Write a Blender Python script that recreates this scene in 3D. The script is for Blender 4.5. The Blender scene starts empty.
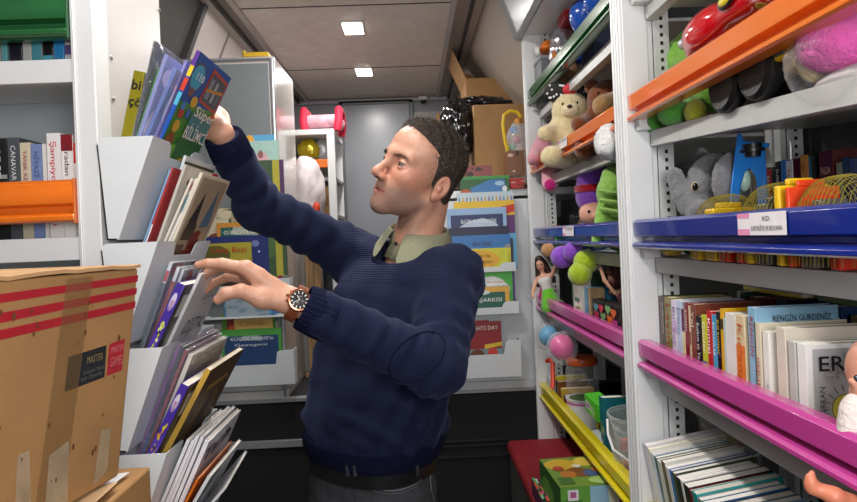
import bpy, bmesh, math, random
import numpy as np
from mathutils import Vector, Matrix
random.seed(7)
C = bpy.context.scene.collection
CZ = 1.45                      # eye height of the photographer
F, PX, PY = 620.0, 428.5, 237.0
YAW, ROLL = math.atan(16.5/620), 0.042

# ------------------------------------------------------------------ camera
def cam_axes():
    fw = Vector((math.sin(YAW), math.cos(YAW), 0)); r0 = Vector((math.cos(YAW), -math.sin(YAW), 0)); u0 = Vector((0, 0, 1))
    return r0*math.cos(ROLL)-u0*math.sin(ROLL), u0*math.cos(ROLL)+r0*math.sin(ROLL), fw
CR, CU, CF = cam_axes()
EYE = Vector((0, 0, CZ))
def at(px, py, Y=None, X=None):
    "point of the place seen at a pixel, on the plane of depth Y (or of side X)"
    d = CR*((px-PX)/F) - CU*((py-PY)/F) + CF
    return EYE + d*((Y/d.y) if Y is not None else (X/d.x))
cam = bpy.data.cameras.new('camera'); co = bpy.data.objects.new('camera', cam); C.objects.link(co)
m = Matrix((CR, CU, -CF)).transposed().to_4x4(); m.translation = EYE; co.matrix_world = m
cam.sensor_width = 36; cam.lens = 36*F/857; cam.shift_y = -14/857; cam.clip_start = .02
bpy.context.scene.camera = co

# --------------------------------------------------------------- materials
def lin(h):
    h = h.lstrip('#'); v = [int(h[i:i+2], 16)/255 for i in (0, 2, 4)]
    return [x/12.92 if x <= .04045 else ((x+.055)/1.055)**2.4 for x in v]
_m = {}
def M(col, rough=.5, metal=0, var=.06, vs=30, bump=0, bs=200, coat=0, spec=.5, sheen=0, emit=0, alpha=1, trans=0):
    key = (col, rough, metal, var, vs, bump, bs, coat, spec, sheen, emit, alpha, trans)
    if key in _m: return _m[key]
    mt = bpy.data.materials.new('paint_'+col.strip('#')); mt.use_nodes = True
    nt = mt.node_tree; b = nt.nodes['Principled BSDF']; c = lin(col)
    tc = nt.nodes.new('ShaderNodeTexCoord')
    if var:
        n = nt.nodes.new('ShaderNodeTexNoise'); n.inputs['Scale'].default_value = vs; n.inputs['Detail'].default_value = 4
        nt.links.new(tc.outputs['Object'], n.inputs['Vector'])
        r = nt.nodes.new('ShaderNodeValToRGB'); r.color_ramp.elements[0].position = .3; r.color_ramp.elements[1].position = .7
        r.color_ramp.elements[0].color = [x*(1-var) for x in c]+[1]; r.color_ramp.elements[1].color = [min(1, x*(1+var)) for x in c]+[1]
        nt.links.new(n.outputs['Fac'], r.inputs['Fac']); nt.links.new(r.outputs['Color'], b.inputs['Base Color'])
    else: b.inputs['Base Color'].default_value = c+[1]
    b.inputs['Roughness'].default_value = rough; b.inputs['Metallic'].default_value = metal
    b.inputs['Coat Weight'].default_value = coat; b.inputs['Specular IOR Level'].default_value = spec
    b.inputs['Alpha'].default_value = alpha; b.inputs['Transmission Weight'].default_value = trans
    if sheen: b.inputs['Sheen Weight'].default_value = sheen; b.inputs['Sheen Roughness'].default_value = .4
    if emit: b.inputs['Emission Color'].default_value = c+[1]; b.inputs['Emission Strength'].default_value = emit
    if bump:
        n2 = nt.nodes.new('ShaderNodeTexNoise'); n2.inputs['Scale'].default_value = bs; n2.inputs['Detail'].default_value = 3
        nt.links.new(tc.outputs['Object'], n2.inputs['Vector'])
        bp = nt.nodes.new('ShaderNodeBump'); bp.inputs['Strength'].default_value = bump; bp.inputs['Distance'].default_value = .004
        nt.links.new(n2.outputs['Fac'], bp.inputs['Height']); nt.links.new(bp.outputs['Normal'], b.inputs['Normal'])
    _m[key] = mt; return mt
def paper(c): return M(c, .45, var=.05, vs=60)
def gloss(c): return M(c, .22, var=.03, coat=.3)
def plastic(c): return M(c, .3, var=.03)
def paint(c): return M(c, .32, var=.02, vs=8)
def plush(c): return M(c, .95, var=.14, vs=90, bump=.9, bs=420, spec=.1, sheen=.5)
def clearfilm(tint='#ffffff', a=.16, rough=.08):
    key = ('film', tint, a, rough)
    if key in _m: return _m[key]
    mt = bpy.data.materials.new('clear_film'); mt.use_nodes = True; nt = mt.node_tree
    b = nt.nodes['Principled BSDF']; out = nt.nodes['Material Output']
    b.inputs['Base Color'].default_value = lin(tint)+[1]; b.inputs['Roughness'].default_value = rough; b.inputs['Specular IOR Level'].default_value = 1
    tr = nt.nodes.new('ShaderNodeBsdfTransparent'); mx = nt.nodes.new('ShaderNodeMixShader')
    n = nt.nodes.new('ShaderNodeTexNoise'); n.inputs['Scale'].default_value = 28; n.inputs['Detail'].default_value = 3; n.inputs['Distortion'].default_value = 1.5
    tc = nt.nodes.new('ShaderNodeTexCoord'); nt.links.new(tc.outputs['Object'], n.inputs['Vector'])
    bp = nt.nodes.new('ShaderNodeBump'); bp.inputs['Strength'].default_value = 1; bp.inputs['Distance'].default_value = .01
    nt.links.new(n.outputs['Fac'], bp.inputs['Height']); nt.links.new(bp.outputs['Normal'], b.inputs['Normal'])
    lw = nt.nodes.new('ShaderNodeLayerWeight'); lw.inputs['Blend'].default_value = .35
    ad = nt.nodes.new('ShaderNodeMath'); ad.operation = 'MULTIPLY_ADD'; ad.inputs[1].default_value = .28; ad.inputs[2].default_value = a; ad.use_clamp = True
    nt.links.new(lw.outputs['Facing'], ad.inputs[0]); nt.links.new(ad.outputs[0], mx.inputs[0])
    nt.links.new(tr.outputs[0], mx.inputs[1]); nt.links.new(b.outputs[0], mx.inputs[2]); nt.links.new(mx.outputs[0], out.inputs[0])
    _m[key] = mt; return mt

# ----------------------------------------------------------- mesh building
class MB:
    def __init__(s): s.v = []; s.f = []; s.mi = []; s.mats = []
    def slot(s, mat):
        if mat not in s.mats: s.mats.append(mat)
        return s.mats.index(mat)
    def add(s, vs, fs, mat):
        o = len(s.v); k = s.slot(mat); s.v += [tuple(v) for v in vs]
        for f in fs: s.f.append(tuple(i+o for i in f)); s.mi.append(k)
        return s
    def box(s, x0, x1, y0, y1, z0, z1, mat, T=None):
        vs = [Vector((x, y, z)) for z in (z0, z1) for y in (y0, y1) for x in (x0, x1)]
        if T is not None: vs = [T @ v for v in vs]
        return s.add(vs, [(0, 2, 3, 1), (4, 5, 7, 6), (0, 1, 5, 4), (2, 6, 7, 3), (0, 4, 6, 2), (1, 3, 7, 5)], mat)
    def hexa(s, b, t, mat):
        "box from 4 bottom and 4 top corners"
        return s.add(list(b)+list(t), [(3, 2, 1, 0), (4, 5, 6, 7), (0, 1, 5, 4), (1, 2, 6, 5), (2, 3, 7, 6), (3, 0, 4, 7)], mat)
    def prism(s, poly, axis, a0, a1, mat):
        def mk(p, a):
            return {'x': (a, p[0], p[1]), 'y': (p[0], a, p[1]), 'z': (p[0], p[1], a)}[axis]
        n = len(poly); vs = [mk(p, a0) for p in poly]+[mk(p, a1) for p in poly]
        fs = [tuple(range(n-1, -1, -1)), tuple(range(n, 2*n))]+[(i, (i+1) % n, n+(i+1) % n, n+i) for i in range(n)]
        if axis == 'y': fs = [tuple(reversed(f)) for f in fs]
        return s.add(vs, fs, mat)
    def tube(s, pts, r, mat, n=8, caps=True, closed=False):
        pts = [Vector(p) for p in pts]; rs = r if isinstance(r, (list, tuple)) else [r]*len(pts)
        N = len(pts); vs = []; prev = None
        for i, p in enumerate(pts):
            t = (pts[(i+1) % N]-pts[i-1]) if closed else (pts[min(i+1, N-1)]-pts[max(i-1, 0)])
            t.normalize()
            if prev is None:
                a = Vector((0, 0, 1)) if abs(t.z) < .9 else Vector((1, 0, 0)); u = t.cross(a).normalized()
            else: u = (prev-t*prev.dot(t)).normalized()
            prev = u; w = t.cross(u)
            for k in range(n): an = 2*math.pi*k/n; vs.append(p+(u*math.cos(an)+w*math.sin(an))*rs[i])
        fs = []
        for i in range(N if closed else N-1):
            for k in range(n): a = i*n; b = ((i+1) % N)*n; fs.append((a+k, a+(k+1) % n, b+(k+1) % n, b+k))
        if caps and not closed: fs += [tuple(range(n-1, -1, -1)), tuple(range((N-1)*n, N*n))]
        return s.add(vs, fs, mat)
    def lathe(s, prof, mat, n=24, T=None, axis='z'):
        vs = []; fs = []
        for r, z in prof:
            for k in range(n):
                a = 2*math.pi*k/n; q = (r*math.cos(a), r*math.sin(a), z)
                if axis == 'x': q = (q[2], q[0], q[1])
                if axis == 'y': q = (q[1], q[2], q[0])
                vs.append(T @ Vector(q) if T is not None else q)
        for i in range(len(prof)-1):
            for k in range(n): fs.append((i*n+k, i*n+(k+1) % n, (i+1)*n+(k+1) % n, (i+1)*n+k))
        fs += [tuple(range(n-1, -1, -1)), tuple(range((len(prof)-1)*n, len(prof)*n))]
        return s.add(vs, fs, mat)
    def ball(s, c, r, mat, n=16, m=10, T=None, f=None):
        rr = (r, r, r) if isinstance(r, (int, float)) else r; vs = [(0, 0, -1)]; fs = []
        for j in range(1, m):
            for k in range(n): th = math.pi*j/m; a = 2*math.pi*k/n; vs.append((math.sin(th)*math.cos(a), math.sin(th)*math.sin(a), -math.cos(th)))
        vs.append((0, 0, 1)); L = len(vs)-1
        for k in range(n): fs.append((0, 1+(k+1) % n, 1+k)); fs.append((L, L-n+k, L-n+(k+1) % n))
        for j in range(m-2):
            for k in range(n): a = 1+j*n; fs.append((a+k, a+(k+1) % n, a+n+(k+1) % n, a+n+k))
        out = []
        for v in vs:
            q = Vector((v[0]*rr[0], v[1]*rr[1], v[2]*rr[2]))
            if f: q = q*f(Vector(v))
            if T is not None: q = T @ q
            out.append(q+Vector(c))
        return s.add(out, fs, mat)
    def build(s, name, parent=None, bevel=0, smooth=35, seg=2, T=None):
        me = bpy.data.meshes.new(name)
        vs = [T @ Vector(v) for v in s.v] if T is not None else s.v
        me.from_pydata(vs, [], s.f)
        for mt in s.mats: me.materials.append(mt)
        me.polygons.foreach_set('material_index', s.mi)
        me.polygons.foreach_set('use_smooth', [True]*len(s.f)); me.update()
        bm = bmesh.new(); bm.from_mesh(me); bmesh.ops.recalc_face_normals(bm, faces=bm.faces); bm.to_mesh(me); bm.free()
        me.set_sharp_from_angle(angle=math.radians(smooth))
        o = bpy.data.objects.new(name, me); C.objects.link(o)
        if parent is not None: o.parent = parent
        if bevel:
            b = o.modifiers.new('bevel', 'BEVEL'); b.width = bevel; b.segments = seg; b.limit_method = 'ANGLE'; b.angle_limit = math.radians(40); b.harden_normals = False
        return o
def tag(o, label, cat, group=None):
    o['label'] = label; o['category'] = cat
    if group: o['group'] = group
    return o
def thing(name, label, cat, loc=(0, 0, 0), R=None, group=None):
    o = bpy.data.objects.new(name, None); C.objects.link(o); o.empty_display_size = .05
    mw = R.to_4x4() if R is not None else Matrix.Identity(4); mw.translation = Vector(loc); o.matrix_world = mw
    return tag(o, label, cat, group)
def struct(name, mb, bevel=0, **k):
    o = mb.build(name, None, bevel, **k); o['kind'] = 'structure'; return o
def box1(name, parent, x0, x1, y0, y1, z0, z1, mat, bevel=0, label=None, T=None):
    o = MB().box(x0, x1, y0, y1, z0, z1, mat, T).build(name, parent, bevel)
    if label: o['label'] = label
    return o
def rotz(d): return Matrix.Rotation(math.radians(d), 3, 'Z')
def roty(d): return Matrix.Rotation(math.radians(d), 3, 'Y')
def rotx(d): return Matrix.Rotation(math.radians(d), 3, 'X')
def TR(loc, R=None, s=None):
    m = (R if R is not None else Matrix.Identity(3)).to_4x4(); m.translation = Vector(loc)
    if s: m = m @ Matrix.Diagonal((*s, 1))
    return m

# print, drawings and lettering that lie on a flat face
def decor(name, parent, org, ux, uy, shapes, mat=paper, lift=.0005, step=.0002):
    org, ux, uy = Vector(org), Vector(ux), Vector(uy); n = ux.cross(uy).normalized(); mb = MB()
    for i, sh in enumerate(shapes):
        k = sh[0]; off = n*(lift+step*i)
        if k == 'r': pts = [(sh[1], sh[2]), (sh[3], sh[2]), (sh[3], sh[4]), (sh[1], sh[4])]; col = sh[5]
        elif k == 'e': pts = [(sh[1]+sh[3]*math.cos(a*math.pi/10), sh[2]+sh[4]*math.sin(a*math.pi/10)) for a in range(20)]; col = sh[5]
        elif k == 'p': pts = sh[1]; col = sh[2]
        mb.add([org+ux*p[0]+uy*p[1]+off for p in pts], [tuple(range(len(pts)))], mat(col))
    o = mb.build(name, parent); return o
_fc = {}
def text(parent, s, org, ux, uy, h, col, name='title', lift=.0012, w=None, align='l', mat=paper, bold=.0, shear=0):
    "lettering of cap height h, baseline origin org, ux right, uy up (unit vectors)"
    k = (s, bold, shear)
    if k not in _fc:
        cu = bpy.data.curves.new('t', 'FONT'); cu.body = s; cu.size = 1; cu.resolution_u = 2; cu.offset = bold; cu.shear = shear
        ob = bpy.data.objects.new('t', cu); C.objects.link(ob); dg = bpy.context.evaluated_depsgraph_get(); dg.update()
        me = bpy.data.meshes.new_from_object(ob.evaluated_get(dg)); bpy.data.objects.remove(ob)
        _fc[k] = ([tuple(v.co) for v in me.vertices], [tuple(p.vertices) for p in me.polygons]); bpy.data.meshes.remove(me)
    vs, fs = _fc[k]
    if not vs: return None
    x0 = min(v[0] for v in vs); x1 = max(v[0] for v in vs); sc = h/.72; sx = sc if w is None else w/(x1-x0)
    a = {'l': 0, 'c': -.5, 'r': -1}[align]*(x1-x0)
    org, ux, uy = Vector(org), Vector(ux), Vector(uy); n = ux.cross(uy).normalized()
    mb = MB(); mb.add([org+ux*((v[0]-x0+a)*sx)+uy*(v[1]*sc)+n*lift for v in vs], fs, mat(col))
    return mb.build(name, parent)
# ------------------------------------------------------------------- shell
WHITE = '#dfe1e2'; ALU = M('#b9bcc0', .3, metal=.7, var=.03); W = paint('#dadcdd'); GREYP = paint('#b9bcbd')
YB = 2.56; ZP = 0.81; YW = 4.63; HC = CZ+1.05
struct('floor', MB().box(-1.5, .95, -1.2, YB, -.05, 0, M('#3a3b3e', .6, bump=.3)))
struct('trim_1', MB().box(-1.5, .95, YB, YW, 0, ZP, M('#141416', .85, bump=.5, bs=900, var=.25, vs=300)))       # raised deck
stp = MB().box(-1.3, -.0, YB-.012, YB+.02, .615, .645, M('#9a9da0', .35, metal=.4)); stp.box(-1.0, .6, YB-.008, YB+.03, ZP-.012, ZP+.004, M('#9a9da0', .35, metal=.4))
struct('trim_2', stp, .002)
stp = MB()
for z in (.60, .58, .535): stp.box(.05, .36, YB-.008, YB, z, z+.008, M('#1d1d20', .5))
struct('trim_3', stp)
CEIL = M('#cdc3ba', .55, var=.08, vs=14, bump=.15, bs=300)
ceil = MB().box(-.72, .22, -1.2, YW, HC, HC+.03, CEIL)
struct('ceiling', ceil)
cs = MB()
for i in range(-2, 5): cs.box(-.72, .22, 2.78+i*1.02-.004, 2.78+i*1.02+.004, HC-.002, HC, M('#2e2a28', .7))
struct('trim_4', cs)
# left and right ceiling channels
def chan(x0, x1, name):
    c = MB(); d = 1 if x1 > x0 else -1
    c.prism([(x0, HC+.02), (x0, HC-.012), (x0+d*.02, HC-.02), (x0+d*.045, HC-.004), (x1-d*.05, HC-.004), (x1-d*.045, HC-.024), (x1, HC-.024), (x1, HC+.02)], 'y', -1.2, YW, M('#a59c97', .35, metal=.3, var=.04))
    c.box(min(x1-d*.052, x1-d*.04), max(x1-d*.052, x1-d*.04), -1.2, YW, HC-.03, HC-.003, M('#2a2829', .5))
    struct(name, c)
chan(-.72, -.84, 'trim_5'); chan(.22, .36, 'trim_6')
# sloped linings above the shelves
YS = 2.66
l2 = MB(); l2.hexa([(-1.5, YS, 1.35), (-1.32, YS, 1.35), (-1.32, YW, 1.35), (-1.5, YW, 1.35)], [(-1.0, YS, HC+.02), (-.84, YS, HC+.0), (-.84, YW, HC+.0), (-1.0, YW, HC+.02)], M('#d6cfcb', .3, var=.02))
struct('wall_left_upper', l2)
l1 = MB(); l1.hexa([(-1.5, -1.2, 1.35), (-1.32, -1.2, 1.35), (-1.32, YS, 1.35), (-1.5, YS, 1.35)], [(-1.0, -1.2, HC+.02), (-.84, -1.2, HC+.0), (-.84, YS, HC+.0), (-1.0, YS, HC+.02)], M('#4d4c4a', .6, var=.06))
struct('wall_left_front', l1)
t7 = MB(); t7.hexa([(-1.34, YS-.015, 1.3), (-1.30, YS-.015, 1.3), (-1.30, YS+.02, 1.3), (-1.34, YS+.02, 1.3)], [(-.86, YS-.015, HC), (-.82, YS-.015, HC), (-.82, YS+.02, HC), (-.86, YS+.02, HC)], M('#4a4849', .4, metal=.3))
t7.hexa([(-1.31, YS+.37, 1.35), (-1.305, YS+.37, 1.35), (-1.305, YS+.377, 1.35), (-1.31, YS+.377, 1.35)], [(-.85, YS+.37, HC), (-.832, YS+.37, HC), (-.832, YS+.377, HC), (-.85, YS+.377, HC)], M('#8d8885', .5))
struct('trim_7', t7)
r1 = MB(); r1.hexa([(.92, YB, 1.75), (1.0, YB, 1.75), (1.0, YW, 1.75), (.92, YW, 1.75)], [(.36, YB, HC), (.45, YB, HC+.03), (.45, YW, HC+.03), (.36, YW, HC)], M('#b0a498', .55, var=.05))
struct('wall_right_upper', r1)
# white framed panels over the right shelves
for i, (a, b) in enumerate(((1.30, 2.54), (.05, 1.29))):
    p = MB(); z0, z1 = CZ+.80, HC-.01; x0, x1 = .47, .385
    p.hexa([(x0, a, z0), (x0+.02, a, z0), (x0+.02, b, z0), (x0, b, z0)], [(x1, a, z1), (x1+.02, a, z1), (x1+.02, b, z1), (x1, b, z1)], M('#c9ccd2', .25, var=.02))
    o = p.build('overhead_panel', None); tag(o, 'white sloped panel above the %s shelf unit, framed in grey metal' % ('far right' if i == 0 else 'near right'), 'panel')
    fr = MB(); fm = M('#a7a9aa', .3, metal=.5, var=.02)
    def bar(pa, pb, w=.016):
        pa, pb = Vector(pa), Vector(pb); fr.tube([pa, pb], w, fm, n=4)
    bar((x0, a, z0), (x0, b, z0)); bar((x1, a, z1), (x1, b, z1)); bar((x0, b, z0), (x1, b, z1)); bar((x0, a, z0), (x1, a, z1))
    fr.build('frame', o)['label'] = 'grey metal frame'
struct('wall_right', MB().box(.92, .96, -1.2, YW, 0, HC, M('#4b4f53', .55, var=.05)))
struct('wall_left', MB().box(-1.5, -1.46, -1.2, YW, 0, HC, M('#8c8f92', .6)))
struct('wall_back', MB().box(-1.5, .95, YW, YW+.05, ZP, HC, M('#83868b', .5, var=.03)))
struct('trim_8', MB().box(-.9, .30, YW-.03, YW, HC-.035, HC-.012, M('#a09da0', .4, metal=.3)))
d0 = at(343, 106, Y=YW); d1 = at(409, 106, Y=YW)
dr = MB().box(d0.x, d1.x, YW-.025, YW, ZP+.02, d0.z, M('#8f939b', .28, var=.02))
door = struct('door_1', dr, .004)
df = MB(); dm = M('#6e7074', .4)
df.box(d0.x-.03, d0.x, YW-.03, YW, ZP, d0.z+.03, dm); df.box(d1.x, d1.x+.03, YW-.03, YW, ZP, d0.z+.03, dm); df.box(d0.x-.03, d1.x+.03, YW-.03, YW, d0.z, d0.z+.03, dm)
df.build('door_frame', door, .003)
hd = MB().box(d1.x-.06, d1.x-.04, YW-.05, YW-.025, 1.7, 1.82, ALU); hd.build('door_handle', door, .003)
def ceiling_light(px, py, label):
    p = at(px, py, Y=2); k = (HC-CZ)/(p.z-CZ); q = EYE+(p-EYE)*k
    t = thing('ceiling_light', label, 'ceiling light', (q.x, q.y, HC), None, 'square lamps in the ceiling')
    MB().box(-.052, .052, -.085, .085, -.008, 0, M('#e4e4e4', .3)).build('frame', t, .002)
    MB().box(-.046, .046, -.078, .078, -.011, -.006, M('#fffaf2', .4, emit=16, var=0)).build('diffuser', t)
    L = bpy.data.lights.new('lamp', 'AREA'); L.shape = 'RECTANGLE'; L.size = .09; L.size_y = .15; L.energy = LAMP; L.color = (1, .965, .92)
    lo = bpy.data.objects.new('lamp', L); C.objects.link(lo); lo.location = (q.x, q.y, HC-.014)
LAMP = 8
ceiling_light(353, 27, 'nearer of the two square lamps lit in the ceiling')
ceiling_light(364, 71, 'farther of the two square lamps lit in the ceiling, near the back wall')
for y in (2.0, 1.15, .3):
    t = thing('ceiling_light', 'square ceiling lamp over the near aisle, out of the picture', 'ceiling light', (-.28, y, HC), None, 'square lamps above the camera')
    MB().box(-.052, .052, -.085, .085, -.008, 0, M('#e4e4e4', .3)).build('frame', t, .002)
    MB().box(-.046, .046, -.078, .078, -.011, -.006, M('#fffaf2', .4, emit=16, var=0)).build('diffuser', t)
    L = bpy.data.lights.new('lamp', 'AREA'); L.shape = 'RECTANGLE'; L.size = .09; L.size_y = .15; L.energy = LAMP*1.1; L.color = (1, .965, .92)
    lo = bpy.data.objects.new('lamp', L); C.objects.link(lo); lo.location = (-.28, y, HC-.014)
# the flash on the camera, bounced: a soft source above and behind the photographer
L = bpy.data.lights.new('flash', 'AREA'); L.shape = 'DISK'; L.size = .55; L.energy = 15; L.color = (1, .985, .97)
lo = bpy.data.objects.new('flash', L); C.objects.link(lo); lo.location = (.22, -.30, CZ+.16)
d = Vector((-.02, 1.6, CZ-.05))-lo.location; lo.rotation_euler = d.to_track_quat('-Z', 'Y').to_euler()
L = bpy.data.lights.new('flash_bounce', 'SPOT'); L.spot_size = 1.5; L.spot_blend = 1; L.energy = 75; L.shadow_soft_size = .05; L.color = (1, .97, .94)
lo = bpy.data.objects.new('flash_bounce', L); C.objects.link(lo); lo.location = (-.02, -.06, CZ+.2)
lo.rotation_euler = Vector((-.14, 1.0, 1)).to_track_quat('-Z', 'Y').to_euler()
w = bpy.data.worlds.new('world'); bpy.context.scene.world = w; w.use_nodes = True
w.node_tree.nodes['Background'].inputs[0].default_value = (.72, .82, 1, 1); w.node_tree.nodes['Background'].inputs[1].default_value = .5
vs = bpy.context.scene.view_settings; vs.view_transform = 'Standard'; vs.look = 'None'; vs.gamma = 1; vs.exposure = 0.0; vs.use_curve_mapping = False

# -------------------------------------------------- right shelving, two units
COLS = {'green': '#1f5a30', 'orange': '#e0701c', 'blue': '#182a84', 'pink': '#b83f8e', 'yellow': '#d9c70e'}
RAIL = {'green': CZ+.576, 'orange': CZ+.298, 'blue': CZ+.019, 'pink': CZ-.246, 'yellow': CZ-.606}
BOARD = {k: v-.084 for k, v in RAIL.items()}
XF = .49
def rail_profile(x, z, s=1):      # s: +1 front faces -x
    P = [(.008, 0), (.0005, -.006), (.0005, -.007), (.002, -.036), (.020, -.039), (.020, -.047), (.002, -.050), (-.003, -.054), (-.003, -.060), (.002, -.063), (.028, -.063), (.028, -.001)]
    return [(x+s*a, z+b) for a, b in P]
railmat = {k: M(v, .2, var=.02, coat=.4) for k, v in COLS.items()}
holes = M('#101010', .8)
SAG = .068
def shelf_unit(y0, y1, label, near):
    t = thing('shelf_unit', label, 'shelf', (0, 0, 0))
    for k in RAIL:
        o = MB().prism(rail_profile(XF, RAIL[k]), 'y', y0+.004, y1-.004, railmat[k]).build('front_rail', t, .0008, smooth=12); o['label'] = k+' front rail'
        b = MB(); zt = BOARD[k]; bm_ = M('#b5b6b4', .35, var=.03)
        b.box(XF+.048, .90, y0+.01, y1-.01, zt-.008, zt, bm_); b.box(XF+.045, XF+.052, y0+.01, y1-.01, zt-.034, zt, bm_); b.box(XF+.052, XF+.07, y0+.01, y1-.01, zt-.034, zt-.03, bm_)
        if near and k == 'orange':      # this board hangs lower toward the camera
            b.v = [(x, y, z-SAG*(y1-y)) for x, y, z in b.v]
        b.build('shelf_board', t, .001)
        for ye in (y0+.006, y1-.03):
            MB().hexa([(XF+.015, ye, zt+.0), (XF+.05, ye, zt+.0), (XF+.05, ye+.02, zt), (XF+.015, ye+.02, zt)], [(XF+.01, ye, zt+.03), (XF+.05, ye, zt+.03), (XF+.05, ye+.02, zt+.03), (XF+.01, ye+.02, zt+.03)], M('#c9cbca', .4)).build('rail_bracket', t)
    for i, (ya, yb) in enumerate(((y0-.035, y0), (y1, y1+.035))):
        p = MB(); H = CZ+.80
        p.box(XF-.004, XF+.052, ya, yb, 0, H, W)
        for xx in (XF-.009,): p.box(xx, xx+.006, ya+.004, ya+.013, 0, H, W); p.box(xx, xx+.006, yb-.013, yb-.004, 0, H, W)
        p.build('post', t, .002)
        a = MB(); yq = yb if i == 0 else ya
        for xq in (XF+.082, .865):
            yo = (yq, yq+.004) if i == 0 else (yq-.004, yq)
            a.box(xq-.018, xq+.016, yo[0], yo[1], 0, H, M('#c4c7c6', .4)); a.box(xq-.03, xq-.018, ya+.005, yb-.005, 0, H, W)
            yd = yo[1]+.0004 if i == 0 else yo[0]-.0004
            for q in range(110):
                z = .3+q*.0185
                if z < H: a.add([(xq-.004, yd, z), (xq+.003, yd, z), (xq+.003, yd, z+.008), (xq-.004, yd, z+.008)], [(0, 1, 2, 3)], holes)
        a.build('perforated_upright', t)
    top = MB().box(XF, .90, y0-.035, y1+.035, CZ+.80, CZ+.815, W); top.build('top_panel', t, .002)
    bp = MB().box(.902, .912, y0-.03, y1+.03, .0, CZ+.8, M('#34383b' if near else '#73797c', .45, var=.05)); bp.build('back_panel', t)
    return t
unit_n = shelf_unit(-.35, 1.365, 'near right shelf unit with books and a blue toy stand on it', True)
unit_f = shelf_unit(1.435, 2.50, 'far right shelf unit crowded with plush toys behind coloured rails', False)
# rail label cards
def rail_card(t, rail, ya, yb, z0, z1, words):
    x = XF-.0005; o = decor('label_card', t, (x, yb, z0), (0, ya-yb, 0), (0, 0, z1-z0), [('r', 0, 0, 1, 1, '#e6e2e6'), ('r', 0, 0, .27, .28, '#e08fb8'), ('r', 0, .78, .27, 1, '#e08fb8')])
    o['label'] = 'white and pink label card'
    L = abs(ya-yb)
    for i, s in enumerate(words):
        hh = (z1-z0)*(.22 if len(words) > 1 else .3)
        text(o, s, (x, yb+(ya-yb)*.62, z0+(z1-z0)*(.62-.42*i)), (0, -1, 0), (0, 0, 1), hh, '#2b2b30', 'lettering', align='c', w=(L*.14 if i == 0 and len(words) > 1 else L*.62))
q0 = at(738, 218, X=XF); q1 = at(787, 216, X=XF)
rail_card(unit_n, 'blue', q1.y, q0.y, RAIL['blue']-.036, RAIL['blue']-.004, ['KD', 'KIRTASİYE VE BOYAMA'])
q0 = at(557, 140, X=XF); q1 = at(567, 136, X=XF); rail_card(unit_f, 'orange', q1.y, q0.y, RAIL['orange']-.034, RAIL['orange']-.004, ['OYUNCAK'])
q0 = at(563, 231, X=XF); q1 = at(574, 231, X=XF); rail_card(unit_f, 'blue', q1.y, q0.y, RAIL['blue']-.034, RAIL['blue']-.004, ['OYUNCAK'])

# ------------------------------------------------------ left unit, facing the camera
YL, XL = 1.12, -.55
t = thing('shelf_unit', 'white left shelf unit facing the aisle with green and orange rails', 'shelf', (0, 0, 0)); unit_l = t
for z in (CZ+.347, CZ+.027, CZ-.30, CZ-.62):
    b = MB().box(-1.3, -.595, YL+.012, YL+.29, z-.012, z, W); b.box(-1.3, -.595, YL+.01, YL+.03, z-.042, z, W); b.build('shelf_board', t, .0015)
for k, z in (('green', CZ+.457), ('orange', CZ+.129)):
    P = [(b_, a_) for b_, a_ in rail_profile(0, 0)]
    prof = [(YL+a*1.1-.012, z+b*1.2) for a, b in rail_profile(0, 0)]
    o = MB().prism(prof, 'x', -1.3, -.592, railmat[k]).build('front_rail', t, .0015); o['label'] = k+' front rail'
    MB().box(-.594, -.5915, YL-.012, YL+.02, z-.078, z+.001, railmat[k]).build('rail_end', t)
p = MB().box(-.591, XL, YL-.004, YL+.05, 0, CZ+.95, W); p.box(-.586, -.582, YL-.008, YL, 0, CZ+.95, W); p.build('post', t, .004)
p = MB().box(-.575, XL-.001, YL+.05, YL+.302, 0, CZ+.95, M('#bfbcba', .35, var=.02))
for (px, py) in ((159, 10), (99, 50), (100, 93)):
    q = at(px, py, X=XL); p.lathe([(.0001, .003), (.004, .002), (.0045, 0)], M('#8d9093', .3, metal=.6), n=10, T=TR((XL, max(q.y, YL+.06), q.z), roty(90)))
p.build('side_panel', t, .003)
MB().box(-1.3, -.575, YL+.292, YL+.30, 0, CZ+.95, M('#b3bbbe', .5, var=.02)).build('back_panel', t)
MB().box(-1.32, -1.29, YL, YL+.3, 0, CZ+.95, W).build('post', t)

# ------------------------------------------------------- magazine pockets
pm = M('#dadfe2', .38, var=.015)
def pocket(parent, loc, L, h, wb, wt, R=None, nw=.17, nh=.026):
    "part of its unit: back against local x=0, opens up, front face slopes outward (+x)"
    th = .0025; f = MB(); c = L/2; nw = L*nw; sl = (wt-wb)/h
    for y in (0, L-th): f.prism([(min(.012, wb*.4), 0), (wb, 0), (wt, h), (.012, h), (.004, h-.003), (.0, h-.012)], 'y', y, y+th, pm)
    xz = lambda z: wb+sl*z
    pts = [(0, 0), (L, 0), (L, h), (c+nw+.02, h), (c+nw+.008, h-.006), (c+nw, h-nh), (c-nw, h-nh), (c-nw-.008, h-.006), (c-nw-.02, h), (0, h)]
    vs = [(xz(z), y, z) for y, z in pts]+[(xz(z)+th, y, z) for y, z in pts]; n = len(pts)
    f.add(vs, [tuple(range(n)), tuple(range(2*n-1, n-1, -1))]+[(i, (i+1) % n, n+(i+1) % n, n+i) for i in range(n)], pm)
    f.box(min(.012, wb*.4), wb, 0, L, 0, th, pm); f.hexa([(min(.012, wb*.4), 0, 0), (min(.012, wb*.4)+th, 0, 0), (min(.012, wb*.4)+th, L, 0), (min(.012, wb*.4), L, 0)], [(0, 0, h-.012), (th, 0, h-.012), (th, L, h-.012), (0, L, h-.012)], pm)
    return f.build('magazine_pocket', parent, T=TR(loc, R))
PZ = [CZ+.204-.186*(i+1) for i in range(5)]
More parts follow.
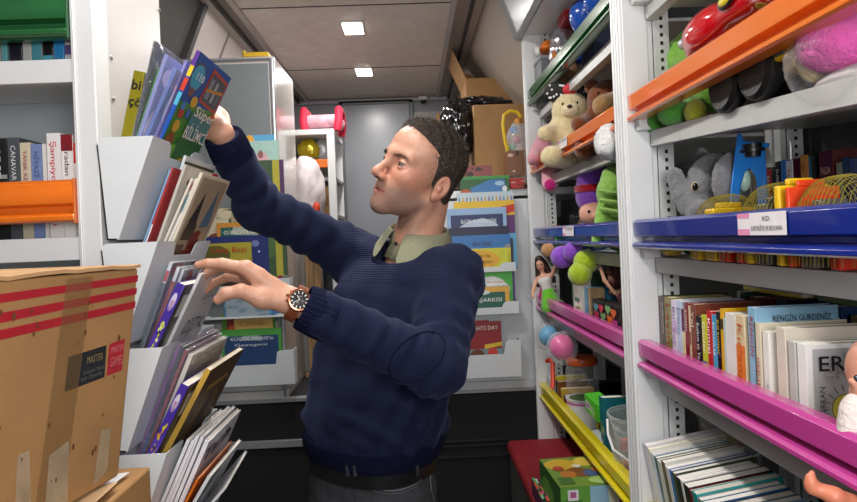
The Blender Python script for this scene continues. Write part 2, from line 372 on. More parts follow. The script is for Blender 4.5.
for i in range(5): pocket(unit_l, (XL+.005, 1.10, PZ[i]), .285, .18, .029, .097)
# -------------------------------------------------- display stands on the raised deck
t = thing('display_cabinet', 'tall grey display cabinet with an aluminium frame behind the raised arm', 'cabinet', (0, 0, 0)); cab_l = t
xr = -.535; zt = CZ+.775
MB().box(-1.05, xr-.004, YB+.02, YB+.43, ZP, zt, M('#c3bdb9', .14, var=.02, coat=.4)).build('body', t, .004)
MB().box(-1.03, xr-.03, YB+.012, YB+.022, ZP+.05, zt-.03, M('#73787b', .45, var=.03)).build('front_panel', t)
MB().box(-1.03, xr-.032, YB+.010, YB+.013, ZP+.04, CZ-.32, M('#c9c5c1', .45, var=.03)).build('lower_panel', t)
fm = M('#b4b7bb', .25, metal=.5, var=.02)
fr = MB().tube([(xr-.012, YB+.012, ZP+.01), (xr-.012, YB+.012, zt-.012), (-1.05, YB+.012, zt-.012)], .0105, fm, n=10)
fr.build('frame', t)
MB().box(-1.05, xr-.0, YB+.004, YB+.03, ZP, ZP+.035, M('#d0cecb', .35)).build('plinth', t)
q = at(279.5, 167, Y=YB)
MB().tube([(q.x+.004, YB+.006, q.z), (q.x+.004, YB-.02, q.z-.006), (q.x-.01, YB-.024, q.z-.012)], .005, M('#c8cacc', .2, metal=.8)).build('latch', t)
R90 = rotz(-90)
def stand_pocket(parent, px0, px1, pyt, h, wb, wt):
    a = at(px0, pyt, Y=YB-wt); b = at(px1, pyt, Y=YB-wt); z = b.z-h
    pocket(parent, (a.x, YB+.008, z), b.x-a.x, h, wb, wt, R90, .31, min(.055, h*.45)); return (a.x, b.x, z, z+h)
LP = [stand_pocket(cab_l, 196, x1, pyt, h, wb, wt) for pyt, x1, h, wb, wt in ((262, 286, .06, .026, .034), (278, 289, .05, .066, .076), (313, 291, .014, .074, .076), (350, 293, .14, .060, .076))]
t = thing('display_stand', 'low white display panel of picture books right of the standing man', 'display stand', (0, 0, 0)); stand_r = t
pr = at(532, 198, Y=YB)
MB().box(.02, .545, YB+.01, YB+.035, ZP+.0, pr.z, M('#cdd0d3', .35, var=.02)).build('back_board', t, .003)
MB().box(.02, .545, YB-.01, YB+.01, ZP+.002, ZP+.034, M('#c7c9ca', .35, metal=.2)).build('bottom_rail', t, .002)
MB().tube([at(527, 296, Y=YB+.004), at(540, 308, Y=YB-.004)], .004, W).build('brace', t)
RP = [stand_pocket(stand_r, 430, x1, pyt, h, wb, wt) for pyt, x1, h, wb, wt in ((240, 514, .06, .050, .058), (262, 516, .036, .086, .09), (301, 519, .05, .088, .094), (340, 521, .15, .066, .082))]
# ------------------------------------------------------------------- books
RS = rotz(-90)           # spine toward the aisle on the right-hand shelves, or cover toward the camera
def book(loc, R, t, d, h, col, label, group, pcol='#e9e3d3', title=None, tc='#f4f0e6', bands=(), front=None, ftext=(), up=False, tz=.92, th=.5, film=False, soft=True, tw=None):
    o = thing('book', label, 'book', loc, R, group); c = .0012 if soft else .002; m = gloss(col)
    cv = MB(); cv.box(0, c, 0, d, 0, h, m); cv.box(t-c, t, 0, d, 0, h, m); cv.box(c, t-c, 0, c, 0, h, m)
    cv.build('cover', o, .0004 if t > .008 else 0)
    MB().box(c, t-c, c, d-.0025, .0015, h-.0015, M(pcol, .85, var=.1, vs=250)).build('page_block', o)
    if bands:
        b = decor('spine_print', o, (0, 0, 0), (t, 0, 0), (0, 0, h), [('r', .02, z0, .98, z1, cc) for z0, z1, cc in bands])
    if title:
        L = h*.8 if tw is None else tw
        if up: text(o, title, (t*(.5+th/2), 0, h*(1-tz)), (0, 0, 1), (-1, 0, 0), t*th, tc, 'spine_title', lift=.0014, w=min(L, t*th*len(title)*.95))
        else: text(o, title, (t*(.5-th/2), 0, h*tz), (0, 0, -1), (1, 0, 0), t*th, tc, 'spine_title', lift=.0014, w=min(L, t*th*len(title)*.95))
    if front: decor('cover_art', o, (t, 0, 0), (0, d, 0), (0, 0, h), front)
    for s, x, z, hh, cc, w in ftext:
        text(o, s, (t, d*x, h*z), (0, 1, 0), (0, 0, 1), h*hh, cc, 'cover_title', lift=.0045 if front and len(front) > 15 else .003, w=d*w if w else None)
    if film: MB().box(-.0012, t+.0012, -.0012, d+.001, .0, h+.001, clearfilm('#eef0ff', .1)).build('clear_wrap', o)
    return o
def art(*cols, n=14, seed=0, base=None):
    "loose picture-book art: rounded patches of the cover's own colours"
    r = random.Random(seed); L = [('r', 0, 0, 1, 1, base or cols[0])]
    for i in range(n):
        x, y = r.random(), r.random(); a, b = .05+.14*r.random(), .04+.1*r.random()
        x = min(max(x, a), 1-a); y = min(max(y, b), 1-b)
        L.append(('e', x, y, a, b, r.choice(cols)))
    return L
# ---- near right unit, pink rail: one row, from the post toward the camera
XS = .542; zb = BOARD['pink']
row = [  # px of left and right edge of the spine, py of its top, colour, depth, spine title, title colour, bands, words for the label
 (660.5, 663, 296.5, '#5a4636', .13, None, '', (), 'thin brown book first in the row, against the white post'),
 (663, 665.7, 296, '#1d1b1a', .14, 'SIYAH KUTU', '#d8d2c2', (), 'thin black book with pale spine letters, second from the post'),
 (665.7, 672.5, 297, '#7d7423', .13, 'Lavinia', '#a5361f', ((.0, .1, '#5c5418'),), 'olive yellow book with a red spine title near the post'),
 (672.5, 677.5, 300, '#d9d2e2', .13, 'Bir Yaz', '#8b6aa8', ((.6, .75, '#c7a9cf'),), 'pale lilac book right of the olive yellow one'),
 (677.5, 682.5, 301, '#b9c8e0', .13, 'Deniz', '#51618e', (), 'pale blue book with white pages left of the short purple and cream one'),
 (682.5, 685.5, 309, '#d8cc9a', .12, None, '', ((.72, 1, '#5c2257'),), 'short cream book with a purple spine top'),
 (685.5, 689.5, 303, '#7e1e2a', .13, 'ROMAN', '#e9c8c0', (), 'dark wine red book between the cream and the brown book'),
 (689.5, 691.5, 306, '#d6c39d', .12, None, '', ((.55, .7, '#8a5a42'),), 'narrow beige book with a brown patch on its spine'),
 (691.5, 696.5, 304, '#7d4334', .13, 'Yol', '#e8d7c5', (), 'reddish brown book left of the black one with white lettering'),
 (696.5, 701.8, 316, '#16161a', .12, 'Suskun ve Yorgun Kent', '#e9e9e6', (), 'black book with white spine lettering between brown and yellow spines'),
 (702.3, 707.5, 315, '#c9ca35', .12, 'Günler', '#fff7e8', ((0, .35, '#c8281f'), (.36, .46, '#2748a0')), 'yellow green book with a red lower spine'),
 (707.5, 712.6, 311, '#c22a2c', .13, 'Kırmızı', '#ffffff', (), 'bright red book beside the sky blue one on the pink railed shelf'),
 (712.6, 717, 315, '#4d9cc9', .12, 'ROMANLAR', '#dff1fb', (), 'sky blue slim book between red and black spines'),
 (717, 721, 312, '#17161a', .12, 'SUZ ROMAN', '#e8c51c', (), 'black slim book with yellow spine lettering'),
 (721, 724, 309, '#d9a81f', .13, None, '', ((.8, .9, '#3a2c10'),), 'slim golden yellow book beside the black one with yellow lettering'),
 (724, 726, 318, '#b9cfcf', .12, None, '', (), 'very thin pale teal book beside the golden yellow one'),
 (726, 736, 313, '#e4e2de', .12, None, '', ((0, .22, '#4b4a33'), (.22, .36, '#c23b32')), 'thick white book with red and olive bands low on its spine'),
 (736, 745, 315, '#dcc6a0', .125, 'Kırlangıç', '#c4602a', ((.05, .72, '#dd7a2e'),), 'cream book with an orange strip down its spine'),
]
for x0, x1, yt, col, d, ti, tc, bands, lab in row:
    ya, yb_ = at(x0, 340, X=XS).y, at(x1, 340, X=XS).y; zt = at(x0, yt, X=XS).z
    book((XS, ya-.0003, zb+.0005), RS, ya-yb_-.0006, d, zt-zb, col, lab, 'row of books on the pink-railed near shelf', title=ti, tc=tc or '#ffffff', bands=bands)
def nearbook(px, yt, t, d, col, lab, dx=0, **k):
    q = at(px, yt, X=XS+dx); book((XS+dx, q.y, zb+.0005), RS, t, d, q.z-zb, col, lab, 'row of books on the pink-railed near shelf', **k); return q
nearbook(747.5, 307, .022, .135, '#8db9d4', 'light blue book lettered RENGİN GÜRDENİZ across its front', title='RENGİN', tc='#b3272b', ftext=[('RENGİN GÜRDENİZ', .2, .885, .052, '#101114', .7)])
nearbook(753.5, 322, .018, .14, '#ddd5bd', 'cream book with a red script spine just in front of the light blue one', title='Yıldızlardan', tc='#a32b2f', up=True)
nearbook(762.5, 331, .016, .05, '#eceae4', 'narrow white book with grey spine letters and a red tick mark', title='Sessiz Ev', tc='#8b8b8b', up=True)
nearbook(776, 327, .022, .16, '#ddd2c3', 'broad cream book behind the grey one with a sun drawing', title='V', tc='#b3272b', up=True, tz=.88)
nearbook(788, 341, .016, .14, '#c3c2bd', 'grey-white paperback pressed against the back of the sun drawing book', dx=.0)
SX, SZ = .40, .42
sun = [('r', 0, 0, 1, 1, '#f0efec'), ('r', .06, .0, 1, .96, '#b9babb'), ('e', SX, SZ, .160, .135, '#3c3d30'), ('e', SX, SZ, .153, .130, '#d7d04a')]
for a in range(18):
    an = a*math.pi/9; c_, s_ = math.cos(an), math.sin(an); w = .004
    sun.append(('p', [(SX+c_*.19-s_*w, SZ+s_*.16+c_*w*.8), (SX+c_*.19+s_*w, SZ+s_*.16-c_*w*.8), (SX+c_*.26+s_*w, SZ+s_*.22-c_*w*.8), (SX+c_*.26-s_*w, SZ+s_*.22+c_*w*.8)], '#3c3d40'))
sun += [('p', [(SX-.05, .26), (SX+.05, .26), (SX+.07, .44), (SX, .475), (SX-.07, .44)], '#55565a'), ('p', [(SX-.04, .27), (SX+.04, .27), (SX+.057, .43), (SX, .462), (SX-.057, .43)], '#dcdcd8'), ('p', [(SX-.02, .16), (SX+.02, .16), (SX+.015, .27), (SX-.015, .27)], '#2b2c30'), ('p', [(SX-.1, .14), (SX-.03, .16), (SX-.02, .22), (SX-.05, .2)], '#2b2c30')]
q = nearbook(797, 343, .02, .135, '#efeeeb', 'grey book titled ERM with a yellow sun and drawn lantern', front=sun)
bk = [o for o in C.objects if o.get('label', '').startswith('grey book titled ERM')][0]
H = q.z-zb
text(bk, 'ERMİŞ', (.02, .014, H*.77), (0, 1, 0), (0, 0, 1), H*.135, '#17181b', 'cover_title', lift=.0062, bold=.008, w=.098)
text(bk, 'HALİL CİBRAN', (.02, .021, H*.12), (0, 0, 1), (0, -1, 0), H*.055, '#26272a', 'cover_title', lift=.0062)
# books of the second row behind, and the flat ones lying on the row
for i, (y, t, h, col, lab) in enumerate(((1.33, .03, .185, '#2d4636', 'dark green book standing in the second row behind the pink-railed books, farthest'),
    (1.28, .03, .178, '#57412f', 'brown book in the second row behind the pink-railed books'), (1.235, .035, .18, '#6a2030', 'dark red book in the second row behind the pink-railed books'),
    (1.185, .03, .182, '#363a54', 'slate blue book in the second row behind the pink-railed books'), (1.14, .03, .176, '#6e2a5e', 'purple book in the second row behind the pink-railed books'),
    (1.09, .035, .18, '#39413b', 'charcoal green book in the second row behind the pink-railed books'), (1.03, .03, .186, '#23406e', 'dark blue book in the second row behind the light blue one'), (.98, .03, .175, '#7a6c52', 'tan book in the second row behind the light blue one'))):
    book((.70, y, zb+.0005), RS, t, .13, h, col, lab, 'second row of books on the pink-railed near shelf')
Rf = Matrix(((0, 0, 1), (1, 0, 0), (0, 1, 0)))        # lying flat: thickness up
def flat(x, y, z, t, d, h, col, lab, group, a=0, **k):
    R = rotz(a) @ Matrix(((0, 1, 0), (0, 0, 1), (1, 0, 0)))
    return book((x, y, z), R, t, d, h, col, lab, group, **k)
g = 'books lying flat on the second row'
flat(.71, 1.12, zb+.188, .010, .14, .2, '#cfc02c', 'yellow book lying flat on top of the second row', g, front=art('#cfc02c', '#6f7a2a', seed=2, n=6))
flat(.70, 1.10, zb+.198, .006, .13, .18, '#7c86b9', 'thin blue-grey booklet lying on the flat yellow book', g)
flat(.72, .90, zb+.187, .009, .14, .19, '#5d7f5a', 'green book lying flat behind the light blue book', g)
# ---- blue rail: back row seen above the toy trucks
XB = .722; zb = BOARD['blue']
row = [(746, 749.5, 169, '#7a4327', None, '', 'brown leather look book beside the blue toy stand'), (749.5, 752, 170, '#d8c9bd', None, '', 'thin white book beside the brown one on the blue-railed shelf'),
 (752, 763, 172, '#6f6243', None, '', 'thick olive brown book left of the teal one on the blue-railed shelf'), (763, 767, 171, '#2f8ba0', None, '', 'slim teal book on the blue-railed shelf'),
 (767, 772, 170, '#c2272c', 'BEYAZ KULE', '#ffffff', 'red book with white spine letters on the blue-railed shelf'), (772, 776, 168, '#2a3340', None, '', 'dark slate book right of the red one on the blue-railed shelf'),
 (776, 781.5, 162, '#17171b', 'SUSKUN', '#f0f0f0', 'black book with white spine lettering on the blue-railed shelf'), (781.5, 787, 161, '#3a79c2', None, '', 'blue book right of the black one on the blue-railed shelf'),
 (787, 793.5, 161.5, '#dcdfe2', 'ALEV', '#c2322e', 'white book with a red word low on its spine'), (794, 801.5, 159, '#4c1a26', None, '', 'dark maroon book right of the white one with the red word'),
 (801.5, 809.5, 156, '#c98a45', 'o', '#5c3a18', 'tan orange book with an emblem on its spine'), (809.5, 812, 157, '#2e6f86', None, '', 'slim petrol blue book behind the tan orange one'),
 (820, 834, 152, '#4e1b20', None, '', 'broad maroon book with gilt title lettering'), (837, 843, 163, '#7d8065', None, '', 'grey olive book near the right picture edge'),
 (843, 850, 158, '#1c1f24', None, '', 'black book second from the right picture edge'), (850, 855, 159, '#2b3157', None, '', 'navy book at the right picture edge')]
for x0, x1, yt, col, ti, tc, lab in row:
    ya, yb_ = at(x0, 190, X=XB).y, at(x1, 190, X=XB).y; z = at(x0, yt, X=XB).z
    o = book((XB, ya-.0003, zb+.0005), RS, ya-yb_-.0006, .12, z-zb, col, lab, 'row of books on the blue-railed near shelf', title=ti, tc=tc or '#ffffff', soft=False, bands=())
    if 'broad maroon' in lab:
        t_ = ya-yb_; h_ = z-zb
        for i, s in enumerate(('FALDA', 'KEND', 'ROMAN')): text(o, s, (t_*.5, 0, h_*(.78-.12*i)), (1, 0, 0), (0, 0, 1), h_*.07, '#c9a083', 'spine_title', lift=.0014, w=t_*.7, align='c')
        decor('emblem', o, (t_*.25, 0, h_*.38), (t_*.5, 0, 0), (0, 0, h_*.12), [('e', .5, .5, .5, .5, '#c9a083'), ('e', .5, .5, .3, .3, '#4e1b20')])
    if 'tan orange' in lab: decor('cover_art', o, (ya-yb_, 0, 0), (0, .12, 0), (0, 0, z-zb), [('r', 0, 0, 1, 1, '#1d1a1a'), ('e', .3, .75, .22, .14, '#d2672a'), ('e', .55, .62, .2, .1, '#d98c34')])
# ---- yellow level of the near unit: books standing with their tops seen from above
zb = BOARD['yellow']; y = 1.350
low = [(.020, .215, .17, '#cdc6d4', 'lilac white book, first of the low row beside the post'), (.012, .212, .17, '#e0dcc4', 'cream book second in the low row beside the post'), (.020, .208, .16, '#cfd8e6', 'pale blue-white book third in the low row'),
 (.014, .206, .16, '#2d5a60', 'dark teal book fourth in the low row'), (.022, .205, .17, '#d8d6d0', 'white book with dark pictures on its cover in the low row'), (.020, .212, .165, '#6b5844', 'brown book with a black and white picture in the low row'),
 (.016, .207, .16, '#e0e0de', 'white book left of the bright blue one in the low row'), (.012, .208, .16, '#2f6cb4', 'bright blue book in the low row'), (.014, .208, .165, '#46513c', 'mossy green book in the low row'),
 (.022, .206, .15, '#1e1f22', 'thick black book in the low row'), (.010, .207, .15, '#e4e4e4', 'thin white book between two black ones in the low row'), (.024, .205, .16, '#17181b', 'black book with small white letters in the low row'),
 (.010, .203, .15, '#7c1d28', 'thin dark red book in the low row'), (.020, .206, .16, '#1f9a96', 'turquoise book in the low row'), (.016, .202, .15, '#8a8d90', 'grey book near the end of the low row'),
 (.018, .203, .15, '#24567e', 'steel blue book near the end of the low row'), (.02, .2, .15, '#32343a', 'charcoal book last in sight of the low row'), (.018, .2, .15, '#5d7d94', 'grey-blue book at the near end of the low row')]
Rl = roty(-9) @ rotz(-90)
for t_, h_, d_, col, lab in low:
    o = book((.522, y, zb+.005), Rl, t_, d_, h_, col, lab, 'low row of books under the pink rail', pcol='#e4e1da' if random.random() < .5 else '#cfcac0')
    if 'pictures' in lab or 'picture' in lab: decor('cover_art', o, (t_, 0, 0), (0, d_, 0), (0, 0, h_), [('r', 0, 0, 1, 1, '#c9c7c2'), ('e', .3, .8, .2, .1, '#1a1a1c'), ('r', .5, .6, .9, .95, '#5a4a3a')])
    y -= t_+.0012
# ---- left unit: two rows of spines facing the camera
def leftrow(base, ytop, items, group, Y=1.165):
    for x0, x1, yt, col, ti, tc, bands, lab in items:
        a, b = at(x0, (yt or ytop), Y=Y), at(x1, (yt or ytop), Y=Y); z = a.z
        book((a.x+.0004, Y, base+.0005), Matrix.Identity(3), b.x-a.x-.0008, .115, z-base, col, lab, group, title=ti, tc=tc or '#fff', bands=bands, th=.42)
leftrow(CZ+.347, -30, [(-16, -3, None, '#a3a08f', None, '', (), 'grey beige book at the left picture edge under the green rail'), (-2, 4, -26, '#5fa3a8', None, '', (), 'teal book at the left picture edge under the green rail'), (5, 19, None, '#20222c', 'SOLO', '#c2a54a', (), 'black book with a gold letter on its spine under the green rail'),
 (19.2, 28, -32, '#b5b6b2', None, '', (), 'light grey book under the green rail'), (28.2, 38.5, -28, '#8e9ea0', None, '', ((0, .3, '#4c8f9c'),), 'grey-teal book under the green rail'),
 (39, 50, -30, '#1d1a1c', 'POLİS', '#c2463c', ((0, .1, '#46a3b0'),), 'black book with red spine print under the green rail'), (50.2, 61, -28, '#2f7fb6', 'MAVİ', '#d8cd5a', (), 'bright blue book under the green rail'),
 (61.2, 68.5, -32, '#c7c7c9', None, '', ((.1, .2, '#5b4a7a'),), 'white-grey book under the green rail'), (68.7, 75.2, -30, '#3d8fa8', None, '', (), 'teal blue book against the white post under the green rail')], 'books under the green rail on the left')
leftrow(CZ+.027, 140, [(-14, 6.5, 139, '#1f2122', 'GECE', '#b9b9b4', ((.6, .64, '#8d8f8c'),), 'black book at the left picture edge above the orange rail'), (6.8, 19, 138, '#4a5055', 'CANAVAR BÜKER', '#d2d6d8', (), 'dark grey book lettered down its spine above the orange rail'),
 (19.3, 30, 143, '#c9c0a8', 'YANIK KEMER', '#9a3a52', ((0, .25, '#b8b09a'),), 'beige book with a reddish spine title above the orange rail'), (30.2, 41.5, 144.5, '#7285b3', 'NİYAZİ', '#44547f', (), 'slate blue book above the orange rail'),
 (41.7, 45.7, 144, '#d7d6d2', None, '', (), 'thin white book right of the slate blue one'), (46, 60, 133.5, '#e2dfdf', 'Şampiyonlar Parkı', '#c2283a', (), 'tall white book with a red spine title above the orange rail'),
 (60.2, 72.5, 135, '#e6e4e2', 'Oradan Çıkıl', '#5c2a38', ((.84, 1, '#7d1620'),), 'white book with a maroon spine top above the orange rail'), (72.8, 78, 143, '#e5dcd8', 'ÖYKÜ', '#c23a34', ((.78, 1, '#cf2a26'),), 'narrow white book with a red spine top against the post')], 'books above the orange rail on the left')
o = [o for o in C.objects if o.get('label', '').startswith('beige book with a reddish')][0]
# ---- magazines and books in the pockets of the left panel
PG = ['books in the topmost pocket', 'books in the second pocket', 'books and cases in the third pocket', 'books in the fourth pocket', 'magazines in the lowest pocket']
MO = [[.028, .050, .057, .063, .071, .0785, .0845], [.05, .055, .06, .067, .074, .08, .0865], [.045, .053, .061, .068, .0865], [.035, .041, .049, .055, .065, .083], [.03, .0375, .045, .0525, .062, .073, .079, .087]]   # where each crosses the pocket mouth
XT = [[-.4917, -.453, -.446, -.430, -.418, -.405, -.384], [-.445, -.440, -.432, -.425, -.418, -.411, -.402], [-.447, -.440, -.434, -.425, -.400], [-.44, -.435, -.428, -.423, -.422, -.390], [-.43, -.423, -.416, -.409, -.40, -.40, -.385, -.365]]   # side position of each top edge
def inpocket(i, top, mpx, Y, t, d, col, lab, yaw=0, **k):
    "leans out of pocket i, top corner of the spine seen at pixel top"
    tp = at(*top, X=XT[i].pop(0)); Y = max(tp.y, 1.106); tp.y = Y; d = min(d*(1.35 if i > 2 else 1), 1.381-Y)
    zm = PZ[i]+.18; mo = MO[i].pop(0); mx = XL+mo; s_ = (tp.x-mx)/(tp.z-zm); u = .174
    if s_ > 0: u = min(u, (mo-.006)/s_)
    if s_ < .378: u = min(u, max(.015, (.096-mo-t)/(.378-s_)))
    zb_ = zm-u
    b = Vector((mx-s_*(zm-zb_), Y, zb_)); v = tp-b
    R = rotz(yaw) @ roty(math.degrees(math.atan2(v.x, v.z)))
    return book(b, R, t, d, Vector((v.x, v.z)).length, col, lab, PG[i], **k)
inpocket(0, (134, 70), 129, 1.125, .020, .16, '#8a811f', 'olive yellow book lettered bi and çö at the left of the topmost pocket')
o = C.objects[-1]
bi = [o for o in C.objects if o.get('label', '').startswith('olive yellow book lettered')][0]
for s, z in (('bi', max(v.co.z for v in bi.children[0].data.vertices)-.034), ('çö', max(v.co.z for v in bi.children[0].data.vertices)-.064)): text(bi, s, (.002, 0, z), (1, 0, 0), (0, 0, 1), .018, '#1f2018', 'spine_title', lift=.0014, bold=.02)
o = inpocket(0, (154, 41), 136, 1.12, .005, .16, '#23262a', 'tall black book with a pale green letter in a clear cover', film=True, front=[('r', 0, 0, 1, 1, '#2a2c30'), ('r', 0, .2, 1, .7, '#3e4448')])
text(o, 'b', (.005, .012, .25), (0, 1, 0), (0, 0, 1), .026, '#9fb535', 'cover_title', lift=.003, bold=.02)
inpocket(0, (158, 68), 141, 1.112, .004, .17, '#3f7c48', 'slim green and white picture book in the topmost pocket', front=art('#e6ece6', '#5a9a63', seed=5))
inpocket(0, (165, 54), 145, 1.11, .006, .17, '#7d87c2', 'lilac blue picture book in a shiny clear wrap', film=True, front=art('#8f9bd8', '#5a6ab8', '#d8d2f0', '#b48a5a', seed=6))
inpocket(0, (174, 68), 152, 1.12, .006, .17, '#4a68b0', 'deep blue picture book in a shiny clear wrap', film=True, front=art('#4f74c0', '#31478c', '#c9d8f4', seed=8))
inpocket(0, (185, 60), 158, 1.14, .005, .18, '#8a86c0', 'thin violet book behind the big blue science book', front=art('#8a86c0', '#b8a8d8', seed=9), bands=((.75, .85, '#d8a8c0'),))
sup = [('r', 0, 0, 1, 1, '#4f8a3a'), ('p', [(0, .55), (1, .62), (1, 1), (0, 1)], '#1f4f9e'), ('e', .16, .80, .16, .115, '#6b4a34'), ('e', .16, .80, .145, .1, '#3f9fc0'), ('e', .15, .66, .06, .04, '#7a4a44'),
 ('p', [(.40, .63), (.96, .60), (.98, .93), (.45, .96)], '#b8401f'), ('p', [(.44, .655), (.92, .63), (.94, .90), (.49, .93)], '#4b4f58'), ('r', .50, .68, .60, .88, '#7d8590'), ('r', .66, .67, .74, .87, '#9aa3ad'), ('r', .80, .66, .87, .84, '#6a7078'), ('p', [(.46, .74), (.93, .79), (.93, .82), (.46, .77)], '#c98a35'),
 ('e', .3, .60, .085, .045, '#d8a52a'), ('e', .10, .52, .05, .04, '#3f7cc0'), ('r', .05, .42, .17, .49, '#b03a2a'), ('r', .22, .44, .32, .52, '#2f66b0'), ('e', .12, .34, .08, .05, '#d0a535'), ('e', .1, .2, .1, .07, '#8a4f2a'), ('e', .25, .12, .09, .06, '#79b23f'), ('e', .85, .45, .1, .05, '#3a6f2c'), ('r', .36, .30, .96, .52, '#3f7f86'), ('r', .30, .08, .96, .27, '#3c7040'), ('e', .65, .05, .2, .04, '#d6b43a'), ('e', .9, .56, .07, .03, '#c24f28')]
def sq(L, a=.40):
    f = lambda y: a+(1-a)*y; out = []
    for q in L:
        if q[0] == 'r': out.append(('r', q[1], f(q[2]), q[3], f(q[4]), q[5]))
        elif q[0] == 'e': out.append(('e', q[1], f(q[2]), q[3], q[4]*(1-a)*1.15, q[5]))
        else: out.append(('p', [(x, f(y)) for x, y in q[1]], q[2]))
    return [('r', 0, 0, 1, .45, '#4f8a3a')]+out
o = inpocket(0, (197, 50), 163, 1.155, .008, .19, '#2457b0', 'big blue and green science book lettered Süper Bilimci held at the top', front=sq(sup), bands=((.86, .92, '#e0c22c'), (.78, .85, '#d8401f'), (.70, .77, '#58b7d0'), (.92, 1, '#5b2f8a'), (.0, .38, '#e7e6ea')), title='Süper Bilimci', tc='#c2d24a', up=True, tz=.97)
SH = max(v.co.z for v in o.children[0].data.vertices)
for s, x, z, h, c_, w_ in (('Süper', .38, .695, .06, '#e9e6df', .6), ('BİLİMCİ', .33, .565, .07, '#e9e6df', .64), ('110', .06, .865, .04, '#f2f2f2', .2)): text(o, s, (.008, .185*x, z*SH), (0, 1, 0), (0, 0, 1), h*SH, c_, 'cover_title', lift=.0075, w=.185*w_, bold=.01)
inpocket(1, (169.5, 169), 147, 1.108, .003, .19, '#7fa6cf', 'thin blue-edged booklet leftmost in the second pocket')
inpocket(1, (172, 167), 150, 1.108, .003, .19, '#b8393c', 'thin red-backed booklet second in the second pocket', bands=((0, .6, '#d9dade'),))
inpocket(1, (184, 155), 154, 1.112, .005, .18, '#cfd6da', 'tall white book with a dark picture strip, second pocket', front=[('r', 0, 0, 1, 1, '#d6d8d6'), ('r', 0, .86, 1, .97, '#5f5a3a'), ('e', .6, .91, .2, .04, '#9a5a3a'), ('e', .3, .92, .15, .03, '#3f6a4a')])
inpocket(1, (184, 164), 160, 1.125, .005, .19, '#c9c6bd', 'pale grey book with a small red corner, second pocket', front=[('r', 0, 0, 1, 1, '#cfcbc0'), ('r', .8, .9, 1, 1, '#c2262c'), ('e', .35, .9, .2, .03, '#7a3a34')])
inpocket(1, (191, 178), 166, 1.15, .004, .17, '#e3ddd0', 'booklet with small coloured pictures, second pocket', front=art('#e3ddd0', '#3f8a9a', '#c29a3a', '#b8403a', seed=12, n=18))
inpocket(1, (196, 178), 172, 1.175, .004, .18, '#e9e8e4', 'white booklet with a green cover, second pocket', front=art('#5f8a3a', '#7ba04a', '#d8d4c8', seed=13), bands=((.1, .3, '#a83a6a'),))
wt = [('r', 0, 0, 1, 1, '#d9cdb4'), ('r', .06, .03, .95, .97, '#a8957a'), ('p', [(.15, .55), (.42, .52), (.34, .85)], '#2a2420'), ('p', [(.55, .5), (.85, .52), (.74, .9)], '#54708c'), ('e', .3, .5, .16, .06, '#3a2a22'), ('r', .12, .38, .45, .48, '#4a3a2c'), ('e', .58, .34, .2, .12, '#7c2a22'), ('e', .45, .18, .24, .1, '#8a3026'), ('r', .1, .08, .5, .13, '#54463a'), ('r', .55, .1, .9, .2, '#3c4a34'), ('r', .08, .25, .3, .34, '#6a5440'), ('e', .75, .42, .1, .05, '#c2a080')]
inpocket(1, (200, 172), 178, 1.2, .006, .19, '#dcd3c0', 'cream bordered picture book with pointed dark hats, frontmost in the second pocket', front=sq(wt, .33))
cs = lambda sd: art('#3a3f46', '#c9ccd0', '#7c3a44', '#20242a', seed=sd, n=10)
inpocket(2, (169.6, 262), 148, 1.108, .006, .16, '#c9d0d6', 'clear disc case leftmost in the third pocket', front=cs(1), film=True, bands=((.2, .85, '#39525a'), (.86, .94, '#b03a4a')))
inpocket(2, (177, 267), 153, 1.11, .006, .16, '#d6dade', 'clear disc case second from the left in the third pocket', front=cs(2), film=True, bands=((.3, .9, '#9a3040'),))
inpocket(2, (182, 269), 156, 1.115, .005, .16, '#c2c7cd', 'white and red disc case behind the purple spine, third pocket', front=cs(3), film=True, bands=((.5, .8, '#b03a3a'),))
def purple(i, top, mpx, Y, lab, cc):
    o = inpocket(i, top, mpx, Y, .015, .15, '#4a35a0', lab, front=[('r', 0, 0, 1, 1, '#2b2a30'), ('e', .5, .5, .35, .3, '#8a8f70'), ('r', .1, .75, .9, .92, '#b8b8b0')], bands=((.1, .62, '#4f3aa8'),))
    h = .001+max(v.co.z for v in o.children[0].data.vertices); L = [('e', .5, .86, .40, .07, '#8d7ab8'), ('e', .5, .87, .3, .055, '#d5cfe6'), ('p', [(.25, .87), (.75, .87), (.5, .79)], '#b98ab0')]; r = random.Random(i)
    for k in range(40):
        x, y = .2+.6*r.random(), .28+.42*r.random(); L.append(('p', [(x-.1, y), (x, y-.018), (x+.12, y+.004), (x, y+.02)], cc[k % len(cc)]))
    decor('spine_picture', o, (0, -.0006, 0), (.014, 0, 0), (0, 0, h), L, step=.00004)
purple(2, (177.5, 282), 159, 1.125, 'purple-spined case with a yellow green burst, third pocket', ('#d8d83a', '#b8c83a', '#2a2430', '#f0eca0'))
o = inpocket(2, (199, 273), 177, 1.195, .006, .16, '#d3d2d6', 'white book with slanted black title gripped by the lower hand', front=[('r', 0, 0, 1, 1, '#cbc9ce'), ('e', .35, .26, .18, .06, '#5a6a4a'), ('e', .45, .22, .1, .05, '#3a4434'), ('r', .3, .46, .75, .475, '#8a8a90')])
HW = max(v.co.z for v in o.children[0].data.vertices)
text(o, 'DİJİTAL', (.006, .03, HW*.60), (0, 1, 0), (0, 0, 1), .030, '#2a2a30', 'cover_title', lift=.003, shear=.3, w=.11)
text(o, 'yaşam ve dil', (.006, .06, HW*.82), (0, 1, 0), (0, 0, 1), .009, '#55555c', 'cover_title', lift=.003, w=.06)
inpocket(3, (178, 345), 149, 1.108, .004, .15, '#6a2f7c', 'thin violet book leftmost in the fourth pocket', film=True)
inpocket(3, (181, 346), 152, 1.108, .006, .15, '#1f2338', 'navy and black book second in the fourth pocket', film=True, bands=((.1, .4, '#2f4a7c'),))
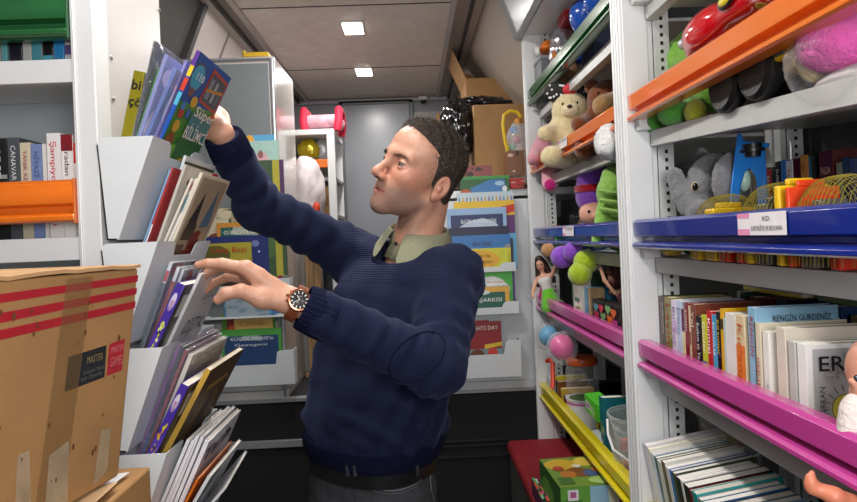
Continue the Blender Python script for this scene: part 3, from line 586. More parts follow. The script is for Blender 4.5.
inpocket(3, (185, 350), 155, 1.11, .004, .15, '#8a2f34', 'dark red booklet beside the cream one, fourth pocket', film=True)
inpocket(3, (189, 354), 157, 1.112, .008, .16, '#d6cfc0', 'cream edged book in a crackled clear wrap lettered along its top', film=True, front=[('r', 0, 0, 1, 1, '#4f3e30'), ('r', .02, .93, .98, 1, '#d6d2c6'), ('e', .5, .5, .35, .25, '#6a5440')], ftext=[('LEE PALABRAS', .06, .945, .04, '#6a665c', .85)])
purple(3, (181, 383), 163, 1.13, 'purple-spined case with an orange burst, fourth pocket', ('#e0a03a', '#d8c83a', '#c27a2a', '#3a2a50'))
inpocket(3, (206, 368), 181, 1.2, .010, .17, '#c9a24a', 'brown covered book with a golden spine, frontmost in the fourth pocket', front=[('r', 0, 0, 1, 1, '#57422e'), ('r', .03, .02, .97, .98, '#5f4a34'), ('e', .5, .6, .3, .2, '#76603f'), ('p', [(.3, .3), (.7, .35), (.55, .8), (.4, .75)], '#3f2f22'), ('r', .2, .82, .8, .86, '#a8843f')], title='Alman Masalları', tc='#9a3426', up=True)
for k in range(4):
    inpocket(4, (187+4.6*k, 439-2*k+(3 if k % 2 else 0)), 153+4*k, 1.108, .006, .15+.006*(k % 2), '#e6e6ea', 'white magazine %s behind the one lettered Tarih' % ('farthest left', 'third', 'second', 'directly')[k])
o = inpocket(4, (205, 440), 172, 1.125, .008, .16, '#eceaf0', 'white magazine lettered Tarih standing in the lowest pocket', front=[('r', 0, 0, 1, 1, '#dcdce2'), ('e', .5, .4, .3, .2, '#8a8f96')])
h_ = max(v.co.z for v in o.children[0].data.vertices)
text(o, 'Tarih', (.008, .0, h_-.042), (0, 1, 0), (0, 0, 1), .027, '#14234a', 'cover_title', lift=.003, bold=.025, w=.17, shear=.1)
inpocket(4, (197, 478), 178, 1.165, .004, .15, '#d8701f', 'thin orange and black spined booklet in the lowest pocket', bands=((0, .5, '#1c1c20'), (.5, .7, '#e0e0e0')))
inpocket(4, (208, 475), 186, 1.19, .006, .15, '#dededf', 'white magazine with a curled grey cover in the lowest pocket', front=art('#b9b9be', '#8f9096', '#d8d8da', seed=21))
inpocket(4, (222, 490), 193, 1.21, .005, .15, '#d0d0d4', 'front white magazine dipping low in the lowest pocket', yaw=4)
# ---- picture books on the display stands (covers toward the camera)
def showbook(x0, y0, x1, y1, dep, col, lab, group, base, tilt=0, zb=None, front=None, words=(), t=.008, lean=0):
    "cover seen between two corner pixels, standing in a pocket"
    Y = YB-dep; a = at(x0, y1, Y=Y); b = at(x1, y0, Y=Y); w = b.x-a.x; z0 = base+.006; h = at((x0+x1)/2, y0, Y=Y).z-z0
    o = book((a.x, Y+t, z0), roty(lean) @ rotz(-90), t, w, h, col, lab, group, front=front)
    for s, u, v, hh, cc, ww in words:                      # u,v in pixels of the photograph
        q = at(u, v, Y=Y); text(o, s, (t, q.x-a.x, q.z-z0), (0, 1, 0), (0, 0, 1), hh*Y/F, cc, 'cover_title', lift=.0045, w=ww*Y/F)
    return o
G1 = 'picture books in the left display cabinet'; G2 = 'picture books on the right display panel'
showbook(238, 135, 274, 215, .010, '#4f8fb0', 'picture book with a rainbow, rearmost at the top of the left cabinet', G1, LP[0][2], front=art('#5aa0c8', '#e0a03a', '#8ac0d8', seed=31))
showbook(236, 141, 278, 215, .024, '#86a552', 'picture book with a green meadow and orange figure, top of left cabinet', G1, LP[0][2], front=[('r', 0, 0, 1, 1, '#7fa58a'), ('r', 0, .8, 1, 1, '#9fc0b8'), ('e', .62, .84, .16, .08, '#c9a0a8'), ('e', .6, .9, .06, .03, '#8a5a5a'), ('e', .45, .66, .2, .09, '#d8662a'), ('r', .2, .5, .55, .72, '#d8561f'), ('e', .75, .66, .14, .06, '#d07a2a'), ('e', .75, .5, .2, .08, '#3a5a8a'), ('r', 0, 0, 1, .4, '#4a7a3a'), ('e', .85, .55, .12, .2, '#3f6a3a')])
showbook(258, 160, 283, 218, .036, '#6a3a6a', 'narrow dark purple and yellow picture book below the cabinet latch', G1, LP[0][2], front=[('r', 0, 0, 1, 1, '#3a5438'), ('e', .3, .7, .3, .2, '#31406a'), ('e', .35, .3, .3, .15, '#4a6a3c'), ('r', .6, 0, .85, 1, '#a8a038'), ('r', .85, .3, 1, 1, '#4a2a54')])
showbook(204, 208, 262, 262, .012, '#c2b89c', 'cream picture book covered in small drawings, left cabinet', G1, LP[1][2], front=art('#c9c0a4', '#4a5a4a', '#a89a78', '#7a3a34', seed=33, n=40, base='#c9bfa2'))
showbook(218, 222, 272, 262, .026, '#c98f3a', 'orange edged green picture book lettered GÜNEŞ ÜLKESİ', G1, LP[1][2], front=[('r', 0, 0, 1, 1, '#c78a38'), ('r', .07, .0, .97, .93, '#1e5f5c'), ('p', [(.25, .82), (.75, .80), (.7, .93), (.3, .93)], '#a8b0a8')], words=[('GÜNEŞ ÜLKESİ', 224, 234.5, 3.6, '#e9e4d4', 36)])
showbook(262, 232, 280, 271, .030, '#a8245c', 'crimson picture book with a pink square behind the hand', G1, LP[1][2], front=[('r', 0, 0, 1, 1, '#a8205c'), ('r', .25, .2, .85, .6, '#b85a78'), ('e', .55, .45, .16, .1, '#3a2a34')])
showbook(205, 236, 268, 271, .040, '#1f2f66', 'dark blue starry picture book behind the yellow one', G1, LP[1][2], front=[('r', 0, 0, 1, 1, '#232f6c'), ('e', .7, .5, .02, .03, '#c9d4f0'), ('e', .85, .7, .015, .02, '#c9d4f0'), ('e', .92, .35, .02, .03, '#9ab0e0'), ('e', .6, .8, .015, .02, '#c9d4f0'), ('e', .8, .85, .06, .06, '#6a78b0')])
showbook(200, 243, 251, 271, .052, '#9a9432', 'olive yellow picture book with red lettering above the lower hand', G1, LP[1][2], front=[('r', 0, 0, 1, 1, '#a59c34'), ('p', [(0, .2), (.5, .35), (.8, .1), (.8, 0), (0, 0)], '#2b2a20'), ('e', .3, .75, .3, .2, '#5c5a24')], words=[('Uzay Beyi', 212, 253, 5.5, '#b83a24', 34)])
showbook(235, 262, 277, 300, .030, '#2f6f9c', 'blue and yellow picture book with a turquoise dome, left cabinet', G1, LP[2][2], front=[('r', 0, 0, 1, 1, '#35628c'), ('e', .5, .82, .3, .12, '#3aa08a'), ('p', [(.5, .5), (1, .45), (1, .75), (.6, .7)], '#b8a83a')])
showbook(224, 283, 270, 310, .042, '#4f86a8', 'steel blue picture book under the lower hand', G1, LP[2][2], front=art('#4f86a8', '#6fa0bc', '#2f5a7c', seed=35, n=10))
showbook(226, 297, 268, 312, .055, '#8d9aa4', 'grey blue booklet under the lower hand, left cabinet', G1, LP[2][2], front=art('#8d9aa4', '#6f8a98', seed=36, n=8))
showbook(223, 314, 275, 350, .014, '#5f9a3a', 'green edged picture book behind the tan one, left cabinet', G1, LP[3][2], front=[('r', 0, 0, 1, 1, '#5d9438')])
showbook(228, 316, 272, 350, .030, '#c9a35a', 'tan picture book lettered Cemile in the left cabinet', G1, LP[3][2], front=[('r', 0, 0, 1, 1, '#c9a45c'), ('r', 0, 0, .16, 1, '#7a2a24'), ('e', .1, .8, .08, .08, '#a84a30')], words=[('Cemile', 240, 326, 5, '#a8742a', 24)])
showbook(222, 329, 281, 360, .048, '#3f8a36', 'green framed blue picture book lettered KÜÇÜK PRENS', G1, LP[3][2], front=[('r', 0, 0, 1, 1, '#4a9440'), ('r', .05, 0, .95, .88, '#22406c'), ('p', [(.3, .8), (.7, .78), (.64, .88), (.36, .88)], '#8fa0a8')], words=[('KÜÇÜK PRENS’in', 231, 341, 3.4, '#dcdfe6', 42), ('Gezegeni', 235, 346.5, 2.8, '#cfd4de', 32)])
lf = at(238, 383, Y=YB)
showbook(462, 176, 509, 222, .008, '#2f6f34', 'dark green game book with a blue lake, rearmost on the right panel', G2, RP[0][2], front=[('r', 0, 0, 1, 1, '#2c5f33'), ('p', [(.25, .72), (.95, .78), (.9, .95), (.6, .95), (.2, .85)], '#3f78b0'), ('e', .1, .78, .12, .06, '#b0522a'), ('e', .8, .9, .1, .03, '#9ac0d8'), ('e', .9, .83, .05, .04, '#d8dce0'), ('r', 0, .96, 1, 1, '#3f8f45')])
showbook(458, 192, 513, 222, .022, '#c9d3d6', 'pale book edged with coloured dots on the right panel', G2, RP[0][2], front=[('r', 0, 0, 1, 1, '#b9cbd4')]+[('e', .04+.92*i/14, .88, .014, .05, ('#5a8ab0', '#c29a3a', '#8a6aa0')[i % 3]) for i in range(15)])
showbook(455, 201, 514, 234, .034, '#d8b02a', 'yellow and red picture book with a purple edge on the right panel', G2, RP[0][2], front=[('r', 0, 0, 1, 1, '#d9b52c'), ('p', [(.15, .75), (1, .93), (1, .78), (.15, .6)], '#c2301f'), ('r', .15, 0, 1, .72, '#5a2a6a')])
showbook(448, 208, 506, 240, .046, '#9ab8d6', 'dark blue picture book with a pale dotted frame on the right panel', G2, RP[0][2], front=[('r', 0, 0, 1, 1, '#8fb0d2'), ('r', .06, 0, .94, .86, '#25305f'), ('p', [(.2, .6), (.35, .72), (.6, .78), (.8, .7), (.86, .6)], '#b9c6d8')], words=[('BATIK KUMARI YÖK', 461, 224, 4.2, '#e4e8f0', 36)])
showbook(450, 227, 508, 262, .058, '#1c2346', 'navy picture book below the dotted frame one', G2, RP[1][2]+.0, front=[('r', 0, 0, 1, 1, '#1e2750'), ('r', 0, .8, 1, 1, '#161c3c')]+[('r', .08+.1*i, .3, .12+.1*i, .75, '#27356c') for i in range(9)])
showbook(453, 235, 510, 268, .068, '#2f6ea8', 'blue and yellow picture book lettered BAY KEN', G2, RP[1][2], front=[('r', 0, 0, 1, 1, '#2f6fae'), ('r', 0, 0, 1, .62, '#d9d02e'), ('e', .12, .6, .06, .06, '#c8c8c2'), ('e', .95, .66, .05, .06, '#8a8f88')], words=[('BAY KEN', 473, 246, 4, '#26261c', 18)])
showbook(452, 249, 508, 285, .080, '#d9c12e', 'yellow picture book lettered Beykoz ile on the right panel', G2, RP[1][2], front=[('r', 0, 0, 1, 1, '#c9c62a'), ('e', .45, .5, .4, .45, '#dca62a'), ('p', [(.8, 0), (1, 0), (1, .6)], '#4f9a3a'), ('r', .93, 0, 1, 1, '#c9cf3a')], words=[('Beykoz ile', 468, 258, 4, '#54451f', 22), ('arkadaşları', 466, 264, 3.8, '#54451f', 27)])
showbook(504, 233, 516, 262, .052, '#4f96be', 'narrow blue framed picture book at the right edge of the panel', G2, RP[1][2], front=[('r', 0, 0, 1, 1, '#5aa3ca'), ('r', .1, 0, .75, .85, '#2a2f44')])
showbook(470, 263, 514, 302, .050, '#5a3f86', 'purple round cornered book behind the green one, right panel', G2, RP[2][2], front=[('r', 0, 0, 1, 1, '#574083')])
showbook(470, 271, 512, 306, .066, '#3fa03a', 'green picture book lettered BİLMECE with a white cloud', G2, RP[2][2], front=[('r', 0, 0, 1, 1, '#48a83e'), ('e', .5, .65, .34, .22, '#d9e0dc'), ('e', .7, .55, .24, .18, '#d9e0dc')], words=[('BİLMECE', 481, 291, 5, '#1f3f86', 28), ('Mavi Kitaplar', 487, 283, 2.2, '#b83a34', 18)])
showbook(468, 287, 509, 312, .080, '#d8a83f', 'orange edged dark green picture book lettered ŞARKISI', G2, RP[2][2], front=[('r', 0, 0, 1, 1, '#d6a540'), ('r', .0, 0, .9, .8, '#1f5a4c'), ('e', .3, .8, .25, .1, '#c9d2c8')], words=[('ŞARKISI', 479, 302, 4, '#e6e9e4', 23)])
showbook(468, 314, 503, 345, .034, '#c9cdd0', 'pale book with a red strip behind the picture book of children', G2, RP[3][2], front=[('r', 0, 0, 1, 1, '#b9c4c4'), ('r', 0, .78, .6, .9, '#b8342a')])
showbook(459, 322, 501, 355, .056, '#8a1f24', 'dark red picture book lettered RIGHTS DAY with a child', G2, RP[3][2], front=[('r', 0, 0, 1, 1, '#8c2226'), ('r', .0, 0, 1, .5, '#6f8f94'), ('e', .43, .32, .2, .18, '#6a3420'), ('e', .43, .25, .14, .14, '#c28a68'), ('e', .78, .42, .12, .1, '#c83a30'), ('p', [(.6, .5), (1, .55), (1, .62), (.6, .58)], '#d8b43a'), ('e', .12, .4, .1, .08, '#b83a34')], words=[('RIGHTS DAY', 469, 330.5, 4.2, '#e6dcd4', 29)])
# ------------------------------------------------- soft shapes: distance fields meshed by surface nets
def d_ell(p, c, r, R=None):
    q = p-np.array(c, np.float32)
    if R is not None: q = q @ np.array(R, np.float32)
    r = np.array(r, np.float32); a = np.sqrt(((q/r)**2).sum(-1)); b = np.sqrt(((q/(r*r))**2).sum(-1))
    return a*(a-1)/np.maximum(b, 1e-6)
def d_cap(p, a, b, ra, rb):
    a = np.array(a, np.float32); b = np.array(b, np.float32); ba = b-a; q = p-a
    t = np.clip((q @ ba)/max(float(ba @ ba), 1e-9), 0, 1)
    return np.sqrt(((q-t[..., None]*ba)**2).sum(-1))-(ra+(rb-ra)*t)
def smin(a, b, k):
    if k <= 0: return np.minimum(a, b)
    h = np.maximum(k-np.abs(a-b), 0)/k; return np.minimum(a, b)-h*h*k*.25
def smax(a, b, k): return -smin(-a, -b, k)
def field(prims):
    "prims: (kind, args..., k, op) ; op + adds, - carves"
    def f(p):
        d = None
        for pr in prims:
            kind, args, k = pr[0], pr[1], pr[2]; op = pr[3] if len(pr) > 3 else '+'
            v = d_ell(p, *args) if kind == 'e' else (d_cap(p, *args) if kind == 'c' else args(p))
            if d is None: d = v
            elif op == '+': d = smin(d, v, k)
            else: d = smax(d, -v, k)
        return d
    return f
def surf(f, lo, hi, res, B=16):
    lo = np.array(lo, float); n = np.maximum(np.ceil((np.array(hi)-lo)/res).astype(int), 2); nb = (n+B-1)//B
    bc = np.stack(np.meshgrid(*[np.arange(k) for k in nb], indexing='ij'), -1).reshape(-1, 3)
    ctr = lo+(bc+.5)*B*res; d = f(ctr.astype(np.float32)); act = bc[np.abs(d) < B*res*.5*1.75*1.35+res]
    S = 1 << 20; keys = []; pos = []; quads = []
    o = np.stack(np.meshgrid(*[np.arange(B+1)]*3, indexing='ij'), -1)
    cor = [(i, j, k) for i in (0, 1) for j in (0, 1) for k in (0, 1)]
    edges = [(a, b) for a in range(8) for b in range(a+1, 8) if sum(abs(cor[a][i]-cor[b][i]) for i in range(3)) == 1]
    kid = lambda c: (c[..., 0]*S+c[..., 1])*S+c[..., 2]
    for b0 in act:
        g = o+b0*B; v = f((lo+g*res).reshape(-1, 3).astype(np.float32)).reshape(g.shape[:3])
        s = v < 0
        if s.all() or not s.any(): continue
        cv = np.stack([v[i:B+i, j:B+j, k:B+k] for i, j, k in cor], -1); cs = cv < 0; m = cs.any(-1) & ~cs.all(-1)
        idx = np.argwhere(m); vals = cv[m]; acc = np.zeros((len(idx), 3)); cnt = np.zeros(len(idx))
        for a, b in edges:
            va, vb = vals[:, a], vals[:, b]; x = (va < 0) != (vb < 0); t = np.where(x, va/np.where(x, va-vb, 1), 0)
            pa, pb = np.array(cor[a]), np.array(cor[b]); acc += np.where(x[:, None], pa+(pb-pa)*t[:, None], 0); cnt += x
        pos.append(lo+(idx+b0*B+acc/np.maximum(cnt, 1)[:, None])*res); keys.append(kid((idx+b0*B).astype(np.int64)))
        for ax in range(3):
            sl = [slice(0, B)]*3; s2 = list(sl); s2[ax] = slice(1, B+1)
            A = s[tuple(sl)]; D = s[tuple(s2)]; e = np.argwhere(A != D)
            if not len(e): continue
            fl = A[tuple(e.T)]; e = (e+b0*B).astype(np.int64); u, w = (ax+1) % 3, (ax+2) % 3
            du = np.zeros(3, int); du[u] = 1; dw = np.zeros(3, int); dw[w] = 1
            q = np.stack([kid(e-du-dw), kid(e-dw), kid(e), kid(e-du)], -1); q[~fl] = q[~fl][:, ::-1]; quads.append(q)
    if not pos: return np.zeros((0, 3)), np.zeros((0, 4), int)
    keys = np.concatenate(keys); pos = np.concatenate(pos); q = np.concatenate(quads)
    so = np.argsort(keys); sk = keys[so]; ix = np.clip(np.searchsorted(sk, q), 0, len(sk)-1); ok = (sk[ix] == q).all(-1)
    return pos, so[ix][ok]
def relax(v, f, it=1, a=.5):
    for _ in range(it):
        s = np.zeros_like(v); c = np.zeros(len(v))
        for i in range(4):
            np.add.at(s, f[:, i], v[f[:, (i+1) % 4]]); np.add.at(c, f[:, i], 1)
            np.add.at(s, f[:, i], v[f[:, (i+3) % 4]]); np.add.at(c, f[:, i], 1)
        v = v+(s/np.maximum(c, 1)[:, None]-v)*a
    return v
def mesh_np(name, v, f, mat, parent=None):
    me = bpy.data.meshes.new(name); me.from_pydata(v.tolist(), [], f.tolist()); me.materials.append(mat)
    me.polygons.foreach_set('use_smooth', [True]*len(f)); me.update()
    o = bpy.data.objects.new(name, me); C.objects.link(o)
    if parent is not None: o.parent = parent
    return o
def bounds(prims):
    lo = np.full(3, 9e9); hi = -lo
    for pr in prims:
        if len(pr) > 3 and pr[3] == '-': continue
        if pr[0] == 'e': c = np.array(pr[1][0]); r = max(pr[1][1]); lo = np.minimum(lo, c-r); hi = np.maximum(hi, c+r)
        elif pr[0] == 'c':
            for c, r in ((pr[1][0], pr[1][2]), (pr[1][1], pr[1][3])): c = np.array(c); lo = np.minimum(lo, c-r); hi = np.maximum(hi, c+r)
    return lo-.012, hi+.012
_rng = np.random.RandomState(3)
def blob(name, parent, prims, mat, res=.004, fuzz=0, it=1):
    lo, hi = bounds(prims); v, f = surf(field(prims), lo, hi, res); v = relax(v, f, it)
    if fuzz: v = v+_rng.normal(0, fuzz, v.shape)
    return mesh_np(name, v, f, mat, parent)
E = lambda c, r, k=.01, R=None, op='+': ('e', (c, (r,)*3 if isinstance(r, (int, float)) else r, R), k, op)
K = lambda a, b, ra, rb=None, k=.01, op='+': ('c', (a, b, ra, ra if rb is None else rb), k, op)
def px(a, b, X=None, Y=None): return at(a, b, X=X, Y=Y)
def facing(p, to=None, up=0):
    "frame whose +x looks from p toward the aisle point `to`"
    d = Vector(to)-Vector(p); d.z = up; d.normalize(); l = Vector((0, 0, 1)).cross(d).normalized(); u = d.cross(l)
    return Matrix((d, l, u)).transposed()
def crinkle(name, parent, c, r, mat, seed=0, amp=.16, n=40, m=28, T=None):
    r_ = random.Random(seed); W_ = [(Vector((r_.gauss(0, 1), r_.gauss(0, 1), r_.gauss(0, 1)))*4.5, r_.random()*6) for _ in range(16)]
    def f(v): return 1+amp*sum(abs(math.sin(w.dot(v)+p)) for w, p in W_)/8-amp
    return MB().ball(c, r, mat, n, m, T=T, f=f).build(name, parent, smooth=50)
EYE_B = M('#0d0d0e', .15, var=0)
SK = plush
# ------------------------------------------------------------------ toys, far right unit
GO = 'plush toys behind the orange rail'
zO, zB, zP, zY, zG = [BOARD[k] for k in ('orange', 'blue', 'pink', 'yellow', 'green')]
def sit_bear(loc, R, s, body, label, group, muzzle=None, sole=None, ears=True, cat='plush toy', name='teddy_bear', pose=0):
    t = thing(name, label, cat, loc, R, group); m = plush(body); mz = plush(muzzle or body); S = lambda *p: tuple(x*s for x in p)
    k = .02*s*5
    blob('body', t, [E(S(0, 0, .10), S(.075, .08, .10), k), E(S(.005, 0, .23), S(.07, .078, .072), k*.5),
        K(S(.01, .07, .15), S(.09, .10, .13), .032*s, .03*s, k*.4), K(S(.01, -.07, .15), S(.09, -.10, .13), .032*s, .03*s, k*.4),
        K(S(.03, .05, .03), S(.14, .075, .03), .038*s, .042*s, k*.4), K(S(.03, -.05, .03), S(.14, -.075, .03), .038*s, .042*s, k*.4)], m, res=.005, fuzz=.0006)
    for y in (-1, 1):
        if ears: blob('ear', t, [E(S(-.005, y*.058, .285), S(.018, .03, .03))], m, res=.004, fuzz=.0005)
        e = MB().ball(S(.064, y*.027, .243), .0075*s, EYE_B, 10, 8).build('eye', t)
        if sole: MB().ball(S(.178, y*.075, .03), S(.008, .03, .03), plush(sole), 14, 8).build('foot_pad', t)
    blob('muzzle', t, [E(S(.068, 0, .215), S(.03, .036, .027))], mz, res=.004, fuzz=.0005)
    MB().ball(S(.098, 0, .226), S(.008, .011, .008), M('#3b2118', .4), 10, 8).build('nose', t)
    return t
# cream bear with a dotted bow
bear = sit_bear((.55, 2.06, zO+.002), facing((.55, 2.06, 0), (.10, .7, 0)), .82, '#dccb9f', 'cream teddy bear with a black and white dotted bow hanging over the orange rail', GO, muzzle='#e4d6b0')
for y in (-1, 1):
    b = MB().ball((.02, y*.046, .250), (.012, .042, .034), M('#121214', .7), 16, 10)
    r = random.Random(y+5)
    for _ in range(12): yy, zz = y*.046+r.uniform(-.032, .032), .250+r.uniform(-.025, .025); b.ball((.0295, yy, zz), .0042, M('#e8e8e8', .7), 6, 5)
    b.build('bow_loop', bear)
MB().ball((.034, 0, .250), (.012, .024, .020), M('#c22430', .6), 14, 8).build('bow_knot', bear)
# pink plush
c = px(536, 160, X=.52); t = thing('plush_pig', 'pale pink plush toy with a magenta foot pad over the orange rail', 'plush toy', (.53, 2.40, zO+.002), facing((.53, 2.4, 0), (.10, .6, 0)), GO); t.scale = (.82,)*3
blob('body', t, [E((0, 0, .10), (.07, .07, .09), .02), E((.02, .02, .18), (.05, .055, .05), .02), K((.02, -.03, .12), (.10, -.05, .075), .03, .03, .02), K((.03, .02, .07), (.105, .02, -.045), .036, .038, .02)], plush('#d99aa8'), res=.005, fuzz=.0006)
MB().ball((.140, .02, -.05), (.009, .026, .026), plush('#c2287a'), 14, 8).build('foot_pad', t); MB().ball((.062, .02, .19), (.008, .02, .015), plush('#c2487f'), 12, 8).build('snout', t)
# brown plush with a red heart, tan bear, striped cat, white bear cub
t = sit_bear((.62, 1.89, zO+.002), facing((.62, 1.89, 0), (.1, .7, 0)), .80, '#7a4222', 'reddish brown plush toy between the cream bear and the tan bear', GO, muzzle='#8a5230')
MB().ball((.078, .045, .135), (.006, .014, .013), plush('#c2202c'), 12, 8).build('heart', t)
t = sit_bear((.69, 1.75, zO+.002), facing((.69, 1.75, 0), (.1, .9, 0)), 1.02, '#a98558', 'large tan teddy bear sitting against the near white post', GO, muzzle='#b3926a')
blob('collar', t, [E((.02, 0, .175), (.075, .08, .014))], plush('#5a4030'), res=.005)
t = thing('plush_cat', 'brown striped plush cat peeking out below the green rail', 'plush toy', (.585, 2.16, zG+.062), facing((.585, 2.16, 0), (.2, .7, 0)), 'toys behind the green rail')
blob('body', t, [E((0, 0, 0), (.055, .075, .06), .02), E((.045, 0, -.015), (.025, .035, .025), .01)], M('#6a4a30', .95, var=.45, vs=28, bump=.8, bs=300), res=.005, fuzz=.0006)
for y in (-1, 1):
    blob('ear', t, [K((0, y*.045, .04), (-.005, y*.06, .082), .022, .006)], plush('#b86a24'), res=.004); MB().ball((.050, y*.025, .012), .007, EYE_B, 8, 6).build('eye', t)
q = px(608, 142, X=.49); t = thing('plush_bird', 'small white plush animal with a dark green eye tucked over the orange rail', 'plush toy', (q.x+.005, q.y, q.z), facing(q, (0, .6, 0)), GO)
blob('body', t, [E((0, 0, 0), (.035, .038, .045), .01), E((.02, .01, -.02), (.022, .025, .022), .012), K((-.03, 0, .02), (.03, .035, .03), .012, .01, .01), K((0, 0, -.01), (.06, 0, -.02), .03, .02)], plush('#dfdfdf'), res=.004, fuzz=.001)
MB().ball((.042, .022, -.012), .006, M('#1c5a3c', .2), 10, 8).build('eye', t)
q = px(585, 157, X=.53); t = thing('plush_puppy', 'brown and white plush face peeking out below the orange rail', 'plush toy', (q.x+.02, q.y, zO+.034), facing(q, (0, .6, 0)), GO)
blob('body', t, [E((0, 0, 0), (.03, .06, .03), .01), E((.0, .05, .01), (.03, .035, .03), .01)], plush('#5a2e1c'), res=.004, fuzz=.0006)
MB().ball((.028, .03, .004), (.008, .018, .02), plush('#dcd8d2'), 12, 8).build('eye_patch', t); MB().ball((.035, .03, .006), (.004, .008, .010), M('#31343c', .3), 10, 8).build('eye', t)
q = px(538, 122, X=.60); t = thing('plush_rabbit', 'pale grey plush head squeezed in beside the far white post', 'plush toy', (.63, 2.40, zO+.12), facing((.63, 2.4, 0), (.2, .6, 0)), GO)
blob('body', t, [E((0, 0, 0), (.045, .05, .055), .01), E((-.01, 0, -.07), (.05, .05, .06), .02), K((0, .02, .03), (.02, .06, .055), .016, .012, .01), K((0, -.02, .03), (.0, -.03, .08), .016, .012, .01)], plush('#8b8782'), res=.005, fuzz=.0006); MB().ball((.042, .018, .01), .006, EYE_B, 8, 6).build('eye', t); MB().ball((.042, -.018, .01), .006, EYE_B, 8, 6).build('eye', t)
# green rail level
GG = 'toys behind the green rail'
def patchball(loc, r, col, lab, seed):
    t = thing('toy_ball', lab, 'ball', loc, None, GG); MB().ball((0, 0, 0), r, M(col, .18, var=0, coat=.5), 32, 20).build('ball', t)
    pt = MB(); rn = random.Random(seed); k = r/.11
    for _ in range(14):
        v = Vector((rn.gauss(0, 1), rn.gauss(0, 1), rn.gauss(0, 1))).normalized(); u = v.cross(Vector((.3, .5, .8))).normalized(); w = v.cross(u); s = rn.uniform(.018, .030)*k
        pt.add([v*r*1.012]+[(v*r+u*math.cos(a*math.pi/5)*s*(1+.3*math.sin(a*2))+w*math.sin(a*math.pi/5)*s).normalized()*r*1.007 for a in range(10)], [(0, i+1, (i+1) % 10+1) for i in range(10)], M('#33202a', .3))
    pt.build('dark_patches', t)['kind'] = 'stuff'
patchball((.645, 2.0, zG+.10), .098, '#1c3a8e', 'dark blue patterned ball seen below the green rail', 4)
patchball((.625, 2.06, zG+.228), .068, '#2456b8', 'bright blue glossy ball above the green rail', 9)
t = thing('toy_balloon', 'small shiny blue ball at the near end above the green rail', 'ball', (.60, 1.85, zG+.20), None, GG); MB().ball((0, 0, 0), .055, M('#2456b8', .15, coat=.5), 24, 16).build('ball', t); MB().ball((0, 0, .055), .006, M('#20408a', .4), 8, 6).build('valve', t)
MB().box(-.05, .06, -.06, .06, -.198, -.054, M('#2a3350', .6)).build('stand', t, .003)
t = thing('toy_car', 'little orange toy car with pale wheels at the far end behind the green rail', 'toy car', (.56, 2.41, zG+.188), facing((.56, 2.41, 0), (.2, 1.2, 0)), GG)
blob('body', t, [E((0, 0, .03), (.06, .032, .018), .01), E((-.01, 0, .05), (.032, .026, .02), .01)], M('#d8701c', .3), res=.004)
for x in (-.035, .035):
    for y in (-.035, .035): MB().lathe([(.001, -.008), (.018, -.008), (.02, -.004), (.02, .004), (.018, .008), (.001, .008)], M('#d9d6d0', .4), 16, T=TR((x, y, .018)), axis='y').build('wheel', t)
t = thing('carton', 'plain grey carton carrying the little orange car behind the green rail', 'box', (.57, 2.42, zG+.002), None, GG); MB().box(-.05, .1, -.06, .06, 0, .17, M('#6a6c70', .6)).build('carton', t, .003); MB().box(-.052, .102, -.062, .062, .17, .184, M('#7c7e82', .6)).build('lid', t, .002)
t = thing('foil_bag', 'crinkled silver foil bag behind the green rail', 'bag', (.60, 2.29, zG+.13), None, GG); crinkle('bag', t, (0, 0, .035), (.055, .055, .10), M('#c4c5ca', .15, metal=.9, var=.1), 5, .3); MB().box(-.04, .05, -.04, .04, -.128, -.02, M('#8a8b90', .4)).build('bag_bottom', t, .01)
t = thing('gift_box', 'small red box on top of the silver foil bag', 'box', (.60, 2.22, zG+.268), None, GG); MB().box(-.03, .03, -.05, .05, -.012, .014, M('#a81c24', .4)).build('box', t, .003); MB().box(-.032, .032, -.052, .052, .014, .022, M('#b8242c', .4)).build('lid', t, .002)
# blue rail level
GB = 'toys behind the blue rail of the far unit'
q = px(594, 200, X=.60); y = q.y
t = thing('rag_doll', 'rag doll in a tall purple hat with a red band, beside the green plush', 'doll', (.60, 2.00, zB+.002), facing((.60, 2.0, 0), (.2, .7, 0)), GB)
blob('hat', t, [E((0, 0, .17), (.06, .062, .055), .015), E((.005, 0, .225), (.052, .056, .06), .03)], plush('#8a4fc0'), res=.005)
MB().lathe([(.055, .185), (.0655, .187), (.0655, .208), (.055, .21)], plush('#b01c2c'), 24).build('hat_band', t)
blob('head', t, [E((.025, 0, .115), (.05, .052, .045), .01), E((.07, -.0, .105), (.014, .012, .012), .008)], M('#d8a08a', .8), res=.004); MB().ball((.071, .02, .122), .005, EYE_B, 8, 6).build('eye', t); MB().ball((.071, -.02, .122), .005, EYE_B, 8, 6).build('eye', t)
blob('body', t, [E((0, 0, .05), (.05, .06, .055), .01), K((.02, .05, .07), (.08, .05, .02), .016, .014), K((.02, -.05, .07), (.07, -.06, .03), .016, .014)], plush('#3f7ab8'), res=.005)
MB().tube([(.06, -.06, .07), (.075, -.03, .03), (.065, -.04, .0)], .009, plush('#3a68b0'), 8).build('scarf', t)
t = thing('plush_dragon', 'lime green floppy plush toy at the near end of the blue rail', 'plush toy', (.585, 1.73, zB+.002), facing((.585, 1.73, 0), (.2, .5, 0)), GB)
blob('body', t, [E((0, 0, .07), (.055, .06, .07), .02), E((.01, 0, .165), (.055, .06, .055), .02), K((.03, .03, .16), (.05, .11, .12), .024, .018, .015), K((.03, .05, .12), (.06, .07, .02), .024, .022, .012), K((.03, -.04, .12), (.07, -.06, .03), .022, .018, .015), E((.0, .0, .22), (.04, .04, .025), .03)], plush('#8aba55'), res=.005, fuzz=.0007)
for zz in (.12, .145, .17): MB().tube([(.066, -.05, zz), (.078, 0, zz-.012), (.066, .05, zz-.02)], .007, plush('#9ac864'), 6).build('fringe', t)
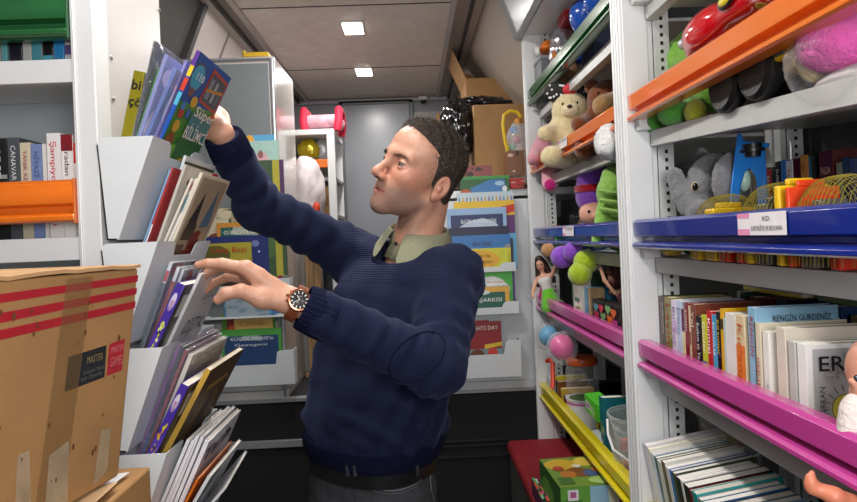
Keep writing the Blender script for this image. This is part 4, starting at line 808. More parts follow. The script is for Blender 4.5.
MB().ball((.072, .01, .03), .016, M('#d8a890', .8), 12, 8).build('nose', t)
t = thing('toy_dinosaur', 'orange brown toy dinosaur lying at the far end of the blue shelf', 'toy animal', (.555, 2.42, zB+.002), facing((.555, 2.42, 0), (.3, 1.5, 0)), GB)
blob('body', t, [E((0, 0, .04), (.075, .035, .03), .01), K((.05, 0, .05), (.10, .02, .07), .02, .018), K((-.05, 0, .04), (-.12, .02, .02), .022, .006), K((.03, .03, .03), (.03, .04, .01), .012, .010), K((-.03, .03, .03), (-.03, .04, .01), .012, .01), K((.03, -.03, .03), (.03, -.04, .01), .012, .010), K((-.03, -.03, .03), (-.03, -.04, .01), .012, .01)], M('#7c3a1c', .45, var=.5, vs=40), res=.004)
MB().ball((.115, .03, .075), .004, EYE_B, 8, 6).build('eye', t)
t = thing('toy_vehicle', 'dark toy vehicle with a bright green knob at the back of the blue shelf', 'toy vehicle', (.66, 2.42, zB+.002), facing((.66, 2.42, 0), (.3, 1.4, 0)), GB)
MB().box(-.08, .08, -.045, .045, .02, .07, M('#1d1e22', .4)).build('body', t, .008); MB().box(-.03, .04, -.035, .035, .07, .13, M('#17181b', .35)).build('cabin', t, .012); MB().ball((.07, .06, .09), .014, M('#2fbf4a', .3), 12, 8).build('knob', t)
for y in (-.02, .02): MB().ball((.08, y, .06), .011, M('#a81c24', .3), 10, 8).build('lamp', t)
for x in (-.05, .05):
    for y in (-.045, .045): MB().lathe([(.001, -.008), (.022, -.008), (.022, .008), (.001, .008)], M('#101012', .6), 14, T=TR((x, y, .022)), axis='y').build('wheel', t)
t = thing('toy_car', 'red and yellow toy car between the dinosaur and the green frame', 'toy car', (.54, 2.25, zB+.002), facing((.54, 2.25, 0), (.35, 1.4, 0)), GB)
blob('body', t, [E((0, 0, .022), (.055, .028, .016), .01), E((-.005, 0, .038), (.028, .022, .016), .008)], M('#c8461f', .3), res=.004); MB().box(-.03, .02, -.024, .024, .036, .042, M('#d8c23a', .3)).build('roof', t, .002)
for x in (-.03, .03):
    for y in (-.026, .026): MB().lathe([(.001, -.006), (.013, -.006), (.013, .006), (.001, .006)], M('#141416', .6), 12, T=TR((x, y, .013)), axis='y').build('wheel', t)
t = thing('climbing_toy', 'bright green toy frame standing on the blue shelf', 'toy', (.545, 2.13, zB+.002), facing((.545, 2.13, 0), (.2, 1.0, 0)), GB); gm = M('#3fae3a', .35)
fr = MB()
for y in (-.045, 0, .045): fr.tube([(0, y, 0), (0, y, .045)], .005, gm, 6)
fr.tube([(0, -.05, .045), (0, .05, .045)], .007, gm, 6).tube([(0, -.05, .02), (0, .05, .02)], .004, gm, 6); fr.build('frame', t)
MB().ball((.01, .03, .014), (.014, .02, .012), M('#d8501f', .4), 10, 8).build('orange_block', t)
t = thing('wooden_puppet', 'brown toy with two thin twig arms left of the rag doll', 'toy', (.64, 2.24, zB+.002), facing((.64, 2.24, 0), (.3, 1.0, 0)), GB)
blob('body', t, [E((0, 0, .06), (.035, .04, .06), .01), E((0, 0, .135), (.03, .03, .032), .012)], plush('#6a4630'), res=.005)
MB().tube([(.01, .03, .09), (.03, .09, .12), (.03, .14, .15)], [.010, .008, .005], M('#7a4f36', .7), 8).build('arm', t); MB().tube([(.01, .03, .07), (.04, .08, .07), (.05, .12, .09)], [.010, .008, .005], M('#7a4f36', .7), 8).build('arm', t)
# pink rail level
GP = 'toys behind the pink rail of the far unit'
def doll(loc, R, s, label, hair, dress, skin='#d3a083', skirt=None, curly=False, group=GP, big_hair=False):
    t = thing('doll', label, 'doll', loc, R, group); S = lambda *p: tuple(x*s for x in p)
    blob('body', t, [E(S(0, 0, .20), S(.019, .016, .024), .006), K(S(0, 0, .175), S(0, 0, .16), .008*s, .008*s, .006), K(S(0, .022, .15), S(0, -.022, .15), .012*s, .012*s, .01), K(S(0, 0, .14), S(0, 0, .10), .022*s, .017*s, .01), K(S(0, 0, .09), S(0, 0, .075), .022*s, .022*s, .01),
        K(S(0, .03, .15), S(.01, .06, .185), .008*s, .006*s, .005), K(S(.01, .06, .185), S(.02, .07, .22), .006*s, .006*s, .004), K(S(0, -.03, .15), S(.03, -.05, .11), .008*s, .006*s, .005), K(S(.03, -.05, .11), S(.06, -.045, .09), .006*s, .006*s, .004),
        K(S(0, .012, .07), S(.02, .016, 0), .014*s, .009*s, .006), K(S(0, -.012, .07), S(.02, -.016, 0), .014*s, .009*s, .006)], M(skin, .45), res=.003)
    if big_hair:
        r = random.Random(2); pr = [E(S(-.012, 0, .205), S(.03, .036, .036), .01)]
        for _ in range(26): pr.append(E(S(-.015+r.uniform(-.02, .03), r.uniform(-.045, .045), .195+r.uniform(-.05, .05)), r.uniform(.010, .017)*s, .005))
        blob('hair', t, pr, M(hair, .6, bump=.9, bs=160, var=.3), res=.004)
    else: blob('hair', t, [E(S(-.010, 0, .208), S(.021, .021, .025), .006), K(S(-.014, .012, .20), S(-.012, .03, .13), .014*s, .010*s, .01), K(S(-.014, -.012, .20), S(-.012, -.03, .13), .014*s, .012*s, .01), K(S(-.004, 0, .225), S(-.018, 0, .19), .014*s, .014*s, .01)], M(hair, .45, bump=.9, bs=160, var=.3), res=.003)
    blob('dress', t, [K(S(0, .012, .142), S(0, -.012, .142), .016*s, .016*s, .01), K(S(0, 0, .135), S(0, 0, .10), .0245*s, .020*s, .01)]+([] if skirt else [K(S(0, 0, .09), S(.01, 0, .03), .026*s, .04*s, .01)]), M(dress, .8, var=.1), res=.003)
    if skirt: blob('skirt', t, [K(S(0, 0, .09), S(.01, 0, .04), .026*s, .04*s, .01)]+[E(S(.0+.035*math.cos(a), .035*math.sin(a), .04), .012*s, .006) for a in range(6)], plush(skirt), res=.004)
    for y in (-1, 1): MB().ball(S(.0175, y*.007, .203), .0028*s, EYE_B, 8, 6).build('eye', t)
    MB().ball(S(.0185, 0, .190), S(.002, .004, .0018), M('#b83a4a', .4), 8, 6).build('mouth', t)
    return t
q = px(549, 285, X=.50); doll((.525, 2.32, zP+.015), facing((.5, 2.3, 0), (.0, 1.3, 0)) @ rotx(14), .98, 'long haired doll in a white top and green ruffled skirt, arm raised', '#2a1613', '#d9d6d4', skirt='#6ac030')
q = px(533, 290, X=.47); doll((.512, 2.43, zP+.06), facing((.5, 2.4, 0), (.0, 1.3, 0)) @ roty(8), .55, 'small blonde doll in a pink dress leaning over the far end of the pink rail', '#c9942e', '#c83a78')
q = px(609, 292, X=.57); doll((.60, 1.74, zP+.002), facing((.60, 1.74, 0), (.9, 2.5, 0)), .98, 'brown curly haired doll seen from behind above the hearts box', '#5c3529', '#5a2f3a', big_hair=True)
t = thing('plush_caterpillar', 'caterpillar plush of purple and lime balls resting over the pink-railed shelf', 'plush toy', (.55, 1.95, zP+.2), None, GP)
segs = ((548, 250, 7, '#b88a5a'), (562, 257, 11.5, '#8a4fc4'), (573, 252, 10.5, '#8a4fc4'), (586, 262, 12.5, '#a6bf2e'), (580, 274, 12, '#a6bf2e'))
for i, (a, b, rr, cc) in enumerate(segs):
    Yq = (2.02, 1.98, 1.91, 1.84, 1.83)[i]; q = at(a, b, Y=Yq); o = MB().ball(q-Vector((.55, 1.95, zP+.2)), rr*Yq/F, plush(cc), 20, 14).build('head' if i == 0 else 'segment', t); 
    if cc != '#8a4fc4': o['label'] = 'tan head' if i == 0 else 'lime green segment'
def simplebox(loc, R, sx, sy, sz, col, label, cat, group, name, faces=(), words=()):
    t = thing(name, label, cat, loc, R, group); MB().box(0, sx, 0, sy, 0, sz, M(col, .45, var=.04)).build('carton', t, .002)
    for fc, shapes in faces:
        fr = {'front': ((0, 0, 0), (sx, 0, 0), (0, 0, sz)), 'left': ((0, sy, 0), (0, -sy, 0), (0, 0, sz)), 'top': ((0, 0, sz), (sx, 0, 0), (0, sy, 0))}[fc]
        decor('printed_panel', t, *fr, shapes, lift=.0008)
    for s, org, ux, uy, h, col2, w in words: text(t, s, org, ux, uy, h, col2, 'lettering', w=w, lift=.006)
    return t
hs = [('r', 0, 0, 1, 1, '#1a171a')]; r = random.Random(5)
for i in range(9):
    x, y = .1+.8*(i % 5)/4+r.uniform(-.04, .04), .62+.25*(i//5)+r.uniform(-.05, .05); cc = ['#c22a4a', '#7ab06a', '#d8641f', '#b83a8a', '#d8d0c8', '#5aa0a8'][i % 6]
    hs += [('e', x-.035, y+.02, .042, .06, cc), ('e', x+.035, y+.02, .042, .06, cc), ('p', [(x-.075, y+.01), (x, y-.12), (x+.075, y+.01)], cc)]
for i in range(14): hs.append(('r', .04+.066*i, .05, .085+.066*i, .40, ['#d8c8a0', '#5a3a7a', '#c27a2a', '#8ab04a', '#d8d4cc', '#a83a3a'][i % 6]))
q0 = px(588, 330, X=.525); simplebox((.532, 1.50, zP+.002), rotz(90) @ Matrix.Identity(3), .31, .03, .125, '#1a171a', 'black box printed with hearts and coloured stripes at the near end', 'box', GP, 'gift_box', )
hb = C.objects[-2] if False else [o for o in C.objects if o.get('label', '').startswith('black box printed')][0]
hb.location = (.532, 1.84, zP+.002); hb.rotation_euler = (0, 0, math.radians(-90)); decor('printed_panel', hb, (0, 0, 0), (.31, 0, 0), (0, 0, .125), hs, lift=.0008)
t = simplebox((.53, 2.05, zP+.002), rotz(-90), .10, .03, .18, '#d8d5cc', 'white card box with a green pattern and small print below the caterpillar', 'box', GP, 'card_box', faces=[('front', art('#dcd9d0', '#b9c24a', '#c9c6b8', seed=41, n=10)+[('r', .2, .55, .7, .62, '#3a7a6a'), ('r', .25, .4, .7, .45, '#5a5a5a'), ('r', .25, .3, .8, .35, '#5a5a5a')])])
book((.535, 2.09, zP+.002), RS, .015, .12, .19, '#4a6a4a', 'narrow dark green book upright beside the white card box', 'books on the pink-railed far shelf')
book((.535, 1.935, zP+.002), RS, .028, .12, .15, '#4a9ac4', 'sky blue book upright between the card box and the tan one, far shelf', 'books on the pink-railed far shelf')
book((.535, 1.90, zP+.002), RS, .022, .045, .15, '#c2a47a', 'tan book upright right of the sky blue one, far shelf', 'books on the pink-railed far shelf')
t = thing('card_box', 'small silver grey card box leaning at the near post above the hearts box', 'box', (.52, 1.525, zP+.125), rotx(-18) @ rotz(-90), GP); MB().box(0, .06, 0, .008, 0, .075, M('#8d9499', .35)).build('card', t, .001); decor('spot', t, (0, 0, 0), (.06, 0, 0), (0, 0, .075), [('e', .4, .5, .05, .04, '#3a3d40'), ('e', .7, .3, .05, .04, '#3a3d40')])
# yellow rail level
GY = 'toys behind the yellow rail'
def bagball(px_, py_, rr, col, lab, X, dy=0):
    q = px(px_, py_, X=X); t = thing('toy_ball', lab, 'ball', q, None, GY); r = rr*q.y/F
    MB().ball((0, 0, 0), r, M(col, .35), 24, 16).build('ball', t); crinkle('clear_bag', t, (.0, .0, -.1*r), (r*1.18, r*1.2, r*1.3), clearfilm('#f2f4ff', .10), int(px_), .16); return t
bagball(549, 336, 10.5, '#3f9cc8', 'blue ball in a clear bag under the far end of the pink rail', .50)
bagball(562, 347, 12.5, '#d83a8a', 'pink ball in a clear bag hanging out below the pink rail', .495)
q = px(582, 380, X=.60); t = thing('jar', 'clear plastic jar with an orange screw lid behind the yellow rail', 'jar', (.61, 2.29, zY+.09), None, GY)
MB().lathe([(.001, 0), (.055, 0), (.06, .006), (.06, .09), (.05, .108)], clearfilm('#f4f6f8', .10), 28).build('jar_body', t); MB().lathe([(.001, .108), (.056, .106), (.058, .112), (.058, .126), (.054, .132), (.001, .133)], M('#c8521f', .35), 28).build('lid', t)
text(t, 'KAVANOZ', Vector((-.02, -.058, .055)), (1, 0, 0), (0, 0, 1), .008, '#e8e8e8', 'lettering', w=.045)
t = thing('plastic_tub', 'white tub with pink and green label standing on the yellow-railed shelf', 'tub', (.575, 2.17, zY+.002), None, GY)
MB().lathe([(.001, 0), (.05, 0), (.055, .094), (.0585, .10)], M('#c9cccc', .4), 28).build('tub_body', t); MB().lathe([(.0518, .025), (.0552, .083)], M('#d3d3d0', .5), 28).build('label_band', t); MB().lathe([(.0554, .083), (.0558, .091)], M('#b05a9a', .5), 28).build('stripe', t); MB().lathe([(.001, .108), (.03, .106), (.05, .098)], M('#3f5a34', .6), 20).build('contents', t)
t = thing('toy_clip', 'orange red plastic grip at the far end of the yellow rail', 'toy', (.512, 2.44, zY+.15), None, GY); MB().tube([(0, 0, .03), (.012, -.02, .04), (.012, -.05, .03), (.006, -.07, -.03), (.0, -.08, -.06)], .009, M('#d8401f', .35), 8).build('grip', t); MB().box(-.0, .03, -.06, .02, -.145, -.03, M('#b9bcc0', .4)).build('base', t, .004)
t = thing('storage_box', 'small clear box with a red carrying handle behind the yellow rail', 'box', (.56, 1.86, zY+.002), rotz(20), GY)
MB().box(-.05, .05, -.05, .05, 0, .06, clearfilm('#eef2f4', .18)).build('box_body', t, .004); MB().box(-.053, .053, -.053, .053, .06, .07, M('#c4c8ca', .35)).build('lid', t, .003); MB().tube([(-.04, -.05, .06), (-.045, -.06, .04), (-.03, -.062, .01), (-.02, -.062, 0)], .007, M('#d8461f', .3), 8).build('handle', t); MB().ball((.01, 0, .03), .02, M('#2f5aa0', .4), 10, 8).build('contents', t)
simplebox((.528, 1.95, zY+.12), rotz(-90) @ rotx(4), .13, .05, .055, '#4fc22e', 'bright green packet with a white label lying high behind the yellow rail', 'packet', GY, 'packet', faces=[('front', [('r', 0, 0, 1, 1, '#58c832'), ('r', .08, .25, .42, .7, '#dcdcdc'), ('r', .14, .35, .36, .55, '#a86ab0')])], words=[('VA', (.075, 0, .012), (1, 0, 0), (0, 0, 1), .03, '#e8f4e0', .045)])
simplebox((.565, 1.97, zY+.002), rotz(-90), .10, .05, .115, '#3f6a3a', 'green picture carton standing under the bright green packet', 'box', GY, 'carton', faces=[('front', art('#4f8a3a', '#c9b83a', '#b83a2a', '#d8d4c8', seed=50))])
book((.53, 1.80, zY+.002), rotx(-4) @ RS, .035, .14, .2, '#12707c', 'tall petrol blue book leaning behind the yellow rail', 'books behind the yellow rail')
t = thing('bucket', 'clear plastic bucket with a white handle and coloured blocks at the near post', 'bucket', (.585, 1.62, zY+.002), None, GY)
MB().lathe([(.07, 0), (.072, .002), (.085, .19), (.089, .192), (.089, .20), (.084, .2), (.071, .006), (.001, .006)], clearfilm('#eef3ee', .2), 32).build('bucket_body', t); MB().tube([(-.088, .01, .185), (-.10, -.03, .16), (-.098, -.06, .13), (-.07, -.085, .11), (-.02, -.095, .10), (.05, -.08, .13), (.082, -.02, .18)], .0035, M('#dcdcdc', .4), 8).build('handle', t)
r = random.Random(8)
for i in range(22): a, d_ = r.random()*6.28, .05*math.sqrt(r.random()); MB().box(-.014, .014, -.014, .014, -.014, .014, M(['#c8281f', '#d8b81f', '#2f8a3a', '#2858b0', '#d8701f'][i % 5], .3), T=TR((d_*math.cos(a), d_*math.sin(a), .02+.02*(i//4)), rotz(r.random()*90))).build('block', t)
t = thing('skipping_rope', 'coiled blue cord behind the green packet on the yellow-railed shelf', 'cord', (.66, 1.74, zY+.15), None, GY); MB().tube([(.04*math.cos(a*.5), .05*math.sin(a*.5), .002*a) for a in range(40)], .007, M('#1f3fa0', .4), 8).build('cord', t); MB().box(-.05, .05, -.06, .06, -.148, -.008, M('#5a4a3a', .6)).build('carton', t, .003)
for i, (y, cc, lab) in enumerate(((2.40, '#c9b82e', 'yellow booklet at the far end of the yellow-railed shelf'), (2.36, '#7a4a2a', 'brown booklet beside the yellow one at the far end'), (2.30, '#c2a03a', 'mustard booklet third from the far end of the yellow-railed shelf'), (2.25, '#5a3a5a', 'dark plum booklet fourth from the far end of the yellow-railed shelf'))):
    book((.53, y, zY+.002), RS, .02, .12, .13-.012*i, cc, lab, 'booklets at the far end behind the yellow rail')
# bench, game box and packet below the shelves
t = thing('storage_bench', 'low grey bench with a red padded top under the far shelf unit', 'bench', (0, 0, 0))
bx0, bx1, bz = .345, .885, .62
MB().box(bx0+.012, bx1, 1.52, 2.49, 0, bz-.05, M('#4b4b49', .6)).build('base', t, .004)
blob('cushion', t, [('f', lambda p: np.sqrt((np.maximum(np.abs(p-np.array([(bx0+bx1)/2, 2.0, bz-.025], np.float32))-np.array([(bx1-bx0)/2-.022, .50-.022, .003], np.float32), 0)**2).sum(-1))-.022, 0)]+[E(((bx0+bx1)/2, 2.0, bz-.03), (.2, .45, .02), 0)], M('#8c1622', .75, var=.06, bump=.3, bs=700), res=.008) if False else MB().box(bx0, bx1, 1.50, 2.495, bz-.05, bz, M('#8c1622', .7, var=.06, bump=.3, bs=700)).build('cushion', t, .02, seg=4)
gm = [('r', 0, 0, 1, 1, '#6a8a34'), ('e', .3, .75, .3, .2, '#c9a52e'), ('e', .75, .8, .2, .16, '#d8c04a'), ('e', .5, .45, .22, .16, '#7a4a22'), ('e', .3, .4, .14, .12, '#b8702a'), ('e', .7, .4, .13, .11, '#4a5a8a'), ('e', .86, .5, .1, .1, '#c87a34'), ('r', .05, .08, .3, .3, '#3f6a2c'), ('e', .8, .15, .25, .12, '#9fc06a'), ('e', .2, .6, .1, .08, '#a83a24'), ('e', .55, .65, .08, .06, '#dcd8c0')]
t = simplebox((.375, 1.68, bz+.001), rotz(3), .165, .22, .13, '#4f7a30', 'colourful puzzle game carton standing on the red bench', 'box', None, 'game_box', faces=[('top', gm), ('front', [('r', 0, 0, 1, 1, '#5f9a3c'), ('e', .2, .4, .25, .4, '#3f7a2c'), ('r', .5, 0, 1, 1, '#8ab8cc'), ('e', .62, .2, .2, .3, '#9fcf5a'), ('p', [(.85, 0), (1, 0), (1, 1), (.8, 1)], '#c9d8b8'), ('r', .12, .72, .30, .95, '#dcd8dc'), ('r', .16, .78, .26, .9, '#a85a8a')]), ('left', [('r', 0, 0, 1, 1, '#2f5a24'), ('e', .4, .5, .3, .3, '#4f8a34')])], words=[('LİDER', (.03, 0, .045), (1, 0, 0), (0, 0, 1), .022, '#c9a83a', .06)])
t = simplebox((.347, 1.79, bz+.001), rotz(0), .024, .17, .045, '#5a2a4a', 'small packet of coloured beads beside the game carton on the bench', 'packet', None, 'packet', faces=[('top', art('#2a2a30', '#d83a8a', '#d8c03a', '#5ab06a', '#d8501f', '#e0e0e0', seed=60, n=34)), ('front', art('#2a2a30', '#d83a8a', '#5ab06a', '#d8501f', '#e0e0e0', '#3a4aa0', seed=61, n=24))])
# ------------------------------------------------------------------ near right unit
GN = 'toys behind the near orange rail'
t = thing('plush_frog', 'lime green plush frog behind the far end of the near orange rail', 'plush toy', (.56, 1.20, zO+.002), None, GN)
o3 = Vector((.56, 1.20, zO+.002))
def L_(a, b, X): return tuple(at(a, b, X=X)-o3)
gr = plush('#5fb03a')
blob('body', t, [E(L_(676, 60, .62), (.045, .045, .04), .01), E(L_(690, 45, .64), (.035, .04, .035), .01), E((.06, .0, .07), (.06, .06, .07), .02), K((.06, 0, .10), L_(680, 62, .62), .04, .035, .03)], plush('#7fc03f'), res=.005, fuzz=.0006)
for a, b, X, rr in ((656, 122, .545, .026), (673, 113, .545, .030)): blob('foot', t, [E(L_(a, b, X), (rr, rr*1.1, rr*.9), .01), E(tuple(Vector(L_(a, b, X))+Vector((.04, .01, .005))), (rr, rr, rr*.9), .01)], plush('#4f9a3a'), res=.004, fuzz=.0006)
MB().ball(L_(686, 56, .60), (.012, .02, .008), M('#b8242c', .6), 12, 8).build('tongue', t)
MB().ball(L_(695, 112, .56), (.02, .026, .024), plush('#b8c040'), 14, 10).build('yellow_foot', t)
t = thing('toy_bag', 'grey blue soft bag in the shadow behind the green frog', 'bag', (.72, 1.28, zO+.09), None, GN); crinkle('bag', t, (0, 0, 0), (.06, .05, .088), plush('#5a6470'), 9, .12)
# red toy car
R = facing((.62, .95, 0), (.62, 3, 0)); t = thing('toy_car', 'large shiny red toy car standing nose first behind the near orange rail', 'toy car', (.635, 1.00, zO+.074), R, GN); rd = M('#c20f1c', .12, var=.02, coat=.8)
blob('body', t, [E((.03, 0, .075), (.21, .094, .042), .02), E((.15, 0, .082), (.12, .090, .040), .02), E((-.02, 0, .110), (.12, .072, .044), .02), E((.14, .07, .075), (.085, .03, .038), .015), E((.14, -.07, .075), (.085, .03, .038), .015), E((-.10, .07, .075), (.07, .03, .038), .015), E((-.10, -.07, .075), (.07, .03, .038), .015), E((.215, 0, .01), (.05, .08, .075), .03)], rd, res=.006, it=2)
blob('windscreen', t, [E((.07, 0, .110), (.055, .061, .032), .0)], M('#2a3038', .1, coat=.6), res=.006)
for y in (-1, 1):
    MB().ball((.255, y*.055, .085), (.012, .020, .013), M('#c9d2d8', .15), 12, 8).build('headlamp', t); MB().ball((.02, y*.0985, .085), (.020, .005, .009), M('#d6c22e', .3), 12, 8).build('side_badge', t); MB().ball((.02, y*.0965, .085), (.028, .004, .014), M('#141414', .3), 12, 8).build('side_roundel', t)
R = facing((.56, .8, 0), (.56, 3, 0)); t = thing('toy_truck', 'yellow toy truck with big black tyres below the near orange rail', 'toy truck', (.562, .90, zO-.030), R, GN)
MB().box(-.055, .15, -.02, .02, .03, .06, M('#d8b01c', .3)).build('chassis', t, .004)
f = MB(); f.prism([(-.055, .045), (.062, .045), (.066, .062), (.04, .094), (-.055, .096)], 'y', -.03, .034, M('#e0b81c', .25)); f.build('body', t, .006); MB().box(-.055, -.03, .034, .038, .05, .075, M('#6a7076', .3, metal=.4)).build('side_step', t, .002)
for x in (.112, .018):
    for y in (-.028, .028):
        w = MB().lathe([(.022, -.014), (.038, -.0155), (.045, -.010), (.046, 0), (.045, .010), (.038, .0155), (.022, .014)], M('#070708', .45, bump=.2, bs=250), 26, T=TR((x, y, .046)), axis='y').build('tyre', t); h = MB().lathe([(.001, .012), (.010, .012), (.012, .008), (.022, .010), (.022, -.010), (.001, -.010)], M('#2c2d30', .3), 16, T=TR((x, y, .046)), axis='y').build('hub', w)
# pink wool in a plastic bag
q = px(845, 45, X=.56); t = thing('wool_bag', 'pink soft toy in a clear plastic bag at the right picture edge', 'bag', (.60, .72, zO-.012), None, GN)
MB().ball((-.045, .055, .028), (.05, .055, .042), M('#cf4a9c', .9, bump=1, bs=120, var=.15), 24, 16).build('soft_toy', t); MB().ball((-.04, .105, .012), (.03, .02, .028), M('#b8a27a', .9), 16, 12).build('tan_part', t); MB().ball((-.02, .05, -.024), (.045, .075, .018), M('#b8b2b2', .8), 16, 12).build('white_part', t); crinkle('clear_bag', t, (-.03, .055, .005), (.07, .085, .062), clearfilm('#f8f6fa', .01), 3, .12, 48, 32)
# blue rail, near unit
GE = 'toys behind the near blue rail'
t = thing('plush_elephant', 'grey plush elephant with a raised trunk behind the near blue rail', 'plush toy', (.66, 1.28, zB+.002), None, GE); o3 = Vector((.66, 1.28, zB+.002)); ge = plush('#75767a')
eb = blob('body', t, [E(L_(714, 180, .63), (.052, .050, .055), .01), E(L_(720, 207, .65), (.06, .06, .065), .02), E(L_(704, 190, .60), (.030, .030, .030), .012), K(L_(700, 193, .59), L_(690, 208, .575), .024, .021, .008), K(L_(690, 208, .575), L_(682, 196, .565), .021, .0195, .005), K(L_(682, 196, .565), L_(675, 176, .56), .0195, .0175, .004), K(L_(705, 205, .60), L_(700, 216, .575), .026, .028, .01)], ge, res=.004, fuzz=.0007)
blob('ear', t, [E(L_(727, 182, .60), (.028, .020, .044), .01), E(L_(731, 168, .61), (.022, .018, .03), .015)], ge, res=.004, fuzz=.0007); blob('ear', t, [E(L_(700, 163, .68), (.025, .03, .035), .02)], ge, res=.004, fuzz=.0007)
def stick(o, a, b_):
    from mathutils.bvhtree import BVHTree
    bt = BVHTree.FromPolygons([v.co.copy() for v in o.data.vertices], [tuple(p.vertices) for p in o.data.polygons]); base_ = o.parent.matrix_world if o.parent else Matrix.Identity(4); iv = base_.inverted()
    p0 = iv @ EYE; h = bt.ray_cast(p0, (iv @ at(a, b_, Y=3)-p0).normalized()); return h[0] if h[0] is not None else Vector((0, 0, 0))
p = stick(eb, 695, 187); MB().ball(p, (.007, .009, .010), M('#c8b48a', .3), 12, 8).build('eye', t); MB().ball(p+Vector((-.002, -.005, .0)), (.006, .006, .0085), M('#0d0d0d', .12), 10, 8).build('pupil', t)
t = thing('plush_duck', 'small cream and yellow plush at the post behind the near blue rail', 'plush toy', (.56, 1.33, zB+.002), None, GE); o3 = Vector((.56, 1.33, zB+.002)); blob('body', t, [E((0, -.005, .03), (.03, .03, .03), .01), E((.02, -.03, .035), (.025, .022, .02), .01)], plush('#c9b8a2'), res=.004); MB().ball((-.01, -.03, .012), (.02, .02, .012), M('#c8a84a', .6), 12, 8).build('feet', t)
t = thing('plush_leaf', 'dark green soft toy hanging behind the elephant trunk', 'plush toy', (.62, 1.345, zB+.06), None, GE); blob('body', t, [E((0, 0, 0), (.03, .012, .05), .01), E((.0, 0, -.04), (.035, .015, .02), .01)], plush('#3a8a4a'), res=.004)
# blue toy stand: an inclined A-frame with a black knob
t = thing('toy_stand', 'tall bright blue plastic toy stand with a black knob behind the near blue rail', 'toy', (.62, 1.14, zB+.002), None, GE); o3 = Vector((.62, 1.14, zB+.002)); bl = M('#1c6fc0', .25, coat=.2)
def Lx(a, b, Y): return Vector(at(a, b, Y=Y))-o3
y0, y1 = 1.12, 1.17; P_ = [(722, 215), (729, 205), (737, 134), (741, 133), (744, 141), (770, 143), (769, 147), (765, 148), (769, 213), (758, 213), (756, 178), (750, 168), (745, 172), (741, 185), (738, 213)]
f = MB(); n = len(P_); f.add([Lx(a, b, y0) for a, b in P_]+[Lx(a, b, y1) for a, b in P_], [tuple(range(n)), tuple(range(2*n-1, n-1, -1))]+[(i, (i+1) % n, n+(i+1) % n, n+i) for i in range(n)], bl); f.build('frame', t, .002)
k = MB().tube([Lx(752, 144, y0-.006), Lx(753, 157, y0-.006)], [.017, .013], M('#0f1012', .35), 14).build('knob', t); MB().tube([Lx(752, 149, y0-.006), Lx(752.3, 152, y0-.006)], .0215, M('#0f1012', .35), 14).build('knob_flange', t)
MB().ball(Lx(744, 180, y0+.02), (.012, .012, .022), M('#a8c4b8', .4), 12, 8).build('pale_insert', t)
t = thing('rod', 'thin pale metal rod leaning behind the blue-railed books', 'rod', (0, 0, 0), None); MB().tube([at(790, 141, X=.80), (.80, at(791, 172, X=.80).y, zB+.002)], .004, M('#b9bcc0', .3, metal=.6), 8).build('rod', t)
# net bags of toy building bricks
def brickbag(px0, px1, pyt, lab, seed, cols):
    a, b = at(px0, 212, X=.56), at(px1, 212, X=.56); cy, hy = (a.y+b.y)/2, (a.y-b.y)/2; h = at((px0+px1)/2, pyt, X=.56).z-zB
    t = thing('net_bag', lab, 'toy bag', (.56, cy, zB+.002), None, GE); r = random.Random(seed)
    for i, (u, w, hh, cc) in enumerate(cols):
        y = -(u-.5)*2*hy; z0 = .0
        MB().box(-.035, .04, y-w*hy, y+w*hy, z0, h*hh, M(cc, .3)).box(-.02, .02, y-w*hy*.6, y+w*hy*.6, h*hh, h*hh+.010, M(cc, .3)).build('brick', t, .003)
    net = MB(); ym = M('#8f8228', .6)
    N = max(8, int(hy*260))
    for k in range(-N//2, N+N//2):
        for s in (-1, 1):
            pts = []
            for j in range(13):
                th = math.pi*j/12; yy = -hy+2*hy*(k+s*j*.35)/N
                if abs(yy) <= hy: env = math.sqrt(max(.05, 1-(yy/hy)**4)); pts.append((-.046*math.cos(th)*env, yy, .004+(h+.004)*math.sin(th)**.7*env))
            if len(pts) > 1: net.tube(pts, .0004, ym, 3, caps=False)
    o = net.build('yellow_net', t); o['kind'] = 'stuff'; return t
brickbag(703, 752, 200, 'yellow and red toy bricks in a yellow net near the elephant', 1, [(.2, .16, .6, '#d8a81c'), (.55, .2, .85, '#d8b01c'), (.8, .18, .45, '#c8321c')])
brickbag(752, 808, 189, 'net of grey and yellow toy bricks left of the red ones', 2, [(.12, .1, .35, '#c8301c'), (.3, .09, .7, '#d8b01c'), (.58, .2, .8, '#4a4a44'), (.88, .09, 1.0, '#dcb41c')])
brickbag(808, 880, 182, 'long net of red and grey toy bricks at the right picture edge', 3, [(.06, .05, .98, '#d8401c'), (.35, .22, .72, '#55544c'), (.75, .14, .62, '#c8301c')])
# doll in the row of books and the foot below
t = thing('baby_doll', 'bald headed baby doll in a white dress leaning on the sun drawing book', 'doll', (.535, .72, zP+.002), None); o3 = Vector((.535, .72, zP+.002)); sk = M('#c98f78', .4, var=.05)
dq = lambda a, b, Y: tuple(at(a+7, b, Y=Y)-o3)
blob('body', t, [E(dq(868, 370, .735), (.030, .032, .040), .006), E(dq(851, 388, .715), (.006, .006, .006), .008), E(dq(862, 394, .72), (.020, .02, .018), .01), E(dq(845.5, 381, .714), (.005, .004, .004), .01), K(dq(868, 402, .74), dq(874, 425, .74), .02, .02, .01), E(dq(876, 432, .745), (.03, .03, .04), .02)], sk, res=.002)
MB().ball(dq(850, 378.5, .711), (.0036, .0036, .0045), M('#26303c', .12, var=0), 10, 8).build('eye', t)
blob('dress', t, [K(dq(870, 410, .728), dq(872, 440, .728), .022, .034, .01)]+[E(dq(850+4*math.sin(i*2.1)-i*.5, 401+i*4.4, .716+.003*(i % 3)), (.012, .012, .0085), .012) for i in range(10)], M('#d8cdc8', .85, var=.08, bump=.8, bs=160), res=.0022)
